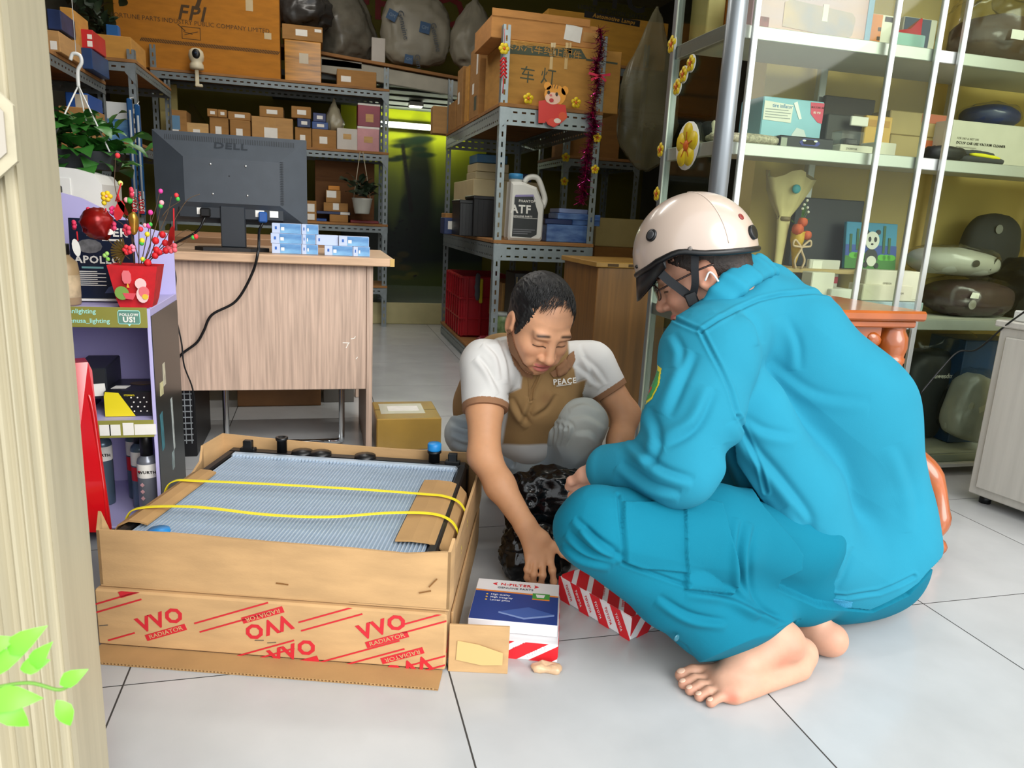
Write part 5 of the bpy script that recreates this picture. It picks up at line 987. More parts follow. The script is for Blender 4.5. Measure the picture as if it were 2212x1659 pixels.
# lower level: red crate, cartons, jar
ZL = SHZ[0] + .001
rcx0, rcy0 = SH_X0 + .01, 4.72
crt = thing('red_crate', 'red plastic crate with ribbed sides on the bottom of the tinsel shelf', 'crate', (rcx0 + .18, rcy0 + .28, ZL)); RC = mat('red_crate_plastic', '#a01420', .35, var=.1)
hx3, hy3, hh3 = .18, .28, .40
for (lo_, hi_) in (((-hx3, -hy3, 0), (-hx3 + .012, hy3, hh3)), ((hx3 - .012, -hy3, 0), (hx3, hy3, hh3)), ((-hx3 + .012, -hy3, 0), (hx3 - .012, -hy3 + .012, hh3)), ((-hx3 + .012, hy3 - .012, 0), (hx3 - .012, hy3, hh3))): MB().bbox(lo_, hi_, .003).build('side', RC, crt)
MB().bbox((-hx3, -hy3, .0), (hx3, hy3, .012), .002).build('bottom', RC, crt)
for k in range(7): y = -hy3 + .02 + k * .085; MB().bbox((-hx3 - .012, y, .01), (-hx3, y + .016, hh3), .003).build('rib', RC, crt)
for k in range(4): x = -hx3 + .03 + k * .09; MB().bbox((x, -hy3 - .012, .01), (x + .016, -hy3, hh3), .003).build('rib', RC, crt)
for z in (.12, .25, .385): MB().bbox((-hx3 - .010, -hy3 - .010, z), (-hx3, hy3, z + .012), .002).bbox((-hx3, -hy3 - .010, z), (hx3, -hy3, z + .012), .002).build('band', RC, crt)
q = soft('rag', 'grey and yellow rag hanging over the red crate edge', 'cloth', mat('grey_rag', '#4a4d52', .9, var=.2), (.03, .03, .17), (rcx0 + .10, rcy0 - .03, ZL + .25), 0, n=24, crumple=.01, cs=30, flat_base=False)
rr_ = MB().bbox((.012, -.012, -.02), (.035, .012, .14), .01).build('yellow_half', mat('yellow_rag', '#b7a51f', .9), q)
G6 = 'cartons on the bottom level of the tinsel shelf'
a1 = carton('lettered_carton', 'brown carton with dark lettering above the dark cartons, bottom of the tinsel shelf', 1.01, 1.29, 4.08, 4.40, ZL + .20, ZL + .42, card('#8f6a36', 'as'), group=G6, seam=False); w_, d_, h_ = a1['dims']; text('AISIN', .05, INK, a1, (-.02, -d_ / 2 - .001, h_ * .72), bold=.04)
a2 = carton('dark_brown_carton', 'dark brown carton under the brown lettered carton, bottom of the tinsel shelf', 1.02, 1.30, 4.09, 4.42, ZL, ZL + .197, card('#5f4029', 'ki'), group=G6, seam=False); w_, d_, h_ = a2['dims']; text('Kia', .05, INK, a2, (-.09, -d_ / 2 - .001, h_ * .75), bold=.03)
a3 = carton('poster_carton', 'pale carton with red print at the front of the bottom shelf level', 0.93, 1.05, 3.88, 4.03, ZL, ZL + .15, flat('#a8906c'), group=G6, labels=((.15, .15, .85, .85, flat('#b98f86')),), seam=False)
jr = thing('snack_jar', 'green and white tin jar with a grey lid on the pale carton', 'jar', (0.99, 3.955, ZL + .152)); MB().lathe([(.045, 0), (.05, .004), (.05, .1), (.046, .105)], 24).build('tin', mat('green_tin', '#8fa070', .4, var=.9, vscale=30, col2='#3f5c20'), jr); MB().lathe([(.052, .1), (.052, .115), (.001, .116)], 24).build('lid', flat('#9aa09a'), jr)
soft('red_net_bag', 'small red netted pack by the pale carton on the bottom shelf', 'bag', mat('red_film', '#7d2430', .3, var=.4, vscale=20), (.12, .12, .09), (.945, 4.16, ZL), n=30, crumple=.02, cs=25)
pbox('dark_slatted_heater', 'black slatted unit on the bottom level behind the head of the man in the polo', 3.86, (1112, 590), (1170, 700), .2, BLACK, ZL, seam=False, cat='heater')
hs = bpy.data.objects['dark_slatted_heater']; w_, d_, h_ = hs['dims']
for k in range(7): MB().box((-w_ / 2 + .01 + k * w_ / 7, -d_ / 2 - .006, .02), (-w_ / 2 + .016 + k * w_ / 7, -d_ / 2, h_ - .02)).build('slat', flat('#6b5d3c'), hs)
# dark cartons right of the tinsel shelf and behind
pbox('cream_board_carton', 'wide cream carton behind the tinsel shelf, left of the helmet', 4.42, (1290, 463), (1400, 530), .3, flat('#bba66b'), None, seam=False)
cbz = bpy.data.objects['cream_board_carton']
t = pbox('brown_support_carton', 'brown carton under the wide cream carton', 4.40, (1285, 532), (1400, 600), .3, card('#94642c', 'sup'), None, seam=False); t2_ = carton('plinth_carton', 'dark brown carton at the floor behind the wood panel', float(t.location.x) - .2, float(t.location.x) + .2, 4.38, 4.68, 0, float(t.location.z) - .002, card('#6f4b26', 'pl'), seam=False); cbz.location.z = float(t.location.z + t['dims'][2] + .001)
wp0 = aty(1270, 565, 2.9); wpn = thing('wood_cabinet', 'brown wood-grain cabinet with taped top edge behind the two men', 'cabinet', (1.33, 2.98, 0))
WG = mat('brown_wood_grain', '#7d5528', .5, var=.3, vscale=5, stretch=(8, 8, .4))
xl = float(aty(1275, 800, 2.9)[0]); xr = float(aty(1412, 800, 2.9)[0]); ztp = float(aty(1330, 578, 2.9)[2])
MB().bbox((xl - 1.33, -.08, 0), (xr - 1.33 + .03, .36, ztp), .003).build('body', WG, wpn); MB().bbox((xl - 1.345, -.095, ztp), (xr - 1.33 + .04, .37, ztp + .022), .003).build('top', mat('taped_board_edge', '#a9803c', .5, var=.25), wpn)
for px in (1320, 1332, 1365): MB().box((-.012, -.0965, ztp + .004), (.012, -.0955, ztp + .016)).build('scuff', BRK, wpn, (float(aty(px, 570, 2.88)[0]) - 1.33, 0, 0))
# translucent bag hanging at the right end of the shelf
soft('hanging_grey_bag', 'large grey translucent bag hanging beside the tinsel shelf', 'bag', mat('olive_film', '#8a8468', .3, var=.3, vscale=6, alpha=.55), (.34, .10, .85), (float(aty(1392, 330, 4.2)[0]), 4.2, float(aty(1375, 360, 4.3)[2])), 0, n=60, crumple=.05, cs=6, seed=21, neck=(.45, .75), flat_base=False)
pbox('deep_brown_carton', 'dark brown carton on the shelf level deep behind the tinsel', 4.8, (1232, 225), (1340, 292), .35, card('#8a5f2a', 'dbc'), 1.301, seam=False)
# white and red small boxes under the tinsel
Z_ = .421
for i, (a, b, c_) in enumerate((((1230, 425), (1322, 433), '#b9b5a8'), ((1290, 433), (1355, 447), '#c7c3b8'))): pass
# ---- tinsel, blossoms, tiger cut-out, charm on the tinsel shelf
def garland(name, label, pts, r, cols, n):
    P = bezier(pts, 20); t = thing(name, label, 'decoration', tuple(P[0])); mb = MB(); o0 = Vector(P[0])
    for k in range(n):
        p = Vector(P[int(rng.random() * (len(P) - 1))]) - o0; d = Vector((rng.gauss(0, 1), rng.gauss(0, 1) - .4, rng.gauss(0, .8))).normalized(); L_ = r * rng.uniform(.5, 1.3); s_ = d.orthogonal().normalized() * .0022; e_ = p + d * L_
        mb.add([p - s_, p + s_, e_ + s_ * .6, e_ - s_ * .6], [(0, 1, 2, 3)], rng.randrange(len(cols)))
    o = mb.build('tinsel_strands', cols, t); o['kind'] = 'stuff'
    MB().tube([Vector(q) - o0 for q in P[::4]], .002, 6).build('cord', cols[0], t); return t
TIN = [mat('magenta_foil', '#a0105a', .2, .8), mat('pink_foil', '#d0207a', .2, .8), mat('purple_foil', '#5c0a44', .25, .8)]
gy = 3.76
gar = garland('tinsel_garland', 'magenta tinsel garland hanging down the right post of the steel shelf', [W2(1296, 62, gy), W2(1297, 110, gy), W2(1287, 150, gy), W2(1290, 185, gy), W2(1280, 240, gy), W2(1284, 275, gy), W2(1272, 310, gy), W2(1268, 350, gy), W2(1262, 400, gy), W2(1256, 440, gy)], .04, TIN, 1500)
FLB = {}
def yblossom(label, px, py, y, r, rot, grp='yellow paper blossoms on the steel shelf'):
    k = round(r, 4)
    if k not in FLB:
        mb = MB()
        for i in range(5): a = 2 * math.pi * i / 5 + .3; mb.lathe([(r * .42, 0), (r * .42, .004), (.001, .005)], 12, 0, Matrix.Translation((r * .58 * math.cos(a), r * .58 * math.sin(a), 0)))
        mb2 = MB().lathe([(r * .25, .004), (r * .2, .0075), (.001, .008)], 10)
        mb3 = MB()
        for i in range(5): a = 2 * math.pi * i / 5 + .3; mb3.box((0, -.0012, .005), (r * .6, .0012, .0064), 0, Matrix.Rotation(a, 4, 'Z'))
        FLB[k] = (mb.mesh('petals', mat('yellow_petal', '#e6c81c', .5)), mb2.mesh('heart', mat('orange_heart', '#d8661c', .5)), mb3.mesh('petal_veins', mat('red_vein', '#b8471c', .6)))
    t = thing('paper_blossom', label, 'decoration', W2(px, py, y), 0, grp, rot=rot); link('petals', FLB[k][0], t); link('heart', FLB[k][1], t); link('petal_veins', FLB[k][2], t); return t
F0 = (math.pi / 2, 0, 0)
yblossom('yellow blossom left of the orange tiger cut-out', 1141, 213, 3.79, .028, F0); yblossom('yellow blossom right of the orange tiger cut-out', 1244, 222, 3.79, .028, F0); yblossom('yellow blossom on the tinsel, upper of two at the right post', 1290, 298, 3.745, .024, F0); yblossom('yellow blossom on the right post below the other', 1285, 366, 3.745, .024, F0)
yblossom('dim yellow blossom on the far rear post behind the tinsel', 1222, 340, 4.742, .03, F0); yblossom('dim greenish blossom lowest on the far rear post', 1219, 392, 4.742, .028, F0)
# tiger cut-out (plain generic cut-out)
tg = thing('tiger_cutout', 'orange and red cardboard tiger cut-out on the shelf front beam', 'decoration', W2(1197, 225, 3.775), 0, None, rot=F0)
k_ = 3.775 / 1578
def tp(pts): return [((x - 1197) * k_, -(y - 225) * k_) for x, y in pts]
def te(x, y, rx, ry, a=0): return ell((x - 1197) * k_, -(y - 225) * k_, rx * k_, ry * k_, 18, a)
ID = Matrix.Identity(4)
def tl_(polys, c, nm, z): o = decal(tg, Matrix.Translation((0, 0, z)), polys, mat('cutout_' + c[1:], c, .45), nm, .0015); return o
tl_([te(1198, 207, 24, 21)], '#f0a02c', 'head', 0); tl_([te(1180, 190, 8, 8)], '#f0a02c', 'ear', 0); tl_([te(1219, 196, 8, 9)], '#f0a02c', 'ear', 0)
tl_([tp([(1174, 222), (1222, 225), (1228, 250), (1215, 262), (1200, 272), (1186, 268), (1172, 250)])], '#d8281e', 'jacket', .001); tl_([te(1195, 262, 10, 8)], '#e0402a', 'leg', .002); tl_([te(1206, 258, 8, 5)], '#e8d8c8', 'shoe', .003)
tl_([tp([(1162, 222), (1178, 218), (1180, 264), (1164, 266)])], '#d8281e', 'scroll', .002); tl_([te(1217, 248, 9, 9)], '#e0501e', 'bag', .003); tl_([te(1193, 214, 17, 12)], '#f6c9b0', 'muzzle', .002); tl_([te(1190, 218, 5, 4)], '#c02020', 'mouth', .0038); tl_([te(1183, 203, 3, 4)], '#20120c', 'eye', .003); tl_([te(1201, 205, 3, 4)], '#20120c', 'eye', .003); tl_([te(1188, 208, 3, 2)], '#d86a6a', 'nose', .0038)
for x in (1190, 1196, 1202): tl_([bar((x - 1197) * k_, -(190 - 225) * k_, .018, .003, 1.3)], '#3a2210', 'stripe', .002)
# firecracker charm on the front post
fc = thing('firecracker_charm', 'string of small red firecrackers under a yellow blossom on the front post', 'decoration', W2(1090, 62, 3.765), 0)
MB().tube([(0, 0, 0), Vector(W2(1089, 100, 3.765)) - fc.location], .0012, 6).build('cord', RP, fc); o = link('blossom', flower_mb(.026, 6, .005).mesh('blossom', [mat('yellow_petal', '#e6c81c', .5), mat('orange_heart', '#d8661c', .5)]), fc, Vector(W2(1089, 105, 3.76)) - fc.location, F0)
for k in range(5):
    for s_ in (-1, 1):
        c0 = Vector(W2(1088, 124 + k * 8.5, 3.762)) - fc.location; MB().tube([c0, c0 + Vector((s_ * .016, 0, -.022))], .0045, 8).build('firecracker', RP, fc)
MB().tube([Vector(W2(1088, 166, 3.762)) - fc.location, Vector(W2(1086, 202, 3.762)) - fc.location], .0025, 6).build('tassel', RP, fc)
rbw = thing('red_bow', 'small pink-red ribbon bow tied to the tinsel', 'decoration', W2(1296, 164, 3.735))
for (a, L_) in ((.25, .055), (math.pi - .1, .06), (-.5, .04), (math.pi + .5, .05)): MB().prism([(0, -.004), (L_, -.008), (L_ * 1.05, .004), (0, .006)], 0, .001).build('ribbon', mat('pink_ribbon', '#d81a4a', .4), rbw, (0, 0, 0), (math.pi / 2, -a, 0))
# ================================================================ GLASS DISPLAY CABINET
GX0, GX1, GY0, GY1 = 1.215, 3.0, 2.15, 2.56
ALM = mat('brushed_aluminium', '#c3c6c2', .35, .6, var=.05); ALD = mat('grey_aluminium_pole', '#8b9195', .35, .55); SHW = mat('white_shelf_panel', '#c9c8bb', .5, var=.06)
gc = thing('glass_cabinet', 'tall glass display cabinet with aluminium shelves behind the man in teal', 'cabinet', ((GX0 + GX1) / 2, (GY0 + GY1) / 2, 0)); gx, gy_ = (GX1 - GX0) / 2, (GY1 - GY0) / 2
MB().lathe([(.03, 0), (.03, 2.4)], 20).build('corner_pole', ALD, gc, (-gx - .004, -gy_ - .012, 0))
MB().bbox((-gx - .012, gy_ - .03, 0), (-gx + .018, gy_, 2.4), .003).build('rear_post', ALD, gc); MB().bbox((-gx - .014, gy_ - .034, 0), (-gx - .008, gy_ - .028, 2.4), .001).build('rear_post_edge', ALM, gc)
for x in (-.3, .3, gx - .03): MB().bbox((x, gy_ - .03, 0), (x + .03, gy_, 2.4), .003).build('rear_post', ALM, gc)
MB().bbox((gx - .03, -gy_, 0), (gx, -gy_ + .03, 2.4), .003).build('front_post', ALM, gc)
GZ = (.075, .595, 1.148, 1.49, 2.0)
for z in GZ:
    MB().bbox((-gx + .02, -gy_ + .025, z - .012), (gx - .03, gy_ - .01, z), .002).build('shelf_panel', SHW, gc)
    MB().bbox((-gx + .02, -gy_ + .022, z - .036), (gx - .03, -gy_ + .036, z + .003), .002).build('shelf_front_rail', ALM, gc)
    MB().bbox((-gx - .004, -gy_ + .02, z - .04), (-gx + .02, gy_ - .01, z + .004), .002).build('shelf_end_rail', ALM, gc)
for k in (0, 1): MB().bbox((-gx, -gy_ - .006 + k * .014, .035), (gx - .03, -gy_ + .004 + k * .014, .05), .001).build('door_track', ALM, gc)
def mull(px, y, name='door_frame'): x = float(aty(px, 0, y)[0]) - gc.location.x; return MB().bbox((x - .010, y - gc.location.y - .008, .05), (x + .010, y - gc.location.y + .006, 2.4), .002).build(name, ALM, gc)
for px, y in ((1638, 2.148), (1943, 2.148), (2043, 2.162), (2096, 2.162)): mull(px, y)
xa = float(aty(1638, 0, 2.148)[0]) - gc.location.x; xb = float(aty(1943, 0, 2.148)[0]) - gc.location.x; xc = float(aty(2096, 0, 2.162)[0]) - gc.location.x; xd = float(aty(2043, 0, 2.162)[0]) - gc.location.x
for (x0, x1, y) in ((xa + .01, xb - .01, -gy_ - .003), (xb + .011, xd - .01, -gy_ + .011), (xc + .01, gx - .03, -gy_ + .011)): MB().box((x0, y, .05), (x1, y + .004, 2.4)).build('glass_door', PANE, gc)
MB().box((-gx - .004, -gy_ + .03, .05), (-gx, gy_ - .03, 2.4)).build('glass_end_panel', PANE, gc)
for x in (-gx + .06, gx - .08):
    for y in (-gy_ + .05, gy_ - .05): MB().lathe([(.02, 0), (.02, .036)], 12).build('foot', BLACK, gc, (x, y, 0))
# ---- top shelf of the cabinet
G7 = 'goods on the top shelf of the glass cabinet'
Z1 = GZ[3] + .004
carton('tan_folder_box', 'tan box at the left end of the cabinet top shelf', 1.25, 1.315, 2.40, 2.52, Z1, 1.70, flat('#b5a06a'), group=G7, seam=False); carton('orange_folder', 'orange box second from the left on the cabinet top shelf', 1.318, 1.37, 2.38, 2.50, Z1, 1.70, flat('#cf7a35'), group=G7, seam=False); carton('blue_folder', 'dark blue box beside the orange one on the cabinet top shelf', 1.373, 1.415, 2.36, 2.48, Z1, 1.70, flat('#2a3a78'), group=G7, seam=False)
mrr = pbox('mirror_box', 'big picture box of a car mirror in violet and orange, cabinet top shelf', 2.22, (1634, -45), (1882, 60), .1, mat('sunset_print', '#b9a8c8', .35, var=.9, vscale=3, col2='#d8a888', stretch=(.4, 1, 2)), Z1, group=G7, seam=False); w_, d_, h_ = mrr['dims']
mm_ = axes((0, -d_ / 2 - .0008, 0), (1, 0, 0), (0, 0, 1), (0, -1, 0)); decal(mrr, mm_, [[(-.11, .02), (.13, .005), (.15, .02), (.155, .07), (.14, .085), (-.09, .10), (-.11, .09)]], mat('mirror_picture', '#8d8ba6', .25, var=.6, vscale=7, col2='#c9a58c'), 'mirror_picture'); decal(mrr, mm_, [R4(.03, .05, .05, .10)], PAPER, 'label', .0012); decal(mrr, mm_, [R4(-w_ / 2 + .004, .004, -w_ / 2 + .06, .04)], mat('city_picture', '#8a4a52', .5, var=.6, vscale=40), 'city_picture'); decal(mrr, mm_, [R4(w_ / 2 - .022, .002, w_ / 2 - .001, h_ - .002)], flat('#8fb0d0'), 'blue_edge', .001)
ob_ = pbox('charger_box', 'orange and white small box right of the mirror picture box', 2.24, (1884, 28), (1930, 82), .07, flat('#d8d4c6'), Z1, group=G7, seam=False, labels=((.02, .02, .45, .98, flat('#d27a2a')), (.55, .8, .95, .95, INK)))
for (u, v) in ((.24, .7), (.24, .3)): patch(ob_, -.018, v * .07, -.006, v * .07 + .012, -.0362, BRK, 'print_mark')
sfb = pbox('fin_box', 'pale teal box under the red shark fin', 2.22, (1936, 68), (1998, 96), .09, flat('#8fb8b0'), Z1, group=G7, seam=False); pbox('fin_back_box', 'white box with a dark picture behind the red shark fin', 2.36, (1955, 34), (2018, 98), .05, flat('#c9c5b4'), Z1, group=G7, seam=False, labels=((.02, .35, .8, .98, flat('#3f4a5c')),))
sf = thing('antenna_fin', 'glossy red shark-fin car antenna lying on the pale teal box', 'antenna', (float(aty(1965, 66, 2.24)[0]), 2.26, float(Z1 + sfb['dims'][2] + .001)))
mb = MB(); P0 = [(-.065, 0), (.05, 0), (.05, .012), (.06, .06), (.055, .062), (.01, .022), (-.065, .006)]; n = len(P0); vs = [(x, -.02 * (1 - z / .07), z) for x, z in P0] + [(x, .02 * (1 - z / .07), z) for x, z in P0]; mb.add(vs, [tuple(range(n)), tuple(range(2 * n - 1, n - 1, -1))] + [(i, n + i, n + (i + 1) % n, (i + 1) % n) for i in range(n)]).build('fin', mat('gloss_red_fin', '#b01c22', .2, coat=.6), sf)
BRP = mat('brown_cushion', '#4a3426', .6, var=.2)
bgp = thing('bagged_brown_cushion', 'dark brown cushion in clear plastic with a white label, right end of the top shelf', 'cushion', (float(aty(2150, 110, 2.33)[0]) + .02, 2.34, Z1), 0, G7)
link('cushion', soft_mesh('cushion', BRP, (.36, .2, .17), 2.6, 40, .02, 9, 3), bgp); link('clear_wrap', soft_mesh('clear_wrap', FILM, (.42, .26, .24), 2.4, 50, .035, 14, 4), bgp); patch(bgp, -.10, .07, -.045, .10, -.142, PAPER, 'label'); text('NIRACLE', .022, flat('#b9ad97'), bgp, (.02, -.14, .06)); link('clear_wrap', soft_mesh('clear_wrap', FILM, (.22, .2, .2), 2.3, 40, .04, 12, 6), bgp, (.12, 0, .17))
# ---- middle shelf
G8 = 'goods on the middle shelf of the glass cabinet'; Z2 = GZ[2] + .004
dg = thing('toy_dog', 'black and white plush dog lying at the left end of the cabinet middle shelf', 'toy', (float(aty(1524, 295, 2.44)[0]), 2.42, Z2)); BKF = mat('black_plush', '#16171a', .95, bump=.6, bscale=200); WTF = mat('white_plush', '#cfc8b4', .95, bump=.6, bscale=200, var=.1)
MB().ball((0, 0, .055), (.042, .04, .036), 16).build('head', BKF, dg); MB().ball((0, -.03, .06), (.012, .014, .03), 12).build('blaze', WTF, dg); MB().ball((0.004, -.04, .035), (.024, .02, .018), 12).build('muzzle', WTF, dg); MB().ball((.004, -.058, .042), (.007, .005, .005), 10).build('nose', BLACK, dg)
for s_ in (-1, 1): MB().ball((s_ * .036, 0, .06), (.014, .012, .024), 10).build('ear', BKF, dg); MB().ball((s_ * .018, -.03, .058), .004, 8).build('eye', BLACK, dg)
MB().ball((.06, .03, .03), (.08, .045, .03), 14).build('body', WTF, dg)
soft('woolly_mat', 'speckled white woolly mat beside the plush dog on the middle shelf', 'mat', mat('speckled_wool', '#b3ab97', .95, var=.5, vscale=120, bump=.8, bscale=150), (.28, .12, .035), (float(aty(1600, 300, 2.30)[0]), 2.27, Z2), 0, G8, n=40, crumple=.006, cs=40); soft('woolly_pad', 'small grey woolly pad left of the plush dog', 'mat', mat('speckled_wool', '#b3ab97', .95), (.09, .09, .03), (1.285, 2.47, Z2), 0, G8, n=24, crumple=.005, cs=40)
ti = pbox('tire_inflator_box', 'light blue tire inflator box with a pink corner on the cabinet middle shelf', 2.31, (1651, 207), (1771, 300), .14, flat('#8fc3d6', .4), Z2, group=G8, seam=False); w_, d_, h_ = ti['dims']; tm = axes((0, -d_ / 2 - .0006, 0), (1, 0, 0), (0, 0, 1), (0, -1, 0))
decal(ti, tm, [[(-w_ / 2 + .004, h_ * .56), (-.005, h_ * .54), (-.003, h_ * .88), (-w_ / 2 + .004, h_ * .92)]], PAPER, 'text_panel'); decal(ti, tm, [[(w_ / 2 - .001, h_ * .58), (w_ / 2 - .02, h_ * .6), (w_ / 2 - .05, h_ * .75), (w_ / 2 - .055, h_ * .97), (w_ / 2 - .001, h_ * .97)]], flat('#d8506a'), 'pink_corner'); decal(ti, tm, [[(-.005, .004), (.06, .004), (.062, .05), (.05, .072), (.02, .078), (.004, .055)]], flat('#d5dde0'), 'device_picture'); decal(ti, tm, [ell(.014, .03, .006, .006, 12), ell(.048, .028, .006, .006, 12)], flat('#3a4652'), 'dial_picture', .001); decal(ti, tm, [[(-.003, h_ * .92), (.025, h_ * .62), (.035, h_ * .64), (.01, h_ * .96)]], flat('#eef2f0'), 'hose_picture', .001)
text('tire inflator', .017, flat('#3f7fae'), ti, (-.044, -d_ / 2 - .0014, h_ * .84), bold=.01)
for k in range(4): patch(ti, -w_ / 2 + .01, h_ * (.76 - .05 * k), -.02 + .01 * (k % 2), h_ * (.775 - .05 * k), -d_ / 2 - .0012, flat('#9a9f9f'), 'text_line')
for k, s_ in enumerate(('MAXIMUM', '80 PSI')): text(s_, .01, PAPER if k else flat('#7a2030'), ti, (w_ / 2 - .026, -d_ / 2 - .0014, h_ * (.88 - .1 * k)), bold=.02)
cb = pbox('car_lamp_box', 'long black box with a glowing car picture, front of the cabinet middle shelf', 2.215, (1686, 291), (1800, 318), .07, mat('black_gloss_card', '#191b20', .3), Z2, group=G8, seam=False, labels=((.02, .1, .13, .8, flat('#9aa093')),)); w_, d_, h_ = cb['dims']; cm = axes((0, -d_ / 2 - .0006, 0), (1, 0, 0), (0, 0, 1), (0, -1, 0)); decal(cb, cm, [[(-.02, .01), (.04, .01), (.05, .02), (.035, .032), (-.015, .032), (-.03, .02)]], flat('#3a3f8a'), 'glow_picture'); decal(cb, cm, [[(-.012, .014), (.03, .014), (.034, .022), (.02, .03), (-.004, .03), (-.018, .022)]], INK, 'car_picture', .001); decal(cb, cm, [ell(-.012, .026, .007, .003, 10), ell(.032, .026, .007, .003, 10)], PAPER, 'lamp_picture', .0014)
bk2 = pbox('black_gadget_box', 'black box behind the clear plastic case on the middle shelf', 2.36, (1790, 245), (1868, 310), .1, flat('#3b3a36'), Z2, group=G8, seam=False); dgl = thing('clear_case', 'clear plastic case on a white base in the cabinet middle shelf', 'case', (float(aty(1842, 320, 2.24)[0]), 2.26, Z2), 0, G8); MB().bbox((-.065, -.04, 0), (.065, .04, .026), .002).build('base', flat('#d3cfc0'), dgl); MB().bbox((-.055, -.03, .027), (.035, .03, .075), .004).build('clear_cover', FILM, dgl); MB().bbox((-.03, -.015, .0275), (.02, .015, .05), .004).build('gadget', BLACK, dgl); text('ZVORSTAR', .009, flat('#6f6a5c'), dgl, (-.02, -.0406, .013))
pbox('white_flat_box', 'white flat box right of the clear case on the middle shelf', 2.235, (1893, 306), (1935, 330), .08, flat('#cfcbbb'), Z2, group=G8, seam=False); pbox('yellow_card_box', 'yellow card behind the clear case on the middle shelf', 2.33, (1873, 248), (1922, 305), .02, flat('#d0a850'), Z2, group=G8, seam=False, labels=((.1, .75, .9, .9, flat('#b98a3a')),)); pbox('price_sign', 'small white sign above the clear case', 2.325, (1841, 250), (1875, 274), .01, PAPER, None, seam=False, group=G8, cat='sign')
pbox('dark_tablet_frame', 'dark framed board leaning on the wall behind the clear case', 2.50, (1785, 205), (1880, 300), .02, flat('#4b4434'), Z2, group=G8, seam=False, cat='board', labels=((.15, .55, .35, .7, flat('#7c7355')), (.6, .6, .85, .75, flat('#7c7355'))))
pe = pbox('beige_red_box', 'low beige and red box under the other striped box on the middle shelf', 2.38, (1925, 290), (2050, 330), .1, flat('#b09a60'), Z2, group=G8, seam=False, labels=((.55, .35, .98, .9, flat('#c2683a')),)); pbox('beige_red_box', 'upper beige and red striped box on the middle shelf', 2.38, (1925, 237), (2053, 290), .1, flat('#b09a60'), float(Z2 + pe['dims'][2] + .001), group=G8, seam=False, labels=((.5, .6, .98, .98, flat('#b96a48')),))
vb = pbox('vacuum_box', 'white car vacuum cleaner box at the right end of the middle shelf', 2.30, (2060, 258), (2230, 352), .2, flat('#d2cdbd'), Z2, group=G8, seam=False); w_, d_, h_ = vb['dims']; VX = lambda px: float(aty(px, 300, 2.30)[0]) - vb.location.x
text('FOR DRY & WET USE', .0105, flat('#8d897c'), vb, (VX(2067), -d_ / 2 - .001, h_ * .60), align='LEFT'); text('DC12V CAR USE VACUUM CLEANER', .0125, INK, vb, (VX(2067), -d_ / 2 - .001, h_ * .50), bold=.02, align='LEFT')
for k in range(2): patch(vb, VX(2068), h_ * (.40 - .06 * k), VX(2112 - 4 * k), h_ * (.415 - .06 * k), -d_ / 2 - .001, flat('#9b978a'), 'text_line')
bcb = thing('blue_bagged_cushion', 'dark blue cushion in clear plastic on the vacuum cleaner box', 'cushion', (float(aty(2150, 240, 2.38)[0]), 2.4, float(Z2 + h_ + .001)), 0, G8); link('cushion', soft_mesh('cushion', mat('navy_cushion', '#1b3470', .5, var=.2), (.20, .16, .075), 2.4, 36, .012, 14, 2), bcb); link('clear_wrap', soft_mesh('clear_wrap', FILM, (.23, .18, .085), 2.2, 36, .014, 18, 5), bcb)
cl = thing('rolled_cloth', 'rolled dark grey cloth with a bright yellow stripe before the vacuum box', 'cloth', (float(aty(2090, 345, 2.24)[0]), 2.235, Z2), 0, G8); DGC = mat('charcoal_cloth', '#3c3d40', .9)
link('roll', soft_mesh('roll', DGC, (.20, .07, .024), 3, 30, .005, 30, 1), cl, (.04, 0, 0)); link('roll', soft_mesh('roll', DGC, (.18, .05, .028), 2.6, 30, .005, 30, 3), cl, (.035, .02, .018)); link('folded_end', soft_mesh('folded_end', mat('black_cloth', '#141519', .6), (.16, .08, .05), 2.4, 30, .01, 25, 7), cl, (-.1, .01, 0)); o = link('yellow_stripe', soft_mesh('yellow_stripe', mat('yellow_cloth', '#d8cf1e', .8), (.13, .03, .014), 2.8, 24, .002, 30, 2), cl, (.045, -.022, .018), (0, .06, 0))
# ---- lower shelf
G9 = 'goods on the lower shelf of the glass cabinet'; Z3_ = GZ[1] + .004
ZR = .755
rs = thing('display_riser', 'low wooden riser board carrying the bouquet and painting in the cabinet', 'riser', (1.76, 2.43, Z3_)); MB().bbox((-.37, -.10, .14), (.37, .10, ZR - Z3_ - .0005), .002).build('board', mat('riser_wood', '#b39a68', .6, var=.15), rs)
for x in (-.34, .34): MB().bbox((x - .01, -.09, 0), (x + .01, .09, .14), .002).build('leg', mat('riser_wood', '#b39a68', .6), rs)
bq = thing('paper_bouquet', 'bouquet wrapped in cream paper with a teal sticker in the cabinet', 'flowers', (float(aty(1685, 590, 2.36)[0]), 2.38, ZR), 0, G9); CRM = mat('cream_wrap_paper', '#cfc08c', .8, var=.12, vscale=8, bump=.2, bscale=30)
kz = 2.30 / 1578 * 1.03
mb = MB(); vs = []; nn = 20
prof = [(.014, 0), (.02, .10), (.026, .165), (.024, .18), (.05, .22), (.074, .27), (.09, .325)]
for r_, z in prof:
    for k in range(nn): a = 2 * math.pi * k / nn; f_ = 1 + .18 * math.sin(5 * a + z * 9) * (z > .17); vs.append((r_ * f_ * math.cos(a), r_ * .6 * f_ * math.sin(a), z + (.015 * math.sin(3 * a) if z > .3 else 0)))
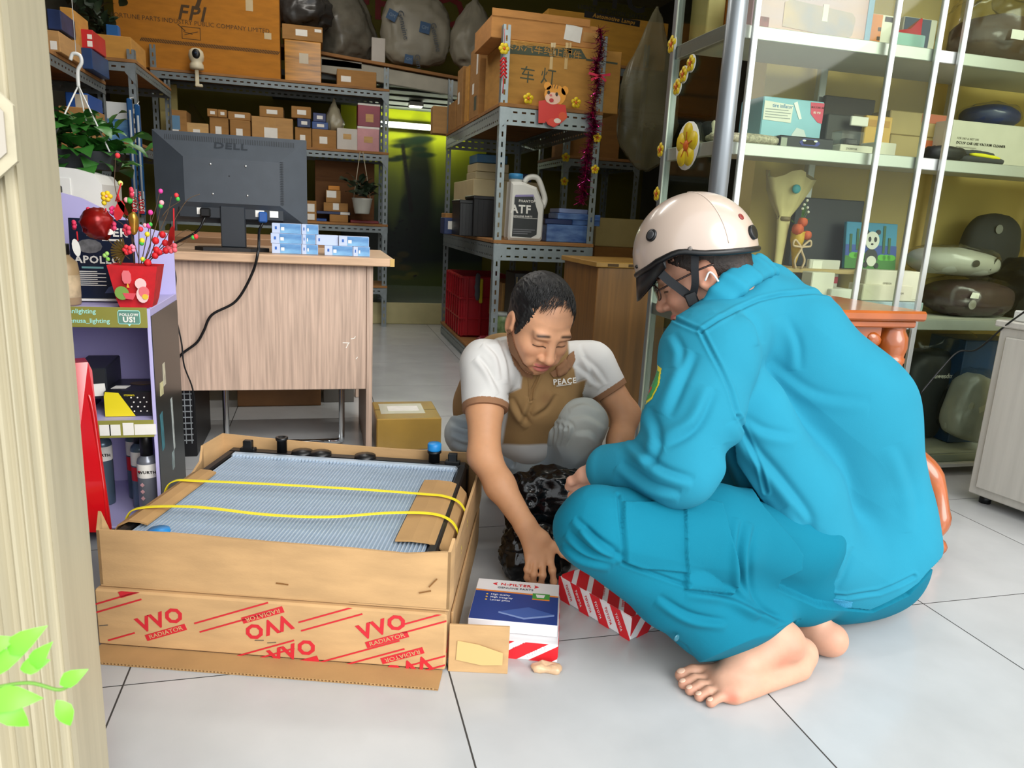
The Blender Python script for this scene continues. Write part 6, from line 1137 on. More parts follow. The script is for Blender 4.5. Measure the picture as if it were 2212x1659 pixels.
mb.add(vs, [(j * nn + k, j * nn + (k + 1) % nn, (j + 1) * nn + (k + 1) % nn, (j + 1) * nn + k) for j in range(len(prof) - 1) for k in range(nn)], 0, True).build('wrap', CRM, bq); MB().ball((0, -.052, .275), (.017, .008, .016), 12).build('sticker_bow', mat('teal_sticker', '#3f9aa8', .5), bq); MB().lathe([(.022, .165), (.024, .172), (.022, .18)], 16).build('tie', flat('#7c6a48'), bq); MB().ball((0, 0, .29), (.05, .025, .03), 12).build('flower_mass', flat('#b89a5a'), bq)
b2 = thing('small_posy', 'small posy of orange roses in yellow wrap with a beige bow', 'flowers', (float(aty(1718, 590, 2.34)[0]), 2.355, ZR), 0, G9)
MB().lathe([(.004, 0), (.012, .04), (.024, .10), (.026, .13), (.02, .13)], 14).build('wrap', mat('yellow_wrap', '#cfa52c', .6, var=.3, vscale=40), b2)
for (x, z, r_) in ((-.012, .14, .02), (.004, .165, .016), (.028, .12, .016)): link('rose', soft_mesh('rose', mat('orange_rose', '#cc5a34', .7, var=.3, vscale=50), (r_ * 2, r_ * 1.8, r_ * 1.8), 2, 20, .006, 60, 3, False), b2, (x, -.012, z - r_))
for (x, z, a) in ((-.03, .16, 2.6), (.03, .16, .5), (.01, .185, 1.2)): link('leaf', leaf_me(.03, .018, mat('posy_leaf', '#4f8a3a', .5)), b2, (x * .5, -.01, z), (0, -a, 0))
for (x, z) in ((.01, .225), (.02, .24), (.025, .215), (.03, .20), (.005, .21)): MB().tube([(.005, 0, .16), (x, 0, z)], .0008, 5).build('stem', mat('posy_leaf', '#4f8a3a', .5), b2); MB().ball((x, 0, z), .005, 8).build('white_flower', PAPER, b2)
for s_ in (-1, 1): MB().tube(bezier([(0, -.03, .075), (s_ * .03, -.032, .10), (s_ * .035, -.032, .08), (0, -.03, .072), (s_ * .02, -.03, .03), (s_ * .012, -.03, .0)], 5), .004, 6).build('bow', flat('#c9ad90'), b2)
pbox('dark_folder', 'large black folder leaning at the back of the cabinet lower shelf', 2.485, (1722, 425), (1850, 560), .03, flat('#1e2226', .4), ZR, group=G9, seam=False, cat='folder')
pd_ = thing('panda_painting', 'small canvas painting of a panda among bamboo on a blue ground', 'painting', (float(aty(1882, 590, 2.40)[0]), 2.42, ZR + .002), 0, G9, rot=(-.12, 0, 0)); pw_ = .232; phh = .175
MB().bbox((-pw_ / 2, -.008, 0), (pw_ / 2, .008, phh), .002).build('canvas', flat('#2f86ac'), pd_)
pm = axes((0, -.0083, 0), (1, 0, 0), (0, 0, 1), (0, -1, 0)); lz = [.0004]
def pdd(polys, c, nm): lz[0] += .0003; decal(pd_, pm @ Matrix.Translation((0, 0, 0)), polys, flat(c), nm, lz[0])
pdd([R4(-pw_ / 2, .045, pw_ / 2, .09)], '#2a4a9a', 'blue_band'); pdd([R4(-pw_ / 2, 0, pw_ / 2, .048)], '#3a7a2c', 'grass')
pdd([ell(-.08 + k * .022, .05, .02, .012, 10) for k in range(3)] + [ell(.05 + k * .022, .045, .02, .012, 10) for k in range(3)], '#5ab032', 'bush')
for x, z0_, z1_ in ((-.1, .06, .13), (-.07, .07, .15), (.05, .06, .165), (.075, .06, .12)): pdd([R4(x, z0_, x + .011, z1_)], '#2f5c34', 'bamboo')
pdd([ell(0, .045, .03, .032, 18)], '#2a2c2e', 'panda_body'); pdd([ell(.002, .03, .022, .02, 14)], '#d9d9d0', 'panda_belly'); pdd([ell(-.024, .015, .01, .011, 12), ell(.026, .013, .01, .011, 12)], '#1a1c1e', 'panda_foot'); pdd([ell(-.025, .138, .01, .01, 12), ell(.027, .14, .01, .01, 12)], '#1a1c1e', 'panda_ear'); pdd([ell(0, .108, .032, .034, 18)], '#dcdcd4', 'panda_head'); pdd([ell(-.012, .112, .007, .010, 12), ell(.014, .112, .007, .010, 12)], '#1a1c1e', 'panda_eye'); pdd([ell(.0, .094, .006, .004, 10)], '#1a1c1e', 'panda_nose')
z_ = Z3_; bxs = []
pbox('blister_pack', 'white blister pack with a red band hanging behind the small white box', 2.36, (1750, 560), (1808, 622), .02, flat('#c9c6bc'), Z3_, group=G9, seam=False, labels=((.02, .55, .98, .68, flat('#b0384a')), (.1, .68, .4, .98, PAPER)))
lvb = pbox('white_cream_box', 'small white box with fine red print on the cabinet lower shelf', 2.24, (1756, 588), (1798, 640), .06, flat('#dcd8cc'), Z3_, group=G9, seam=False); text('Loveme', .012, flat('#9a5a5a'), lvb, (0, -lvb['dims'][1] / 2 - .001, lvb['dims'][2] * .45)); pbox('white_wide_box', 'white wide box beside the small red-print box', 2.22, (1796, 624), (1843, 646), .1, flat('#cfcfc8'), Z3_, group=G9, seam=False)
p0_ = pbox('pale_blue_box', 'pale blue flat box under the cream boxes on the cabinet lower shelf', 2.22, (1862, 651), (1990, 690), .1, flat('#9db0b6'), Z3_, group=G9, seam=False)
p1 = pbox('cream_long_box', 'cream box under the tilted one on the cabinet lower shelf', 2.24, (1866, 614), (1985, 650), .08, flat('#cdc8b2'), float(Z3_ + p0_['dims'][2] + .001), group=G9, seam=False); text('OMEGA', .010, flat('#8a8675'), p1, (.035, -p1['dims'][1] / 2 - .001, p1['dims'][2] * .5))
p2 = pbox('tilted_cream_box', 'upper tilted cream box on the cabinet lower shelf', 2.25, (1880, 583), (1982, 614), .07, flat('#d3cfba'), float(Z3_ + p1['dims'][2] + .002), rz=-.12, group=G9, seam=False); text('OMEGA', .010, flat('#8a8675'), p2, (-.02, -p2['dims'][1] / 2 - .001, p2['dims'][2] * .55))
mr = thing('bagged_maroon_cushion', 'dark maroon cushion in clear plastic with a round mark, cabinet lower shelf', 'cushion', (float(aty(2090, 690, 2.32)[0]), 2.34, Z3_), 0, G9); link('cushion', soft_mesh('cushion', mat('maroon_cushion', '#3a2229', .7, var=.2), (.34, .22, .13), 3, 40, .012, 8, 5), mr); link('clear_wrap', soft_mesh('clear_wrap', FILM, (.36, .235, .145), 2.8, 50, .016, 18, 6), mr); decal(mr, axes((-.09, -.114, .05), (1, 0, 0), (0, 0, 1), (0, -1, 0)), [ell(0, 0, .018, .018, 20)], flat('#8a857c'), 'round_mark'); decal(mr, axes((-.09, -.116, .085), (1, 0, 0), (0, 0, 1), (0, -1, 0)), [[(-.02, -.01), (.02, -.012), (.022, .008), (-.012, .012)]], PAPER, 'label')
gp = thing('bagged_grey_cushion', 'light grey piped cushion in clear plastic lying on the maroon one', 'cushion', (float(aty(2060, 580, 2.34)[0]), 2.35, Z3_ + .152), 0, G9, rot=(0, .03, 0)); link('cushion', soft_mesh('cushion', mat('grey_cushion', '#b8b8b2', .8, var=.1), (.36, .22, .10), 2.5, 40, .008, 8, 8), gp); link('clear_wrap', soft_mesh('clear_wrap', FILM, (.38, .235, .11), 2.4, 50, .014, 20, 9), gp); decal(gp, axes((-.01, -.116, .05), (1, 0, 0), (0, 0, 1), (0, -1, 0)), [ell(0, 0, .017, .013, 16)], flat('#2a2623'), 'round_mark'); MB().tube(bezier([(.07, -.105, .03), (.10, -.1, .075), (.16, -.06, .07), (.19, 0, .06)], 6), .003, 6).build('piping', BLACK, gp)
hr = thing('black_headrest', 'dark neck cushion with a round mark standing behind the grey cushion', 'cushion', (float(aty(2150, 540, 2.44)[0]), 2.47, Z3_ + .12), 0, G9); link('cushion', soft_mesh('cushion', mat('charcoal_cushion', '#2b2c2e', .8, var=.15), (.26, .1, .27), 2.6, 36, .012, 8, 2), hr); decal(hr, axes((-.03, -.058, .215), (1, 0, 0), (0, 0, 1), (0, -1, 0)), [ell(0, 0, .018, .018, 18)], flat('#7d7c76'), 'round_mark')
soft('dark_bag_red_cord', 'black plastic bag with a red cord at the right end of the lower shelf', 'bag', mat('black_film2', '#101114', .2), (.14, .2, .22), (float(aty(2196, 640, 2.3)[0]) + .03, 2.33, Z3_), 0, n=40, crumple=.03, cs=14, seed=3)
# wooden strip behind the goods on the lower shelf
# ---- bottom shelf
Z0_ = GZ[0] + .004
aw = thing('dark_gift_bag', 'dark grey printed bag on the cabinet bottom shelf', 'bag', (float(aty(2020, 860, 2.38)[0]), 2.42, Z0_)); link('body', soft_mesh('body', mat('dark_grey_bag', '#33363a', .45, var=.15), (.30, .14, .36), 4, 40, .012, 8, 4), aw); text('awesdm', .028, PAPER, aw, (-.02, -.083, .27), bold=.01); link('clear_wrap', soft_mesh('clear_wrap', FILM, (.3, .15, .12), 2.4, 40, .02, 15, 2), aw, (.02, 0, .33)); patch(aw, .005, .10, .04, .122, -.079, PAPER, 'label')
sp = thing('bagged_silver_cushion', 'silver-grey cushion in shiny plastic with a white label, cabinet bottom shelf', 'cushion', (float(aty(2075, 960, 2.26)[0]), 2.27, Z0_ + .03), 0, None, rot=(0, .25, 0)); link('cushion', soft_mesh('cushion', mat('silver_cushion', '#bcbebe', .5, var=.15), (.22, .13, .26), 3, 40, .012, 9, 6), sp); link('clear_wrap', soft_mesh('clear_wrap', FILM, (.235, .145, .28), 2.8, 50, .018, 20, 3), sp); decal(sp, axes((-.035, -.079, .14), (.8, 0, .6), (-.6, 0, .8), (0, -1, 0)), [R4(-.022, -.012, .022, .012)], PAPER, 'label'); decal(sp, axes((-.085, -.07, .135), (1, 0, 0), (0, 0, 1), (0, -1, 0)), [ell(0, 0, .014, .014, 16)], flat('#c4c2ba'), 'round_mark')
carton('blue_floor_box', 'dark blue box at the right of the cabinet bottom shelf', 2.46, 2.76, 2.30, 2.48, Z0_, .50, flat('#123a66', .4), seam=False)
# ---- yellow blossom stickers on the glass end panel
def side_blossom(label, px, py, r, big=False):
    p = atx(px, py, GX0 - .01); t = yblossom(label, px, py, float(p[1]), r, (math.pi / 2, 0, -math.pi / 2), 'yellow blossom stickers on the cabinet end glass'); t.location = tuple(p); o = MB().lathe([(r * 1.06, -.003), (r * 1.06, -.0002)], 20).build('white_backing', PAPER, t); return t
for (px, py, r, lb) in ((1452, 96, .030, 'yellow blossom sticker highest on the cabinet rear edge'), (1493, 137, .027, 'upper of three joined yellow blossoms on the cabinet end glass'), (1477, 161, .027, 'middle of three joined yellow blossoms on the cabinet end glass'), (1463, 188, .027, 'lowest of three joined yellow blossoms on the cabinet end glass'), (1484, 315, .075, 'large yellow blossom sticker with swirls on the cabinet end glass'), (1428, 324, .026, 'small yellow blossom sticker left of the large one'), (1420, 419, .026, 'small yellow blossom sticker just above the helmet')): side_blossom(lb, px, py, r)
# ================================================================ WHITE CABINET, CARVED TABLE, CABLE
WCM = mat('whitewashed_wood', '#c9c5bb', .45, var=.10, vscale=6, stretch=(8, 8, .5)); f0 = atz(2090, 1062, .03)
wc2 = thing('white_cabinet', 'whitewashed wooden cabinet with a panel door at the right edge', 'cabinet', (float(f0[0]), float(f0[1]), 0), math.radians(-80))
# local x runs along the visible face towards the camera
LW, LD2, LH = .62, .45, float(aty(2140, 705, f0[1])[2]); 
MB().bbox((0, 0, .03), (LW, LD2, LH), .004).build('body', WCM, wc2)
MB().bbox((-.012, -.015, LH), (LW + .01, LD2 + .01, LH + .022), .004).build('top', WCM, wc2); MB().bbox((.03, -.014, .06), (.30, 0, LH - .03), .004).build('door', WCM, wc2); MB().bbox((.31, -.014, .06), (.59, 0, LH - .03), .004).build('door', WCM, wc2)
for x in (.04, .56):
    for y in (.04, .4): MB().lathe([(.018, 0), (.018, .03)], 12).build('foot', BLACK, wc2, (x, y, 0))
wl_ = thing('white_tray', 'white tray standing on the whitewashed cabinet', 'tray', tuple(Vector((f0[0], f0[1], LH + .0225)) + Vector((.12, -.12, 0)))); MB().bbox((-.1, -.1, 0), (.1, .1, .035), .004).build('body', WHITE, wl_); MB().bbox((-.08, -.085, .036), (.08, .085, .12), .01).build('box', WHITE, wl_)
CWD = mat('carved_orange_wood', '#a8541c', .28, var=.3, vscale=8, coat=.6)
ct = thing('carved_table', 'carved glossy orange-brown wooden side table behind the man in teal', 'table', (1.44, 1.86, 0)); THT = .685
xR = float(aty(2008, 672, 1.66)[0]) - 1.44; TYF = 1.66 - 1.86
MB().bbox((xR - .50, TYF, THT - .028), (xR, TYF + .42, THT), .008).build('table_top', CWD, ct); MB().bbox((xR - .485, TYF + .015, THT - .048), (xR - .02, TYF + .40, THT - .028), .004).build('top_moulding', CWD, ct)
legp = [(.02, .0), (.022, .01), (.016, .03), (.02, .06), (.033, .09), (.036, .12), (.03, .145), (.02, .155), (.032, .165), (.032, .185), (.026, .19), (.03, .20), (.037, .22), (.04, .32), (.034, .36), (.03, .40), (.038, .44), (.043, .50), (.043, .53), (.046, .535), (.046, .545), (.042, .55), (.044, .56), (.048, .575), (.046, .605), (.036, .625), (.038, .64), (.05, .645)]
for (x, y) in ((xR - .055, TYF + .065), (xR - .445, TYF + .065), (xR - .055, TYF + .355), (xR - .445, TYF + .355)):
    MB().lathe(legp, 20).build('leg', CWD, ct, (x, y, 0))
    for k in range(8): a = k * math.pi / 4; MB().ball((0, 0, 0), (.014, .007, .03), 8).build('carved_leaf', CWD, ct, (x + .039 * math.cos(a), y + .039 * math.sin(a), .47), (0, -.1, a + math.pi / 2)); MB().ball((0, 0, 0), (.012, .006, .022), 8).build('carved_leaf', CWD, ct, (x + .04 * math.cos(a + .4), y + .04 * math.sin(a + .4), .42), (0, .1, a + .4 + math.pi / 2))
ap = [(0, 0), (.28, 0), (.28, -.04), (.25, -.07), (.22, -.05), (.19, -.09), (.16, -.06), (.14, -.075), (.12, -.06), (.09, -.09), (.06, -.05), (.03, -.07), (0, -.04)]
for y in (TYF + .06, TYF + .34): MB().prism([(x, z) for x, z in ap][::-1], 0, .018).build('carved_apron', CWD, ct, (xR - .39, y, THT - .05), (math.pi / 2, 0, 0))
MB().prism([(x * 0.75, z) for x, z in ap][::-1], 0, .018).build('carved_apron', CWD, ct, (xR - .066, TYF + .105, THT - .05), (math.pi / 2, 0, math.pi / 2))
for (x, z) in ((xR - .13, .60), (xR - .2, .585), (xR - .27, .60), (xR - .34, .585)): MB().ball((0, 0, 0), (.028, .012, .02), 10).build('carved_scroll', CWD, ct, (x, TYF + .045, z), (0, .5, 0))
MB().bbox((xR - .47, TYF + .04, .235), (xR - .035, TYF + .385, .262), .006).build('lower_shelf', CWD, ct)
for sx, x in ((1, xR - .055), (-1, xR - .445)): MB().tube(bezier([(x, TYF + .065, .33), (x + sx * .06, TYF - .02, .27), (x + sx * .105, TYF - .07, .20), (x + sx * .11, TYF - .10, .12), (x + sx * .09, TYF - .11, .06), (x + sx * .12, TYF - .115, .0265)], 5), [.03] * 5 + [.038, .04, .042, .042, .04, .034, .03, .028, .028, .03, .034, .034, .032, .028, .024, .022, .024, .026, .026, .026, .024], 12).build('cabriole_foot', CWD, ct)
cable('floor_cable', 'thin black cable sagging across the cabinet front to the white cabinet', [W2(1988, 850, 2.05), W2(2030, 800, 2.05), W2(2070, 760, 2.05), W2(2110, 755, 2.0), W2(2170, 705, 1.9), W2(2215, 672, 1.8)], .003)
# ================================================================ FOREGROUND LEAVES
LG = mat('fresh_leaf_green', '#6fc02c', .45, var=.2, vscale=20); lf_ = thing('leafy_twig', 'bright green leafy twig in the lower left foreground', 'plant', tuple(aty(-40, 1490, .50)))
MB().tube(bezier([Vector((0, 0, 0)), Vector(aty(60, 1475, .5)) - lf_.location, Vector(aty(130, 1490, .5)) - lf_.location, Vector(aty(165, 1465, .5)) - lf_.location], 6), .0012, 6).build('stem', mat('leaf_stem', '#6a9a3a', .6), lf_)
for (px, py, L_, wd, a, tl2) in ((60, 1385, .030, .014, .55, .2), (95, 1415, .024, .012, 0.9, .1), (160, 1465, .020, .011, .4, .2), (30, 1510, .035, .017, -.2, .1), (135, 1540, .022, .011, -1.3, .2), (10, 1430, .03, .016, .3, .2), (75, 1440, .018, .011, .1, .3), (20, 1545, .03, .014, -.9, .2), (-15, 1400, .03, .015, .2, .2)):
    q = Vector(aty(px, py, .5)) - lf_.location; o = link('leaf', leaf_me(L_, wd, LG), lf_, q); o.rotation_euler = Euler((math.pi / 2 - .5, -a, tl2)); o.location = q - Matrix.Rotation(-a, 3, 'Y') @ Vector((L_ * .5, 0, 0))
# ================================================================ PEOPLE: soft bodies as distance fields
import openvdb
V3 = lambda p: np.array(p, float)
def unit(v): v = V3(v); return v / np.linalg.norm(v)
class Field:
    def __init__(s, res=.004): s.res = res; s.pr = []
    def cone(s, a, b, ra, rb, k=.02, own=0, flat=None): s.pr.append(('cone', V3(a), V3(b), ra, rb, k, own, flat)); return s
    def ell(s, c, r, R=None, k=.02, own=0, sub=False): s.pr.append(('ell', V3(c), V3(r), np.eye(3) if R is None else np.array(R, float), None, k, own, sub)); return s
    def chain(s, pts, rad, k=.02, own=0, flat=None):
        for i in range(len(pts) - 1): s.cone(pts[i], pts[i + 1], rad[i], rad[i + 1], k, own, flat)
        return s
    def bounds(s):
        lo, hi = np.full(3, 9.), np.full(3, -9.)
        for p in s.pr:
            if p[0] == 'cone': r = max(p[3], p[4]); q = np.array([p[1] - r, p[2] - r, p[1] + r, p[2] + r])
            elif not p[7]: r = max(p[2]); q = np.array([p[1] - r, p[1] + r])
            else: continue
            lo = np.minimum(lo, q.min(0)); hi = np.maximum(hi, q.max(0))
        return lo - .03, hi + .03
    def run(s):
        lo, hi = s.bounds(); n = np.ceil((hi - lo) / s.res).astype(int) + 1; BIG = .05
        D = np.full(n, BIG, 'f'); O = np.zeros(n, 'i1'); Dm = np.full(n, 9., 'f')
        for p in s.pr:
            if p[0] == 'cone': r = max(p[3], p[4]); a = np.minimum(p[1], p[2]) - r; b = np.maximum(p[1], p[2]) + r
            else: r = max(p[2]); a = p[1] - r; b = p[1] + r
            pad = p[5] + .02; i0 = np.clip(np.floor((a - pad - lo) / s.res).astype(int), 0, n); i1 = np.clip(np.ceil((b + pad - lo) / s.res).astype(int) + 1, 0, n)
            sl = tuple(slice(x, y) for x, y in zip(i0, i1))
            if any(y <= x for x, y in zip(i0, i1)): continue
            g = np.stack(np.meshgrid(*[lo[k] + np.arange(i0[k], i1[k]) * s.res for k in range(3)], indexing='ij'), -1)
            if p[0] == 'cone':
                A, B, ra, rb, k, own, fl_ = p[1:]
                if fl_ is not None:
                    dv, f = unit(fl_[0]), fl_[1]; g = g + dv * ((g - A) @ dv)[..., None] * (1 / f - 1); ab = B - A; B = A + ab + dv * (ab @ dv) * (1 / f - 1)
                ab = B - A; t = np.clip(((g - A) @ ab) / max(1e-9, ab @ ab), 0, 1); d = np.linalg.norm(g - A - t[..., None] * ab, axis=-1) - (ra + t * (rb - ra))
            else:
                c, rr, R, _, k, own, sub = p[1:]; q = ((g - c) @ R.T) / rr; ln = np.linalg.norm(q, axis=-1); d = (ln - 1) * min(rr) if False else (ln - 1) * ln / np.maximum(1e-6, np.linalg.norm(q / rr, axis=-1))
            cur = D[sl]
            if p[0] == 'ell' and p[7]:
                h = np.clip(.5 - .5 * (cur + d) / k, 0, 1); D[sl] = cur * (1 - h) - d * h + k * h * (1 - h); continue
            h = np.clip(.5 + .5 * (d - cur) / k, 0, 1); D[sl] = d * (1 - h) + cur * h - k * h * (1 - h)
            m = d < Dm[sl]; Dm[sl] = np.where(m, d, Dm[sl]); O[sl] = np.where(m, own, O[sl])
        s.lo, s.O, s.n = lo, O, n
        gr = openvdb.FloatGrid(BIG); gr.copyFromArray(np.ascontiguousarray(D)); pts, q = gr.convertToQuads(0.0)
        P = np.asarray(pts, float) * s.res + lo; q = np.asarray(q, int)
        own = O[tuple(np.clip(np.round((P - lo) / s.res).astype(int), 0, n - 1).T)]
        return P, q, own
def vnormals(P, q):
    fn = np.cross(P[q[:, 2]] - P[q[:, 0]], P[q[:, 3]] - P[q[:, 1]]); N = np.zeros_like(P)
    f4 = q.ravel(); w4 = np.repeat(fn, 4, 0); N = np.stack([np.bincount(f4, w4[:, k], len(P)) for k in range(3)], 1)
    return N / np.maximum(1e-12, np.linalg.norm(N, axis=1))[:, None]
def orient(P, q):
    N = vnormals(P, q); c = P.mean(0); v = np.einsum('ij,ij->i', P[q[:, 0]], np.cross(P[q[:, 1]], P[q[:, 2]])).sum() + np.einsum('ij,ij->i', P[q[:, 0]], np.cross(P[q[:, 2]], P[q[:, 3]])).sum()
    return q if v > 0 else q[:, ::-1]
def relax(P, q, it=2, w=.5):
    e = np.concatenate([q[:, [0, 1]], q[:, [1, 2]], q[:, [2, 3]], q[:, [3, 0]]]); 
    for _ in range(it):
        T_ = P[e[:, 1]]; S = np.stack([np.bincount(e[:, 0], T_[:, k], len(P)) for k in range(3)], 1); C = np.bincount(e[:, 0], None, len(P)); P = P * (1 - w) + w * S / np.maximum(1, C)[:, None]
    return P
def smooth_mask(m, q, it=14):
    e = np.concatenate([q[:, [0, 1]], q[:, [1, 2]], q[:, [2, 3]], q[:, [3, 0]]]); m = m.astype(float); C = np.maximum(1, np.bincount(e[:, 0], None, len(m)))
    for _ in range(it): m = .4 * m + .6 * np.bincount(e[:, 0], m[e[:, 1]], len(m)) / C
    return m
def subdiv(P, q, *attrs):
    e = np.sort(np.stack([q, np.roll(q, -1, 1)], -1).reshape(-1, 2), 1); uk, inv = np.unique(e[:, 0].astype(np.int64) * len(P) + e[:, 1], return_inverse=True); ue = np.stack([uk // len(P), uk % len(P)], 1); inv = inv.reshape(-1, 4); n, m = len(P), len(ue)
    P2 = np.concatenate([P, P[ue].mean(1), P[q].mean(1)]); fc = n + m + np.arange(len(q)); E = n + inv
    Q = np.concatenate([np.stack([q[:, k], E[:, k], fc, E[:, k - 1]], 1) for k in range(4)])
    return (relax(P2, Q, 2, .5), Q) + tuple(np.concatenate([a, a[ue[:, 0]], a[q[:, 0]]]) for a in attrs)
def to_mesh(name, P, q, mt, col=None):
    me = bpy.data.meshes.new(name); me.vertices.add(len(P)); me.vertices.foreach_set('co', P.astype('f').ravel()); me.loops.add(q.size); me.loops.foreach_set('vertex_index', q.astype('i').ravel())
    me.polygons.add(len(q)); me.polygons.foreach_set('loop_start', np.arange(0, q.size, 4, dtype='i')); me.polygons.foreach_set('use_smooth', np.ones(len(q), bool)); me.update(calc_edges=True); me.validate()
    me.materials.append(mt)
    if col is not None: a = me.color_attributes.new('Col', 'FLOAT_COLOR', 'POINT'); a.data.foreach_set('color', np.c_[col, np.ones(len(col))].astype('f').ravel())
    return me
def seg_dist(px, line):
    """distance of 2-D points to a polyline, and signed side"""
    best = np.full(len(px), 1e9)
    for a, b in zip(line[:-1], line[1:]):
        a, b = V3(a), V3(b); ab = b - a; t = np.clip(((px - a) @ ab) / (ab @ ab), 0, 1); best = np.minimum(best, np.linalg.norm(px - a - t[:, None] * ab, axis=1))
    return best
def crease(px, fc, line, dp, w):
    """a soft cloth fold along a line: a swell on one side, a valley on the other, fading at both ends"""
    L = [p[:2] for p in bezier([tuple(p) + (0,) for p in line], 6)]; n = len(L) - 1; best = np.full(len(px), 1e9); sg = np.zeros(len(px)); tt = np.zeros(len(px))
    lo, hi = np.min(L, 0) - 5 * w, np.max(L, 0) + 5 * w; I = np.where(fc & (px > lo).all(1) & (px < hi).all(1))[0]; q = px[I]; b_ = best[I]; s_ = sg[I]; t_ = tt[I]
    for i in range(n):
        a, b = V3(L[i]), V3(L[i + 1]); ab = b - a; t = np.clip(((q - a) @ ab) / max(1e-9, ab @ ab), 0, 1); r = q - a - t[:, None] * ab; d = np.linalg.norm(r, axis=1); m = d < b_
        b_ = np.where(m, d, b_); s_ = np.where(m, np.sign(ab[0] * r[:, 1] - ab[1] * r[:, 0]) * d, s_); t_ = np.where(m, (i + t) / n, t_)
    out = np.zeros(len(px)); tap = np.sqrt(np.clip(np.sin(np.pi * np.clip(t_, 0, 1)), 0, 1)); out[I] = tap * dp * (np.exp(-((s_ - w * .9) / w) ** 2) - .9 * np.exp(-((s_ + w * .35) / (w * .7)) ** 2)); return out
def in_poly(px, poly):
    r = np.zeros(len(px), bool); n = len(poly)
    for i in range(n):
        (x0, y0), (x1, y1) = poly[i], poly[(i + 1) % n]
        if y0 == y1: continue
        c = ((y0 > px[:, 1]) != (y1 > px[:, 1])) & (px[:, 0] < (x1 - x0) * (px[:, 1] - y0) / (y1 - y0) + x0); r ^= c
    return r
def soft_poly(px, poly, w): 
    d = seg_dist(px, list(poly) + [poly[0]]); i = in_poly(px, poly); return np.clip(.5 + np.where(i, d, -d) / w, 0, 1)
def folds(P, N, axis, amp, scale, seed, stretch=.25):
    """cloth folds: ridged noise drawn out along an axis"""
    a = unit(axis); q = P - np.outer(P @ a, a) * (1 - stretch); return (ridge(q, scale, seed) - .62) * amp
J = lambda px, py, y: V3(aty(px, py, y))
CAMP = np.array([0, 0, CAMH])
def facing(P, N): v = CAMP - P; return np.einsum('ij,ij->i', N, v) > -.25 * np.linalg.norm(v, axis=1)
SKIN = mat('skin', '#ffffff', .5, attr='Col', sss=.12, bump=.08, bscale=220, spec=.35)
TEAL = mat('teal_cotton', '#217f98', .9, var=.07, vscale=5, bump=.12, bscale=700, spec=.2); TEAL_T = mat('teal_trouser_cotton', '#046a81', .9, var=.07, vscale=5, bump=.12, bscale=700, spec=.2)
DENIM = mat('faded_grey_denim', '#ffffff', .9, attr='Col', bump=.18, bscale=600)
POLO = mat('polo_cotton', '#ffffff', .88, attr='Col', bump=.12, bscale=600)
HAIR = mat('black_hair', '#0d0c0d', .55, var=.3, vscale=60)
def frame(f, roll=0.0):
    """rows: forward, left, up of a head looking along f"""
    f = unit(f); l = unit(np.cross((0, 0, 1), f)); u = np.cross(f, l); c, s = math.cos(roll), math.sin(roll); return np.array([f, l * c + u * s, -l * s + u * c])
def build_head(F, C, R, ear=True, smile=False, nose=1.0):
    """adds a head to field F: centre C, rows of R = forward, left, up"""
    W = lambda x, y, z: C + x * R[0] + y * R[1] + z * R[2]; E = lambda c, r, **k: F.ell(W(*c), r, R, **k)
    E((-.012, 0, .035), (.097, .077, .086), k=.01); E((.022, 0, -.038), (.070, .062, .082), k=.03); E((.055, 0, -.092), (.030, .034, .026), k=.03)
    for s in (-1, 1):
        E((.0, s * .043, -.060), (.042, .020, .034), k=.03); E((.054, s * .040, -.028), (.032, .026, .026), k=.02); E((.077, s * .028, .024), (.014, .024, .010), k=.018)
        E((.100, s * .033, .004), (.016, .018, .011), k=.012, sub=True); E((.071, s * .031, .002), (.0165, .0175, .0135), k=.005)
        if smile: E((.074, s * .036, -.058), (.016, .013, .018), k=.014)
        if ear:
            E((-.008, s * .080, -.006), (.021, .0085, .034), k=.006); E((-.004, s * .089, -.004), (.011, .006, .022), k=.004, sub=True); E((.008, s * .079, -.014), (.006, .006, .010), k=.004)
    F.cone(W(.083, 0, .016), W(.104 * nose, 0, -.030), .009, .0125, .012)
    E((.106 * nose, 0, -.034), (.0135, .0135, .011), k=.008)
    for s in (-1, 1): E((.094, s * .0155, -.037), (.012, .0105, .0085), k=.006)
    E((.089, 0, -.064), (.010, .026, .0075), k=.006); E((.087, 0, -.077), (.011, .021, .0085), k=.006); E((.101, 0, -.0695), (.010, .025, .0022 if not smile else .0032), k=.003, sub=True)
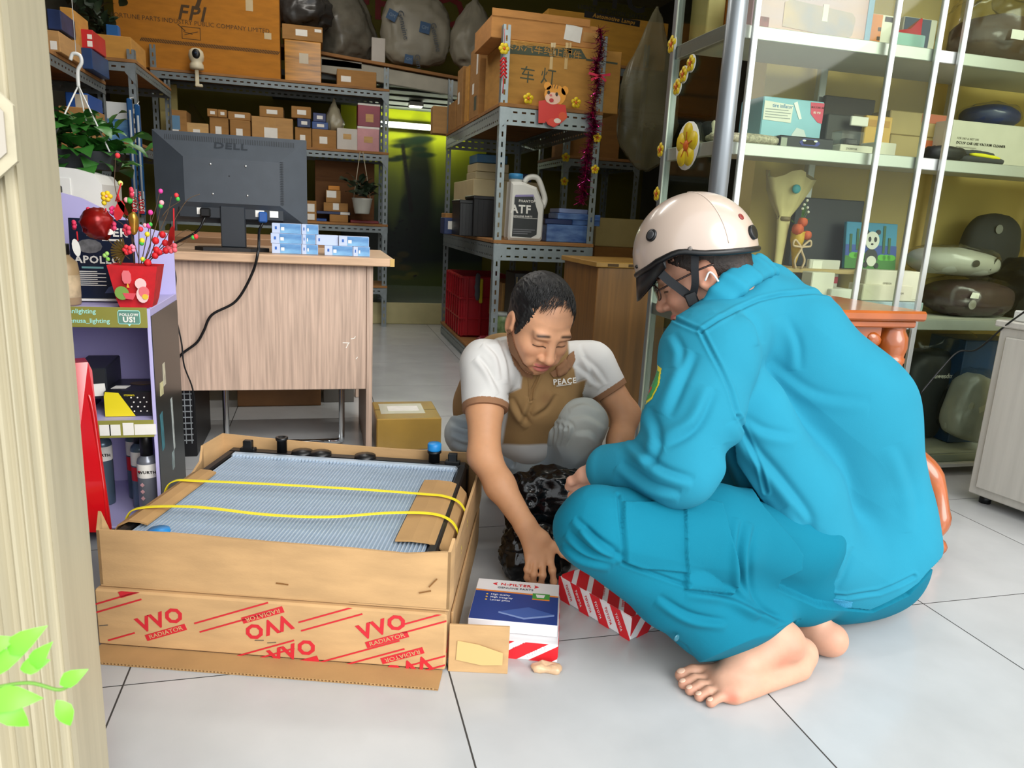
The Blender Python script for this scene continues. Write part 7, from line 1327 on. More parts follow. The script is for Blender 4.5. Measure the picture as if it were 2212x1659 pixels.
def head_color(P, C, R, base, own=None):
    q = (P - C) @ R.T; x, y, z = q.T; col = np.tile(np.array(lin(base)), (len(P), 1))
    def mixin(m, c): 
        nonlocal col; m = np.clip(m, 0, 1)[:, None]; col = col * (1 - m) + np.array(lin(c)) * m
    ex = lambda cx, cy, cz, sx, sy, sz: np.exp(-(((x - cx) / sx) ** 2 + ((y - cy) / sy) ** 2 + ((z - cz) / sz) ** 2))
    for s in (-1, 1):
        mixin(.35 * ex(.06, s * .042, -.032, .03, .024, .02), '#c4684f'); mixin(.5 * ex(-.008, s * .085, -.004, .02, .02, .03), '#c07a5c')
        cz = .0285 + .003 * (1 - ((y - s * .032) / .022) ** 2) - .12 * (np.abs(y) - .034)
        mixin(.95 * np.clip((.022 - np.abs(y - s * .033)) / .008, 0, 1) * np.exp(-((z - cz) / .0036) ** 2) * (x > .04), '#1f1612')
        mixin(1.2 * (np.abs(y - s * .031) < .0165) * np.exp(-((z + .0035 + .10 * np.abs(y - s * .031) ** 2 / .0165) / .0017) ** 2) * (x > .04), '#150e0c')
        mixin(.35 * (np.abs(y - s * .031) < .018) * np.exp(-((z - .012) / .002) ** 2) * (x > .04), '#8a5a42')
        mixin(.5 * ex(.098, s * .012, -.044, .006, .005, .004), '#5c2e24')
    mixin(.3 * ex(.11, 0, -.034, .02, .018, .015), '#c87a5e')
    z = z - 6.5 * y * y * (x > .06) * (z < -.05); lw = np.clip(1 - (np.abs(y) / .027) ** 2, 0, 1); mixin(1.1 * (x > .06) * np.exp(-((z + .0645) / (.0062 * np.sqrt(lw) + 1e-4)) ** 4) * (lw > 0), '#c06a62'); mixin(1.1 * (x > .06) * np.exp(-((z + .077) / (.008 * np.sqrt(lw) + 1e-4)) ** 4) * (lw > 0), '#cc7a70')
    mixin(1.0 * (x > .06) * (np.abs(y) < .025) * np.exp(-((z + .0697) / .0018) ** 2), '#4a1a18')
    n = noise3(P, 40, 2)[:, None] * .10 + noise3(P, 160, 5)[:, None] * .06; return col * (.93 + n)
def hand_field(F, wrist, knuck, fingers, rp=.013, own=0, rw=.024):
    """fingers: list of joint lists starting at the knuckle; radii taper"""
    for i, fg in enumerate(fingers):
        r0 = (.0095, .0092, .009, .0085, .0075)[i]; n = len(fg); rad = [r0 * 1.08] + [r0 * (1 - .10 * k) for k in range(1, n)]
        F.chain(fg, rad, .005, own)
        for p in fg[1:-1]: F.ell(p, (r0 * .98,) * 3, k=.004, own=own)
        if i > 0: F.cone(wrist, fg[0], rw * .72, .0115, .014, own)
    F.cone(wrist, fingers[0][0], rw * .7, .014, .016, own)
# ---------------------------------------------------------------- the man in teal
def skin_patch(P, base): n = noise3(P, 30, 3)[:, None] * .10 + noise3(P, 120, 7)[:, None] * .06; return np.tile(np.array(lin(base)), (len(P), 1)) * (.93 + n)
pt = thing('person', 'person in teal uniform and pale helmet squatting barefoot with his back to the camera', 'person', (.98, 1.22, 0))
OFF = V3(pt.location)
def add_part(root, name, P, q, mt, col=None, label=None):
    o = link(name, to_mesh(name, P - V3(root.location), orient(P, q), mt, col), root)
    if label: o['label'] = label
    return o
FW = unit((-.86, .5, 0)); LF = unit((-.5, -.86, 0))
T = dict(kneeL=J(1288, 1142, 1.13), ankL=J(1640, 1385, 1.15), hipL=J(1730, 1170, 1.24), pel=J(1800, 1130, 1.40), shL=J(1530, 770, 1.25), elL=J(1462, 1015, 1.13), wrL=J(1318, 1015, 1.25), neck=J(1600, 650, 1.45))
T['hipR'] = T['hipL'] + V3((.10, .20, .02)); T['kneeR'] = J(1420, 1120, 1.48); T['ankR'] = V3((.98, 1.30, .07)); T['shR'] = T['shL'] + V3((.30, .30, .08)); T['elR'] = J(1560, 930, 1.62); T['wrR'] = J(1420, 1015, 1.52)
# trousers
F = Field(.0042)
F.chain([T['hipL'], T['hipL'] * .5 + T['kneeL'] * .5 + V3((0, 0, .004)), T['kneeL']], [.112, .092, .073], .03, 1)
F.chain([T['kneeL'], T['kneeL'] * .5 + J(1590, 1385, 1.15) * .5, J(1610, 1400, 1.145)], [.070, .074, .080], .02, 2); F.cone(T['kneeL'] * .3 + J(1655, 1325, 1.17) * .7, J(1655, 1330, 1.17), .06, .052, .04, 2)
F.chain([T['hipR'], T['kneeR'], T['ankR'] + V3((0, 0, .08))], [.11, .075, .068], .03, 3)
F.ell(J(1845, 1175, 1.36), (.155, .15, .15), k=.06, own=4); F.ell(J(1790, 1220, 1.31), (.14, .12, .125), k=.08, own=4); F.ell(J(1725, 1290, 1.23), (.075, .06, .05), k=.06, own=4); F.ell(J(1865, 1210, 1.38), (.14, .12, .125), k=.08, own=4); F.ell(J(1690, 1225, 1.27), (.10, .09, .09), k=.07, own=4)
P, q, own = F.run(); P, q, own = subdiv(P, q, own); N = vnormals(P, orient(P, q)); px = proj(P); fc_ = facing(P, N)
shin = unit(T['ankL'] - T['kneeL']); thigh = unit(T['kneeL'] - T['hipL'])
d = folds(P, N, shin + V3((0, 0, .3)), .0028, 16, 1, .22) + (noise3(P, 14, 4) - .5) * .004
kn = np.exp(-((np.linalg.norm(P - T['kneeL'], axis=1)) / .12) ** 2); d += kn * folds(P, N, (.6, .2, -.9), .004, 22, 6, .3)
def groove(line, dep, w, raise_=0.0): 
    s = seg_dist(px, line); return np.where(fc_, -dep * np.exp(-(s / w) ** 2) + raise_ * np.exp(-((s - w * 1.8) / w) ** 2), 0)
pk = [(1345, 1087), (1474, 1083), (1478, 1236), (1380, 1226), (1345, 1210)]; fp_ = [(1472, 1078), (1556, 1092), (1592, 1230), (1580, 1285), (1478, 1272)]
d += np.where(fc_, .007 * soft_poly(px, pk, 4) + .012 * soft_poly(px, fp_, 3), 0)
d += groove([(1335, 1070), (1345, 1150), (1347, 1215), (1390, 1232), (1480, 1262)], .004, 4, .001)
for ln in ([(1260, 1140), (1300, 1180), (1345, 1205)], [(1225, 1150), (1270, 1190), (1330, 1210)], [(1240, 1120), (1290, 1165), (1330, 1190)], [(1215, 1175), (1260, 1205), (1320, 1220)]): d += crease(px, fc_, ln, .0075, 9)
for ln in ([(1600, 1120), (1590, 1200), (1600, 1270), (1640, 1330)], [(1630, 1130), (1615, 1210), (1625, 1290), (1680, 1340)], [(1570, 1270), (1620, 1310), (1700, 1345)], [(1480, 1275), (1570, 1290), (1640, 1330)], [(1420, 1290), (1490, 1330), (1570, 1345)]): d += crease(px, fc_, ln, .0075, 10)
d += groove([(1460, 1385), (1480, 1395), (1505, 1432)], .002, 3)
JPL = [(1590, 1000), (1650, 1090), (1720, 1170), (1740, 1200), (1735, 1235), (1690, 1255), (1680, 1272), (1770, 1312), (1887, 1322), (1965, 1287), (2080, 1150), (2080, 900), (1700, 500), (1560, 600)]
d -= np.where(fc_, .022 * soft_poly(px, JPL, 3), 0)
# cut the hem: pull everything past the hem plane back to it
P2 = P + N * d[:, None]
RT = RW[:, 0]; UP = RW[:, 1]; px2 = proj(P2); sh_ = (px2[:, 0] - 1490) * .401 + (px2[:, 1] - 1440) * .916; m = (own == 2) & (sh_ > 0); P2[m] -= np.outer(sh_[m] / 1300 * .97, RT * .401 - UP * .916)
P2[:, 2] = np.maximum(P2[:, 2], .012)
add_part(pt, 'trousers', P2, q, TEAL_T, label='teal cotton cargo trousers')
MB().lathe([(.007, 0), (.007, .002), (.004, .0028), (.001, .002)], 14).build('button', mat('teal_button', '#1d5f70', .3), pt, tuple(J(1461, 1377, 1.075) - OFF), (math.pi / 2, 0, .35))
# jacket
F = Field(.0042)
mid = J(1795, 905, 1.42); up_ = J(1690, 755, 1.45); low = J(1842, 1085, 1.41)
F.chain([low, mid, up_], [.178, .178, .150], .05, 1); F.ell(J(1845, 1185, 1.365), (.187, .178, .155), k=.05, own=1); F.ell(J(1800, 1225, 1.30), (.13, .115, .11), k=.05, own=1)
F.chain([up_, T['neck']], [.135, .076], .04, 1); F.cone(T['shL'], T['shR'], .085, .085, .05, 1); F.cone(T['shL'], T['neck'], .075, .060, .04, 1)
F.chain([T['shL'], T['shL'] * .5 + T['elL'] * .5, T['elL']], [.085, .082, .070], .035, 2); F.chain([T['elL'], T['wrL']], [.066, .046], .03, 3); F.chain([J(1600, 900, 1.30), J(1690, 1060, 1.28), J(1775, 1195, 1.265)], [.10, .105, .095], .05, 1)
F.chain([T['shR'], T['elR'], T['wrR']], [.085, .066, .048], .03, 4)
P, q, own = F.run(); P, q, own = subdiv(P, q, own); N = vnormals(P, orient(P, q)); px = proj(P); fc_ = facing(P, N)
tor = unit(up_ - low); arm = unit(T['elL'] - T['shL']); wa = smooth_mask(own >= 2, q, 24)
d = (noise3(P, 9, 3) - .5) * .010 + (1 - wa) * folds(P, N, tor + V3((-.5, 0, 0)), .0035, 11, 2, .2) + wa * folds(P, N, arm + V3((.35, 0, 0)), .005, 13, 5, .3)
seams = [[(1458, 690), (1514, 714), (1552, 690), (1592, 667), (1640, 648), (1690, 637), (1760, 632), (1830, 640)], [(1514, 714), (1550, 790), (1575, 845), (1592, 900)], [(1592, 900), (1640, 1000), (1655, 1060)], [(1700, 1265), (1760, 1285), (1830, 1292), (1900, 1280), (1975, 1245)]]
for ln in seams: d += groove(ln, .0035, 4, .0018)
for ln, dp_, w_ in (([(1600, 668), (1632, 700), (1645, 745)], .006, 7), ([(1592, 905), (1620, 960), (1680, 1030), (1740, 1110), (1745, 1150)], .008, 10), ([(1600, 900), (1650, 930), (1720, 945)], .004, 9), ([(1560, 960), (1600, 1060), (1680, 1150), (1730, 1200)], .010, 12), ([(1500, 760), (1470, 830), (1440, 900)], .006, 10), ([(1540, 840), (1500, 920), (1430, 960)], .007, 10), ([(1400, 880), (1420, 950), (1390, 1010)], .006, 9), ([(1360, 950), (1420, 1010), (1500, 1040)], .007, 9), ([(1340, 1000), (1400, 1050), (1470, 1070)], .006, 8), ([(1450, 720), (1470, 760), (1465, 800)], .004, 8), ([(1700, 1090), (1760, 1180), (1800, 1260)], .007, 10), ([(1640, 1080), (1700, 1180), (1740, 1240)], .008, 10), ([(1690, 680), (1720, 740), (1725, 800)], .004, 9), ([(1840, 1180), (1820, 1240), (1800, 1275)], .004, 8), ([(1930, 960), (1970, 1060), (1980, 1150)], .004, 12), ([(1660, 780), (1760, 850), (1880, 870)], .003, 10)): d += crease(px, fc_, ln, dp_ * 1.15, w_ * 1.5)
d += np.where(fc_ & (own == 1) & (px[:, 1] > 960), .030 * (soft_poly(px, JPL, 3) - 1), 0)
P2 = P + N * d[:, None]
hp_ = J(1830, 1296, 1.20); hn = unit(-tor + V3((.1, -.25, -.35))); hp_ = hp_ + hn * .05; sd = (P2 - hp_) @ hn; m = (own == 1) & (sd > 0); P2[m] -= np.outer(sd[m] * .96, hn)
JKT = (P2.copy(), orient(P2, q).copy())
add_part(pt, 'jacket', P2, q, TEAL, label='long-sleeved teal uniform jacket')
# jacket collar: a band folded round the neck
def band(root, name, pts, nrm, h0, h1, t, mt, label=None):
    vs = []; m = len(pts)
    for p, n_ in zip(pts, nrm):
        p = V3(p); n_ = unit(n_); u_ = V3(h1) if not callable(h1) else h1(p)
        vs += [p, p + u_, p + u_ + n_ * t, p + n_ * t]
    fs = [(a * 4 + k, (a + 1) * 4 + k, (a + 1) * 4 + (k + 1) % 4, a * 4 + (k + 1) % 4) for a in range(m - 1) for k in range(4)] + [(3, 2, 1, 0), tuple(m * 4 - 4 + k for k in range(4))]
    o = MB().add([tuple(V3(v) - V3(root.location)) for v in vs], fs, 0, True).build(name, mt, root, label=label); return o
F = Field(.003)
c_up = [J(1522, 655, 1.33), J(1540, 628, 1.326), J(1565, 598, 1.332), J(1594, 573, 1.358), J(1622, 558, 1.412), J(1640, 556, 1.45), J(1640, 560, 1.50), J(1615, 570, 1.535)]
c_lo = [J(1538, 672, 1.318), J(1570, 650, 1.312), J(1602, 625, 1.318), J(1634, 602, 1.345), J(1660, 588, 1.405), J(1672, 588, 1.45), J(1665, 592, 1.51), J(1635, 600, 1.55)]
for t_, r_ in ((0, .007), (.33, .010), (.66, .011), (1, .010)): F.chain([u_ * (1 - t_) + l_ * t_ for u_, l_ in zip(c_up, c_lo)], [r_] * 8, .012, 1)
P, q, own = F.run(); P = relax(P, q, 3); N = vnormals(P, orient(P, q)); P = P + N * ((noise3(P, 30, 2) - .5) * .003)[:, None]; add_part(pt, 'collar', P, q, TEAL)
# sleeve badge and waist tabs
bd = [(1412, 782), (1429, 796), (1424, 830), (1408, 862), (1392, 876), (1372, 878), (1378, 850), (1396, 812)]
_BVH = {}
def bvh(ref):
    from mathutils.bvhtree import BVHTree
    if id(ref) not in _BVH: _BVH[id(ref)] = (BVHTree.FromPolygons(ref[0].tolist(), ref[1].tolist()), ref)
    return _BVH[id(ref)][0]
def on_mesh(root, name, poly, ref, lift, mt, t=.0015):
    """a cloth piece sewn on: polygon spread on the garment surface, pushed out"""
    bm = bvh(ref); xs = [p[0] for p in poly]; ys = [p[1] for p in poly]; n = 44
    vs = []; idx = {}; fs = []
    for i in range(n + 1):
        for j in range(n + 1):
            x = min(xs) + (max(xs) - min(xs)) * i / n; y = min(ys) + (max(ys) - min(ys)) * j / n
            r = ray(x, y); h_ = bm.ray_cast(Vector(CAMP), Vector(r))
            if h_[0] is None: continue
            idx[(i, j)] = len(vs); vs.append(V3(h_[0]) + unit(-r) * lift)
    cen = lambda i, j: np.array([[min(xs) + (max(xs) - min(xs)) * (i + .5) / n, min(ys) + (max(ys) - min(ys)) * (j + .5) / n]])
    for i in range(n):
        for j in range(n):
            k = [(i, j), (i + 1, j), (i + 1, j + 1), (i, j + 1)]
            if all(c in idx for c in k) and in_poly(cen(i, j), poly)[0]: fs.append(tuple(idx[c] for c in k))
    m = len(vs); back = [v + unit(V3(v) - CAMP) * (lift + t) for v in vs]
    cnt = {}
    for f in fs:
        for a, b in zip(f, f[1:] + f[:1]): cnt[(a, b)] = 1
    side = [(b, a, a + m, b + m) for (a, b) in cnt if (b, a) not in cnt]
    allv = [tuple(V3(v) - V3(root.location)) for v in vs + back]
    return MB().add(allv, fs + [tuple(m + i for i in reversed(f)) for f in fs] + side).build(name, mt, root)
on_mesh(pt, 'badge_border', bd, JKT, .002, mat('badge_yellow', '#d9c62a', .6))
bc = np.mean(bd, 0); on_mesh(pt, 'badge_field', [tuple(bc + (V3(p) - bc) * .82) for p in bd], JKT, .0034, mat('badge_green', '#2f8a48', .6))
on_mesh(pt, 'badge_emblem', [(1401, 818), (1408, 838), (1400, 852), (1391, 846)], JKT, .0046, mat('badge_red', '#c8322a', .6))
TRP = None
for poly, c, nm in (([(1780, 1290), (1842, 1300), (1838, 1318), (1775, 1306)], '#2f8fb4', 'waist_tab'),): on_mesh(pt, nm, poly, JKT, .003, mat('blue_tab', c, .8, bump=.6, bscale=400))
# ---- skin: head, hands and feet as one body mesh
SKT = '#c6937a'
HC = J(1518, 590, 1.425); f_h = V3((-.765, .441, -.469)); RH = frame(f_h)
F = Field(.0024); build_head(F, HC, RH); F.cone(HC + RH[0] * -.03 - RH[2] * .06, T['neck'] + V3((0.02, 0, -.03)), .058, .062, .03)
Ph, qh, _ = F.run(); Ph = relax(Ph, qh, 1, .4); colh = head_color(Ph, HC, RH, SKT)
F = Field(.003)
ank = V3((.895, 1.135, .075)); F.chain([V3((.868, 1.145, .105)), ank], [.034, .037], .02); F.ell((.945, 1.138, .038), (.038, .033, .037), k=.03); F.chain([ank, V3((.80, 1.118, .046)), V3((.752, 1.105, .026))], [.040, .034, .025], .025)
for y_, r_ in ((1.138, .019), (1.118, .018), (1.098, .017), (1.080, .016)): F.cone((.80, y_ * .5 + 1.115 * .5, .026), (.742, y_, .018), .022, r_, .014)
F.cone((.93, 1.115, .02), (.76, 1.072, .016), .022, .017, .02); F.ell((.90, 1.103, .075), (.016, .012, .016), k=.015)
TO = (((.745, 1.143, .019), (.712, 1.150, .021), (.688, 1.150, .0135), .0128), ((.735, 1.122, .018), (.702, 1.127, .021), (.680, 1.127, .0110), .0098), ((.735, 1.104, .017), (.705, 1.108, .020), (.684, 1.107, .0105), .0095), ((.740, 1.087, .016), (.712, 1.089, .019), (.693, 1.087, .0100), .0092), ((.750, 1.070, .015), (.725, 1.070, .017), (.706, 1.067, .0100), .0090))
for a, b, c, r_ in TO: F.chain([a, b, c], [r_ * 1.15, r_ * .95, r_], .004); F.ell(c, (r_ * 1.05, r_ * 1.0, r_ * .9), k=.003)
hR = J(1795, 1382, 1.175); F.ell(hR, (.036, .034, .036), k=.02); F.chain([hR + V3((-.03, .04, .05)), V3((.985, 1.30, .13))], [.038, .045], .02); F.chain([hR + V3((-.02, .02, 0)), hR + V3((-.1, .13, -.005)), hR + V3((-.15, .20, -.015))], [.033, .03, .022], .02)
for k in range(5): o_ = V3((-.014 + .014 * k, -.022 + .012 * k + .0, 0)) ; b_ = hR + V3((-.15, .20, -.022)) + V3((.017, .013, 0)) * (k - 2); F.chain([b_, b_ + V3((-.035, .045, .0)), b_ + V3((-.05, .065, -.004))], [.011, .0095, .009], .004)
P1, q1, _ = F.run(); P1 = relax(P1, q1, 1, .4); P1[:, 2] = np.maximum(P1[:, 2], .0015)
def skin_col(P, base, red=()):
    col = skin_patch(P, base)
    for c, r_, k in red: m = (k * np.exp(-(np.linalg.norm(P - V3(c), axis=1) / r_) ** 2))[:, None]; col = col * (1 - m) + np.array(lin('#b9604a')) * m
    return col
c1 = skin_col(P1, '#c0937a', [((.90, 1.10, .08), .018, .6), ((.87, 1.09, .06), .02, .4), ((.745, 1.06, .02), .015, .7), (tuple(hR), .03, .4)] + [(t[2], .012, .35) for t in TO])
# toenails
F = Field(.0026)
wl2 = T['wrL'] + unit(T['wrL'] - T['elL']) * .02; hnd = unit(V3((.05, .70, -.70))); lat = unit(np.cross(hnd, (0, 0, 1)))
F.chain([T['elL'], T['wrL'], wl2], [.04, .03, .027], .02); kn_ = wl2 + hnd * .075
FG = []
for i, off in enumerate((-.033, -.012, .008, .026)): b_ = kn_ + lat * off; FG.append([b_, b_ + hnd * .036 + V3((0, 0, -.006)), b_ + hnd * .056 + V3((0, 0, -.022)), b_ + hnd * .062 + V3((0, 0, -.04))])
hand_field(F, wl2, kn_, [[wl2 + lat * -.03 + hnd * .02, wl2 + lat * -.05 + hnd * .05, wl2 + lat * -.05 + hnd * .078]] + FG)
P4, q4, _ = F.run(); c4 = skin_col(P4, SKT)
wR2 = T['wrR'] + unit(T['wrR'] - T['elR']) * .02; hnd = unit(V3((-.8, .2, -.5))); lat = unit(np.cross(hnd, (0, 0, 1))); F = Field(.003); F.chain([T['elR'], wR2], [.04, .027], .02); kn_ = wR2 + hnd * .07
FG = [[kn_ + lat * o_, kn_ + lat * o_ + hnd * .036, kn_ + lat * o_ + hnd * .055 + V3((0, 0, -.02))] for o_ in (-.03, -.01, .01, .028)]
hand_field(F, wR2, kn_, [[wR2 + lat * -.03 + hnd * .02, wR2 + lat * -.05 + hnd * .05, wR2 + lat * -.05 + hnd * .07]] + FG); P5, q5, _ = F.run(); c5 = skin_col(P5, SKT)
def join(parts):
    P = []; q = []; c = []; n = 0
    for p, f, k in parts: P.append(p); q.append(orient(p, f) + n); c.append(k); n += len(p)
    return np.concatenate(P), np.concatenate(q), np.concatenate(c)
Pb, qb, cb_ = join([(Ph, qh, colh), (P1, q1, c1), (P4, q4, c4), (P5, q5, c5)])
o = link('body', to_mesh('body', Pb - OFF, qb, SKIN, cb_), pt); o['label'] = 'bare skin of head, hands and feet'
nail = mat('toenail', '#d9b49c', .35)
for t in TO: MB().ball((0, 0, 0), (t[3] * .7, t[3] * .62, .0022), 10).build('toenail', nail, pt, tuple(V3(t[2]) + V3((-.003, 0, t[3] * .86)) - OFF), (0, -.35, 0))
# short hair under the helmet
F = Field(.003); W_ = lambda x, y, z: HC + x * RH[0] + y * RH[1] + z * RH[2]
F.ell(W_(-.013, 0, .032), (.0985, .0785, .087), RH, k=.01); F.ell(W_(-.055, 0, -.035), (.042, .053, .04), RH, k=.03); F.ell(W_(.075, 0, -.03), (.085, .12, .085), RH, k=.008, sub=True); F.ell(W_(.01, 0, -.075), (.062, .12, .05), RH, k=.01, sub=True)
P, q, _ = F.run(); N = vnormals(P, orient(P, q)); P = P + N * ((noise3((P - HC) @ RH.T * np.array([1, 1, .35]), 420, 1) - .5) * .0022)[:, None]
add_part(pt, 'hair', P, q, mat('short_brown_hair', '#2c2019', .6, var=.5, vscale=120, bump=.6, bscale=400))
# helmet
RE = frame(V3((-.84, .485, -.242))); HCN = J(1500, 546, 1.43)
def hl(x, y, z): return tuple(HCN + x * RE[0] + y * RE[1] + z * RE[2] - OFF)
ha, hb, hc_ = .130, .114, .126
def rimz(phi):
    c = math.cos(phi); return -.002 + .014 * math.exp(-((c - .2) / .3) ** 2) - .014 * max(0, -c - .3) - .045 * max(0, c - .55)
def shell(scale, name, mt, zoff=0.0, th_top=math.pi / 2):
    n, m = 64, 26; vs = []; fs = []
    for i in range(m + 1):
        for k in range(n):
            phi = 2 * math.pi * k / n; zr = rimz(phi) + zoff; t0 = math.asin(max(-.9, min(.9, zr / hc_))); th = t0 + (th_top - t0) * i / m
            vs.append(hl(ha * scale * math.cos(th) * math.cos(phi), hb * scale * math.cos(th) * math.sin(phi), hc_ * scale * math.sin(th)))
    for i in range(m):
        for k in range(n): fs.append((i * n + k, i * n + (k + 1) % n, (i + 1) * n + (k + 1) % n, (i + 1) * n + k))
    return MB().add(vs, fs, 0, True), n
hm = mat('rose_beige_gloss', '#b8a698', .3, var=.04, coat=.5)
mb, n = shell(1.0, 'shell', hm); o = mb.build('helmet_shell', hm, pt, label='glossy rose-beige half helmet')
mb, n = shell(.93, 'lining', BLACK, .002); mb.f = [tuple(reversed(f)) for f in mb.f]; mb.build('helmet_lining', BLACK, pt)
rp = []
for k in range(64): phi = 2 * math.pi * k / 64; z = rimz(phi); t0 = math.asin(z / hc_); rp.append(V3(hl(ha * .985 * math.cos(t0) * math.cos(phi), hb * .985 * math.cos(t0) * math.sin(phi), z - .003)))
MB().tube(rp, .0065, 8, closed=True).build('helmet_rim', BLACK, pt)
# seam line, vents, bolts, badges
sp_ = []
for k in range(25): th = math.radians(8 + k * 6.6); sp_.append(V3(hl(-.055 - .02 * math.cos(th) , hb * 1.002 * math.cos(th) * math.sqrt(max(0, 1 - (.065 / ha) ** 2)), hc_ * 1.002 * math.sin(th) * math.sqrt(max(0, 1 - (.065 / ha) ** 2)))))
MB().tube([V3(hl(ha * 1.001 * math.cos(t) * math.cos(2.15), hb * 1.001 * math.cos(t) * math.sin(2.15), hc_ * 1.001 * math.sin(t))) for t in [math.radians(4 + 3.6 * k) for k in range(24)]], .0012, 6).build('helmet_seam', mat('pale_seam', '#c9b8aa', .4), pt)
def on_helmet(phi, z, r_, mt, name, t=.003):
    th = math.asin(z / hc_); p = V3(hl(ha * math.cos(th) * math.cos(phi), hb * math.cos(th) * math.sin(phi), z)); nl = V3((math.cos(th) * math.cos(phi) / ha, math.cos(th) * math.sin(phi) / hb, math.sin(th) / hc_)); nw_ = unit(nl[0] * RE[0] + nl[1] * RE[1] + nl[2] * RE[2])
    rq = Vector(nw_).to_track_quat('Z', 'Y').to_euler(); return MB().lathe([(r_, -.004), (r_, t), (r_ * .8, t + .001), (.001, t + .001)], 20).build(name, mt, pt, tuple(p), tuple(rq))
on_helmet(.88, .052, .013, BLACK, 'vent'); on_helmet(.88, .052, .009, mat('vent_grey', '#3a3b3d', .4), 'vent_grille', .0045); on_helmet(1.55, .012, .0045, mat('bolt_grey', '#77706a', .4, .5), 'bolt', .002); on_helmet(.42, -.006, .0038, BLACK, 'bolt', .002)
on_helmet(2.75, .020, .015, BLACK, 'rear_clip', .005); on_helmet(2.62, .055, .007, mat('dark_red_sticker', '#7d2420', .4), 'sticker', .001)
# visor peak
vs = []; n = 15
for k in range(n):
    phi = math.radians(-62 + 124 * k / (n - 1)); z = rimz(phi); t0 = math.asin(z / hc_); c, s_ = math.cos(t0) * math.cos(phi), math.cos(t0) * math.sin(phi); e = math.cos(math.radians(-62 + 124 * k / (n - 1)) * 1.35)
    p0 = (ha * .99 * c, hb * .99 * s_, z + .010); p1 = (ha * (.99 + .04 * e) * c + .004 * e, hb * 1.0 * s_, z - .018 - .042 * max(0, e)); 
    vs += [hl(*p0), hl(*p1), hl(p1[0] - .006, p1[1] * .97, p1[2] + .001), hl(p0[0] - .006, p0[1] * .97, p0[2])]
MB().add(vs, [(a * 4 + k, (a + 1) * 4 + k, (a + 1) * 4 + (k + 1) % 4, a * 4 + (k + 1) % 4) for a in range(n - 1) for k in range(4)] + [(3, 2, 1, 0), tuple(n * 4 - 4 + k for k in range(4))], 0, True).build('helmet_peak', BLACK, pt, label='black helmet peak')
# straps, buckle, glasses, earphone wire: laid on the left side of the head
def hp3(x, y, z): return V3(W_(x, y, z)) - OFF
def ribbon(pts, w_, mt, name, side=(0, 1, 0), t=.0025):
    P = bezier(pts, 6); nrm_ = unit(side[0] * RH[0] + side[1] * RH[1] + side[2] * RH[2]); vs = []
    for i, p in enumerate(P):
        a = V3(P[max(0, i - 1)]); b = V3(P[min(len(P) - 1, i + 1)]); tg_ = unit(b - a); s_ = unit(np.cross(tg_, nrm_)); p = V3(p); vs += [p - s_ * w_ / 2, p + s_ * w_ / 2, p + s_ * w_ / 2 + nrm_ * t, p - s_ * w_ / 2 + nrm_ * t]
    m = len(P); MB().add(vs, [(a * 4 + k, (a + 1) * 4 + k, (a + 1) * 4 + (k + 1) % 4, a * 4 + (k + 1) % 4) for a in range(m - 1) for k in range(4)] + [(3, 2, 1, 0), tuple(m * 4 - 4 + k for k in range(4))]).build(name, mt, pt)
STR = mat('black_webbing', '#14161a', .7)
ribbon([hp3(.075, .092, .045), hp3(.064, .086, .018), hp3(.050, .080, -.008), hp3(.036, .077, -.034)], .018, STR, 'chin_strap'); ribbon([hp3(-.006, .106, .048), hp3(.006, .102, .02), hp3(.018, .093, -.01), hp3(.034, .079, -.034)], .015, STR, 'chin_strap'); ribbon([hp3(.036, .077, -.03), hp3(.038, .072, -.07), hp3(.045, .045, -.112), hp3(.05, 0, -.128)], .018, STR, 'chin_strap', (0.2, .8, -.3))
MB().bbox((-.012, -.006, -.014), (.012, .006, .014), .003).build('buckle', BLACK, pt, tuple(hp3(.036, .083, -.036)), tuple(Matrix(RH.T.tolist()).to_euler()))
GM_ = mat('glasses_brown', '#3a2620', .3)
MB().tube(bezier([hp3(-.03, .085, .012), hp3(0, .086, .013), hp3(.05, .078, .010), hp3(.095, .065, .006)], 5), .0022, 6).build('glasses_arm', GM_, pt)
for s_ in (1, -1): MB().tube([hp3(.104 - .012 * abs(math.cos(a)) * (1 if math.cos(a) * s_ > 0 else 0), s_ * .034 + .026 * math.cos(a), .002 + .018 * math.sin(a)) for a in [2 * math.pi * k / 18 for k in range(18)]], .0014, 6, closed=True).build('glasses_rim', GM_, pt); MB().add([hp3(.1035, s_ * .034 + .025 * math.cos(a), .002 + .0175 * math.sin(a)) for a in [2 * math.pi * k / 18 for k in range(18)]] + [hp3(.1025, s_ * .034 + .025 * math.cos(a), .002 + .0175 * math.sin(a)) for a in [2 * math.pi * k / 18 for k in range(18)]], [tuple(range(18)), tuple(range(35, 17, -1))] + [(k, 18 + k, 18 + (k + 1) % 18, (k + 1) % 18) for k in range(18)]).build('glasses_lens', PANE, pt)
MB().tube([hp3(.106, .008, .006), hp3(.106, -.008, .006)], .0014, 6).build('glasses_bridge', GM_, pt)
MB().tube(bezier([hp3(-.002, .093, -.012), hp3(-.018, .094, .0), hp3(-.026, .092, -.03), hp3(-.024, .085, -.07), hp3(-.022, .078, -.11)], 6), .0022, 6).build('earphone_wire', WHITE, pt)
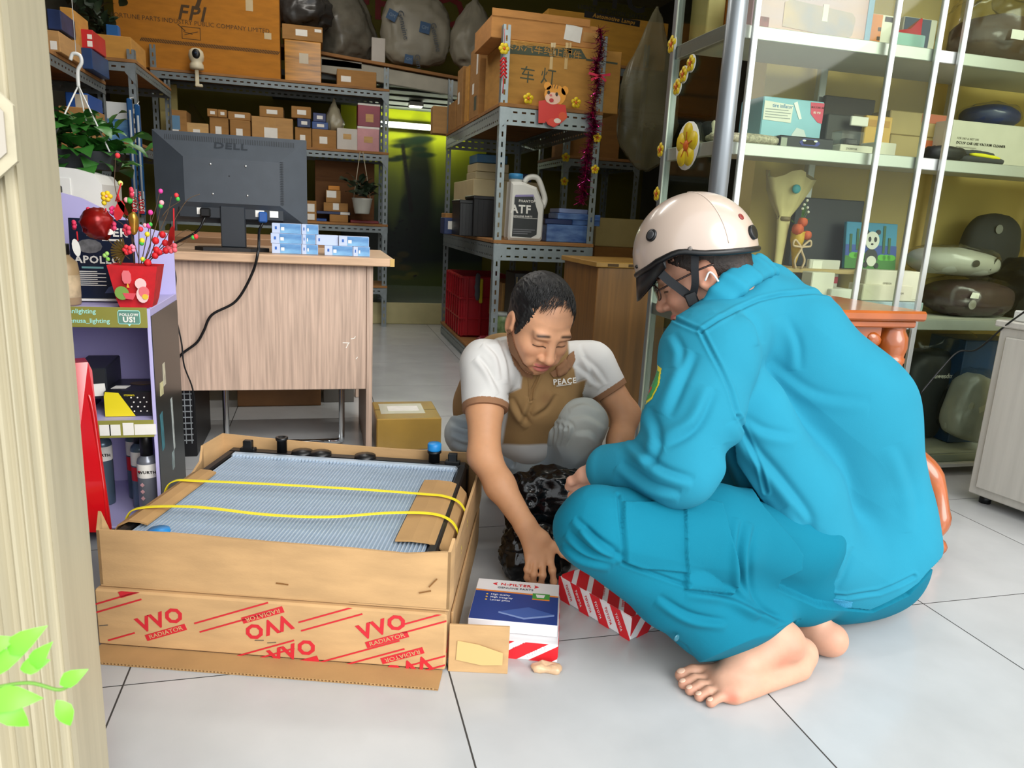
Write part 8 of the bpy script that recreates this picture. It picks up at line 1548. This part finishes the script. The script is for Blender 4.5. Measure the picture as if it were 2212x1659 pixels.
# ---------------------------------------------------------------- the man in the polo shirt
pp = thing('person', 'person in a white and tan polo squatting and reaching down with one arm', 'person', (.62, 1.98, 0)); OF2 = V3(pp.location)
Q = dict(neck=J(1165, 765, 1.88), shR=J(1048, 792, 1.86), shL=J(1282, 790, 1.92), elR=J(1046, 985, 1.72), wrR=J(1132, 1130, 1.57), elL=J(1352, 895, 1.86), wrL=J(1325, 1010, 1.78), hipR=J(1080, 975, 2.10), hipL=J(1165, 965, 2.08), kneeR=J(1014, 940, 1.96), kneeL=J(1258, 915, 1.82), ankR=J(1085, 1035, 2.16), ankL=J(1228, 1035, 1.92))
# jeans
F = Field(.0042)
F.chain([Q['hipL'], Q['hipL'] * .5 + Q['kneeL'] * .5, Q['kneeL']], [.095, .085, .066], .03, 1); F.chain([Q['kneeL'], Q['ankL']], [.066, .060], .02, 2); F.chain([Q['hipR'], Q['kneeR']], [.10, .062], .03, 3); F.chain([Q['kneeR'], Q['ankR']], [.060, .056], .02, 4)
F.ell((Q['hipL'] + Q['hipR']) / 2 + V3((0, .03, .02)), (.17, .13, .13), k=.04, own=5); F.ell(J(1140, 985, 1.98), (.08, .06, .08), k=.04, own=5)
P, q, own = F.run(); N = vnormals(P, orient(P, q)); px = proj(P); fc_ = facing(P, N)
d = folds(P, N, (.5, -.3, .8), .010, 15, 3, .25) + (noise3(P, 16, 4) - .5) * .008
for k in range(5): d += crease(px, fc_, [(1182 + k * 10, 895 + 3 * k), (1197 + k * 10, 925), (1190 + k * 8, 965)], .006, 5)
for k in range(4): d += crease(px, fc_, [(975, 895 + k * 20), (1010, 905 + k * 20), (1035, 893 + k * 20)], .007, 8)
for ln in ([(1225, 880), (1262, 870), (1300, 890)], [(1230, 905), (1268, 900), (1308, 925)], [(1240, 935), (1275, 935), (1300, 960)]): d += crease(px, fc_, ln, .005, 8)
d += groove([(1115, 935), (1118, 975), (1108, 1005)], .004, 4, .002) + groove([(1165, 925), (1210, 915), (1228, 925)], .003, 3, .002)
P = P + N * d[:, None]; P[:, 2] = np.maximum(P[:, 2], .02)
nz = noise3(P, 18, 2)[:, None]; lightm = np.clip(nz * 1.2 - .2, 0, 1); colj = np.array(lin('#8f9ca6')) * (1 - lightm) + np.array(lin('#b4bab8')) * lightm
knl = np.exp(-(np.linalg.norm(P - Q['kneeL'], axis=1) / .11) ** 2)[:, None]; colj = colj * (1 - knl * .7) + np.array(lin('#b0b0a2')) * knl * .7
add_part(pp, 'jeans', P, q, DENIM, colj, 'faded grey-blue jeans')
# polo shirt
F = Field(.0038)
ch_ = J(1155, 850, 1.93); be = J(1140, 905, 2.00)
F.chain([J(1125, 925, 2.08), be, ch_], [.13, .125, .115], .04, 1); F.cone(Q['shR'] + V3((.01, .02, 0)), Q['shL'] + V3((-.01, .02, 0)), .068, .066, .04, 1); F.cone(ch_, Q['neck'] + V3((0, .02, -.02)), .10, .075, .04, 1); F.chain([J(1090, 800, 2.02), J(1060, 880, 2.12)], [.11, .12], .05, 1); F.cone(J(1225, 815, 2.0), J(1180, 900, 2.06), .09, .10, .05, 1)
hmR = Q['shR'] * .50 + Q['elR'] * .50; hmL = Q['shL'] * .45 + Q['elL'] * .55
F.chain([Q['shR'], hmR], [.066, .060], .03, 2); F.chain([Q['shL'], hmL], [.064, .052], .03, 3)
P, q, own = F.run(); P, q, own = subdiv(P, q, own); N = vnormals(P, orient(P, q)); px = proj(P); fc_ = facing(P, N)
d = (noise3(P, 12, 9) - .5) * .006 + folds(P, N, (.3, 0, 1), .004, 14, 6, .25)
for ln in ([(1045, 740), (1075, 770), (1085, 820)], [(1030, 770), (1055, 800), (1080, 850)], [(1075, 730), (1095, 780), (1100, 830)], [(1260, 770), (1290, 800), (1310, 830)], [(1245, 790), (1275, 815), (1300, 835)], [(1150, 860), (1140, 890), (1125, 915)], [(1105, 860), (1120, 890), (1145, 920)], [(1200, 850), (1180, 880), (1150, 900)], [(1250, 745), (1270, 790), (1285, 830)]): d += crease(px, fc_, ln, .006, 8)
d += groove([(1163, 812), (1150, 840), (1147, 865)], .003, 2.5, .002) + groove([(1127, 812), (1124, 838), (1098, 852)], .002, 2.5) + groove([(1243, 800), (1246, 826), (1262, 818)], .002, 2.5)
P2 = P + N * d[:, None]
for (h_, s0, k) in ((hmR, Q['shR'], 2), (hmL, Q['shL'], 3)): hn = unit(h_ - s0); sd = (P2 - h_) @ hn; m = (own == k) & (sd > 0); P2[m] -= np.outer(sd[m] * .97, hn)
TAN, WHT, BRN = np.array(lin('#97764a')), np.array(lin('#cfcdc9')), np.array(lin('#92694a'))
tl4 = soft_poly(px, [(1108, 690), (1103, 745), (1115, 790), (1127, 815), (1125, 838), (1098, 850), (1095, 900), (1085, 960), (1250, 960), (1262, 850), (1266, 818), (1246, 826), (1242, 800), (1231, 770), (1222, 690)], 5)
bk4 = np.clip((P[:, 1] - 1.985) / .008 + .5, 0, 1) * (own == 1)
wm = np.clip(1 - np.maximum(tl4 * (own == 1), bk4), 0, 1)[:, None]
col = TAN * (1 - wm) + WHT * wm
for (h_, s0, k) in ((hmR, Q['shR'], 2), (hmL, Q['shL'], 3)): hn = unit(h_ - s0); sd = (P - h_) @ hn; col[(own == k) & (sd > -.016)] = BRN
st = .5 * np.exp(-(((px[:, 0] - 1180) / 14) ** 2 + ((px[:, 1] - 860) / 14) ** 2))[:, None] * (own == 1)[:, None]; col = col * (1 - st) + np.array(lin('#6f4a2c')) * st
col = col * (.95 + .10 * noise3(P, 25, 1)[:, None])
add_part(pp, 'polo_shirt', P2, q, POLO, col, 'white and tan polo shirt'); PLT = (P2.copy(), orient(P2, q).copy())
# lettering on the chest, placket, collar
def on_text(s, px0, py0, size, a):
    bm = bvh(PLT); h_ = bm.ray_cast(Vector(CAMP), Vector(ray(px0, py0))); o = text(s, size, PAPER, pp, (0, 0, 0), bold=.02)
    nn_ = h_[1] if h_[1].dot(Vector(CAMP) - h_[0]) > 0 else -h_[1]; nn_ = (nn_ * .5 + (Vector(CAMP) - h_[0]).normalized() * .5).normalized(); xd = Vector((1, 0, 0)); xd = (xd - nn_ * xd.dot(nn_)).normalized(); yd = nn_.cross(xd); o.matrix_local = axes(h_[0] + nn_ * .013 - Vector(OF2), xd, yd, nn_) @ Matrix.Rotation(a, 4, 'Z')
on_text('PEACE', 1216, 824, .0215, .07)
on_mesh(pp, 'chest_line', [(1202, 833), (1234, 829), (1234, 831), (1202, 835)], PLT, .003, PAPER)
on_mesh(pp, 'placket', [(1140, 810), (1165, 806), (1152, 862), (1144, 866)], PLT, .003, mat('tan_placket', '#8f6e44', .88))
# collar: stand ring and two leaves laid on the shirt
F = Field(.0028); nk = Q['neck'] + V3((0, -.01, .005)); axn = unit(V3((.05, -.42, .9))); e1 = unit(np.cross((0, 1, 0), axn)); e2 = np.cross(axn, e1)
rg = [nk + e1 * .070 * math.sin(a) - e2 * .072 * math.cos(a) - axn * .004 for a in np.linspace(.55, 2 * math.pi - .55, 19)]
F.chain(rg, [.0075] * 19, .006); F.chain([p + unit(p - nk) * .010 - axn * .012 for p in rg], [.0075] * 19, .010)
P, q, _ = F.run(); CLM = mat('brown_collar', '#92694a', .88, bump=.2, bscale=600); add_part(pp, 'collar', relax(P, q, 2), q, CLM)
# ---- skin
SKP = '#c8936c'
HP = J(1166, 698, 1.80); fP = unit(V3((.13, -.83, -.54))); RP_ = frame(fP, -.05)
F = Field(.0021); build_head(F, HP, RP_, smile=True, nose=1.0); F.cone(HP - RP_[0] * .035 - RP_[2] * .055, Q['neck'] + V3((0, .05, -.03)), .050, .058, .03)
Ph, qh, _ = F.run(); Ph = relax(Ph, qh, 1, .35); ch2 = head_color(Ph, HP, RP_, '#dfa680')
qq = (Ph - HP) @ RP_.T; sh = np.clip((qq[:, 2] - .058) / .02, 0, 1) * .35; ch2 = ch2 * (1 - sh[:, None]) + np.array(lin('#5a4034')) * sh[:, None]
F = Field(.003); mdR = hmR
F.chain([Q['shR'], mdR, Q['elR'], Q['elR'] * .55 + Q['wrR'] * .45 + V3((-.004, 0, 0)), Q['wrR']], [.05, .046, .040, .036, .0265], .02)
KN = dict(i=J(1186, 1196, 1.545), m=J(1172, 1204, 1.540), r=J(1158, 1206, 1.540), p=J(1144, 1200, 1.545))
fing = [[J(1172, 1160, 1.55), J(1196, 1178, 1.545), J(1216, 1197, 1.535), J(1234, 1211, 1.53)], [KN['i'], J(1193, 1232, 1.515), J(1196, 1256, 1.515), J(1197, 1272, 1.52)], [KN['m'], J(1172, 1242, 1.508), J(1168, 1264, 1.51), J(1166, 1279, 1.515)], [KN['r'], J(1153, 1240, 1.51), J(1152, 1261, 1.512), J(1153, 1274, 1.517)], [KN['p'], J(1138, 1230, 1.52), J(1138, 1248, 1.522), J(1142, 1262, 1.525)]]
hand_field(F, Q['wrR'] + V3((.002, -.002, -.004)), None, fing, rw=.026)
F.chain([Q['shL'], Q['elL'], Q['elL'] * .5 + Q['wrL'] * .5, Q['wrL']], [.048, .039, .034, .026], .02)
hd = unit(V3((-.15, -.45, -.6))); lt = unit(np.cross(hd, (0, 1, 0))); kl = Q['wrL'] + hd * .075; fl3 = [[Q['wrL'] + lt * .02 + hd * .02, Q['wrL'] + lt * .045 + hd * .05, Q['wrL'] + lt * .045 + hd * .075]] + [[kl + lt * o_, kl + lt * o_ + hd * .036, kl + lt * o_ + hd * .055 + V3((0, .01, -.01))] for o_ in (.028, .01, -.01, -.028)]
hand_field(F, Q['wrL'], None, fl3)
P1, q1, _ = F.run(); P1 = relax(P1, q1, 1, .35); c1 = skin_col(P1, SKP, [(f[-1], .01, .25) for f in fing])
# tendons and knuckles darker tone
for f in fing[1:]: kk = np.exp(-(np.linalg.norm(P1 - f[0], axis=1) / .012) ** 2)[:, None] * .25; c1 = c1 * (1 - kk) + np.array(lin('#8f5a3a')) * kk
# feet in sandal-less squat, mostly hidden
F = Field(.004)
for an, dx in ((Q['ankL'], .02), (Q['ankR'], .02)):
    a = V3((an[0], an[1], .06)); F.chain([an, a], [.045, .04], .02); t_ = a + V3((dx, -.16, -.03)); F.chain([a + V3((0, .04, -.025)), a + V3((dx * .4, -.06, -.015)), t_], [.034, .034, .026], .02)
    for k in range(5): b_ = t_ + V3((.018 * (k - 2), 0, -.012)); F.chain([b_, b_ + V3((0, -.045 + .006 * abs(k - 1), -.003))], [.012, .010], .004)
P6, q6, _ = F.run(); P6[:, 2] = np.maximum(P6[:, 2], .002); c6 = skin_col(P6, SKP)
Pb, qb, cb_ = join([(Ph, qh, ch2), (P1, q1, c1), (P6, q6, c6)]); o = link('body', to_mesh('body', Pb - OF2, qb, SKIN, cb_), pp); o['label'] = 'skin of head, arms and feet'
for f in fing: 
    tip, prv = f[-1], f[-2]; dd = unit(tip - prv); up2 = unit(unit(CAMP - tip) - dd * (unit(CAMP - tip) @ dd)); MB().ball((0, 0, 0), (.0045, .0065, .0015), 10).build('fingernail', mat('fingernail', '#b98a70', .35), pp, tuple(tip + up2 * .0075 - OF2), tuple(Matrix((np.cross(dd, up2).tolist(), dd.tolist(), up2.tolist())).transposed().to_euler()))
NKR = (np.concatenate([PLT[0], Ph]), np.concatenate([PLT[1], orient(Ph, qh) + len(PLT[0])]))
on_mesh(pp, 'collar_leaf', [(1094, 712), (1103, 712), (1112, 750), (1128, 784), (1152, 806), (1150, 818), (1130, 813), (1111, 788), (1099, 752)], NKR, .006, CLM, .004)
on_mesh(pp, 'collar_leaf', [(1240, 758), (1230, 765), (1218, 788), (1188, 805), (1196, 815), (1216, 809), (1234, 795), (1243, 778)], NKR, .008, CLM, .004)
# hair: cap plus combed strands
WP = lambda x, y, z: HP + x * RP_[0] + y * RP_[1] + z * RP_[2]
F = Field(.003); F.ell(WP(-.018, 0, .040), (.099, .083, .090), RP_, k=.01); F.ell(WP(-.06, 0, -.03), (.045, .06, .05), RP_, k=.03)
for s_ in (-1, 1): F.ell(WP(.020, s_ * .071, .018), (.014, .008, .045), RP_, k=.010)
F.ell(WP(.112, 0, .012), (.082, .074, .105), RP_, k=.02, sub=True); F.ell(WP(.05, 0, -.075), (.085, .12, .065), RP_, k=.010, sub=True)
P, q, _ = F.run(); P = relax(P, q, 10, .6); N = vnormals(P, orient(P, q)); ql = (P - HP) @ RP_.T; thin = np.exp(-(((ql[:, 0] - .055) / .035) ** 2 + ((ql[:, 1] + .012) / .04) ** 2 + ((ql[:, 2] - .10) / .04) ** 2))
P = P + N * (((ridge(ql * np.array([.25, 1, 1]), 170, 1) - .5) * .004) - .002 - thin * .009)[:, None]
add_part(pp, 'hair', P, q, HAIR)
rg_ = random.Random(9); mb = MB(); CE, RE_ = V3((-.014, 0, .037)), V3((.098, .080, .088))
for k in range(620):
    x = rg_.uniform(-.075, .052); y = rg_.uniform(-.062, .062); t2 = 1 - ((x - CE[0]) / RE_[0]) ** 2 - (y / RE_[1]) ** 2
    if t2 < .12: continue
    pr = [V3((x, y, CE[2] + RE_[2] * math.sqrt(t2) * 1.02))]; dv = V3((.85, -.45 + y * 4, 0)) + V3((rg_.gauss(0, .18), rg_.gauss(0, .22), 0)); far = rg_.random() < .22
    for j in range(4):
        c = pr[-1] + unit(dv) * rg_.uniform(.008, .013); e_ = (c - CE) / RE_; c = CE + e_ / np.linalg.norm(e_) * (1.025 + .02 * rg_.random()) * RE_
        if c[0] > (.078 if far else .060) or c[2] < .075: break
        pr.append(c); dv = dv + V3((0, -.05, -.12))
    if len(pr) < 3: continue
    mb.tube([HP + p @ RP_ - OF2 for p in pr], [.0010 * (1 - .7 * a / (len(pr) - 1)) for a in range(len(pr))], 4)
o = mb.build('hair_strands', HAIR, pp); o['kind'] = 'stuff'

bpy.data.scenes.remove(TSC)
# ================================================================ pieces that belong to a part of their thing
def nest(thing_name, kids, part):
    for r in [o for o in bpy.data.objects if o.parent is None and o.name.split('.')[0] == thing_name]:
        ch = list(r.children); base = lambda o: o.name.split('.')[0]; ps = [c for c in ch if base(c) == part]
        if not ps: continue
        for c in ch:
            if base(c) in kids and c not in ps:
                p = min(ps, key=lambda q: (q.location - c.location).length); c.parent = p; c.matrix_parent_inverse = p.matrix_local.inverted()
bpy.context.view_layer.update()
for a_ in (('car_radiator', ('cooling_tube',), 'fin_core'), ('car_radiator', ('crimp_tooth',), 'header_rail'), ('car_radiator', ('hose_stub', 'tank_rib', 'mounting_clip'), 'upper_tank'), ('computer_monitor', ('vent_slot', 'screw', 'lock_hole', 'lettering'), 'housing'), ('computer_monitor', ('port_label', 'video_plug', 'power_plug'), 'port_bay'),
           ('person', ('toenail', 'fingernail'), 'body'), ('person', ('button',), 'trousers'), ('person', ('badge_field', 'badge_emblem'), 'badge_border'), ('person', ('helmet_lining', 'helmet_rim', 'helmet_peak', 'helmet_seam', 'vent', 'vent_grille', 'bolt', 'rear_clip', 'sticker'), 'helmet_shell'), ('person', ('glasses_rim', 'glasses_lens', 'glasses_bridge'), 'glasses_arm'), ('person', ('lettering', 'chest_line', 'placket'), 'polo_shirt'), ('person', ('collar_leaf',), 'collar'), ('person', ('hair_strands',), 'hair'),
           ('oil_jug', ('lettering', 'print_line', 'label_trim'), 'label'), ('display_stand', ('bubble_fill',), 'speech_bubble'), ('display_stand', ('price_card', 'lettering'), 'front_strip'), ('office_desk', ('paint_scratch',), 'front_panel'), ('office_desk', ('chipped_corner',), 'desk_top'), ('carved_table', ('carved_leaf',), 'leg'), ('carved_table', ('carved_scroll',), 'carved_apron'),
           ('spray_can', ('lettering', 'logo_mark', 'hazard_sign'), 'can'), ('wiper_pack', ('lettering',), 'label'), ('poster_stand', ('lettering', 'print_bar', 'print_line', 'lamp_picture', 'car_picture'), 'poster'), ('tiger_cutout', ('ear', 'muzzle', 'eye', 'nose', 'mouth', 'stripe'), 'head'), ('panda_painting', ('blue_band', 'grass', 'bush', 'bamboo', 'panda_body', 'panda_belly', 'panda_foot', 'panda_ear', 'panda_head', 'panda_eye', 'panda_nose'), 'canvas'), ('security_camera', ('lens',), 'face'), ('computer_tower', ('grille_bar', 'grille_rod'), 'case'), ('red_crate', ('rib', 'band'), 'side'), ('toy_dog', ('blaze', 'muzzle', 'nose', 'ear', 'eye'), 'head'), ('blossom_pot', ('lantern', 'lantern_tassel', 'melon', 'melon_slice', 'animal_patch', 'animal_pouch', 'coin'), 'pot'), ('white_cabinet', ('foot',), 'body'), ('printer', ('plug',), 'panel')): nest(*a_)
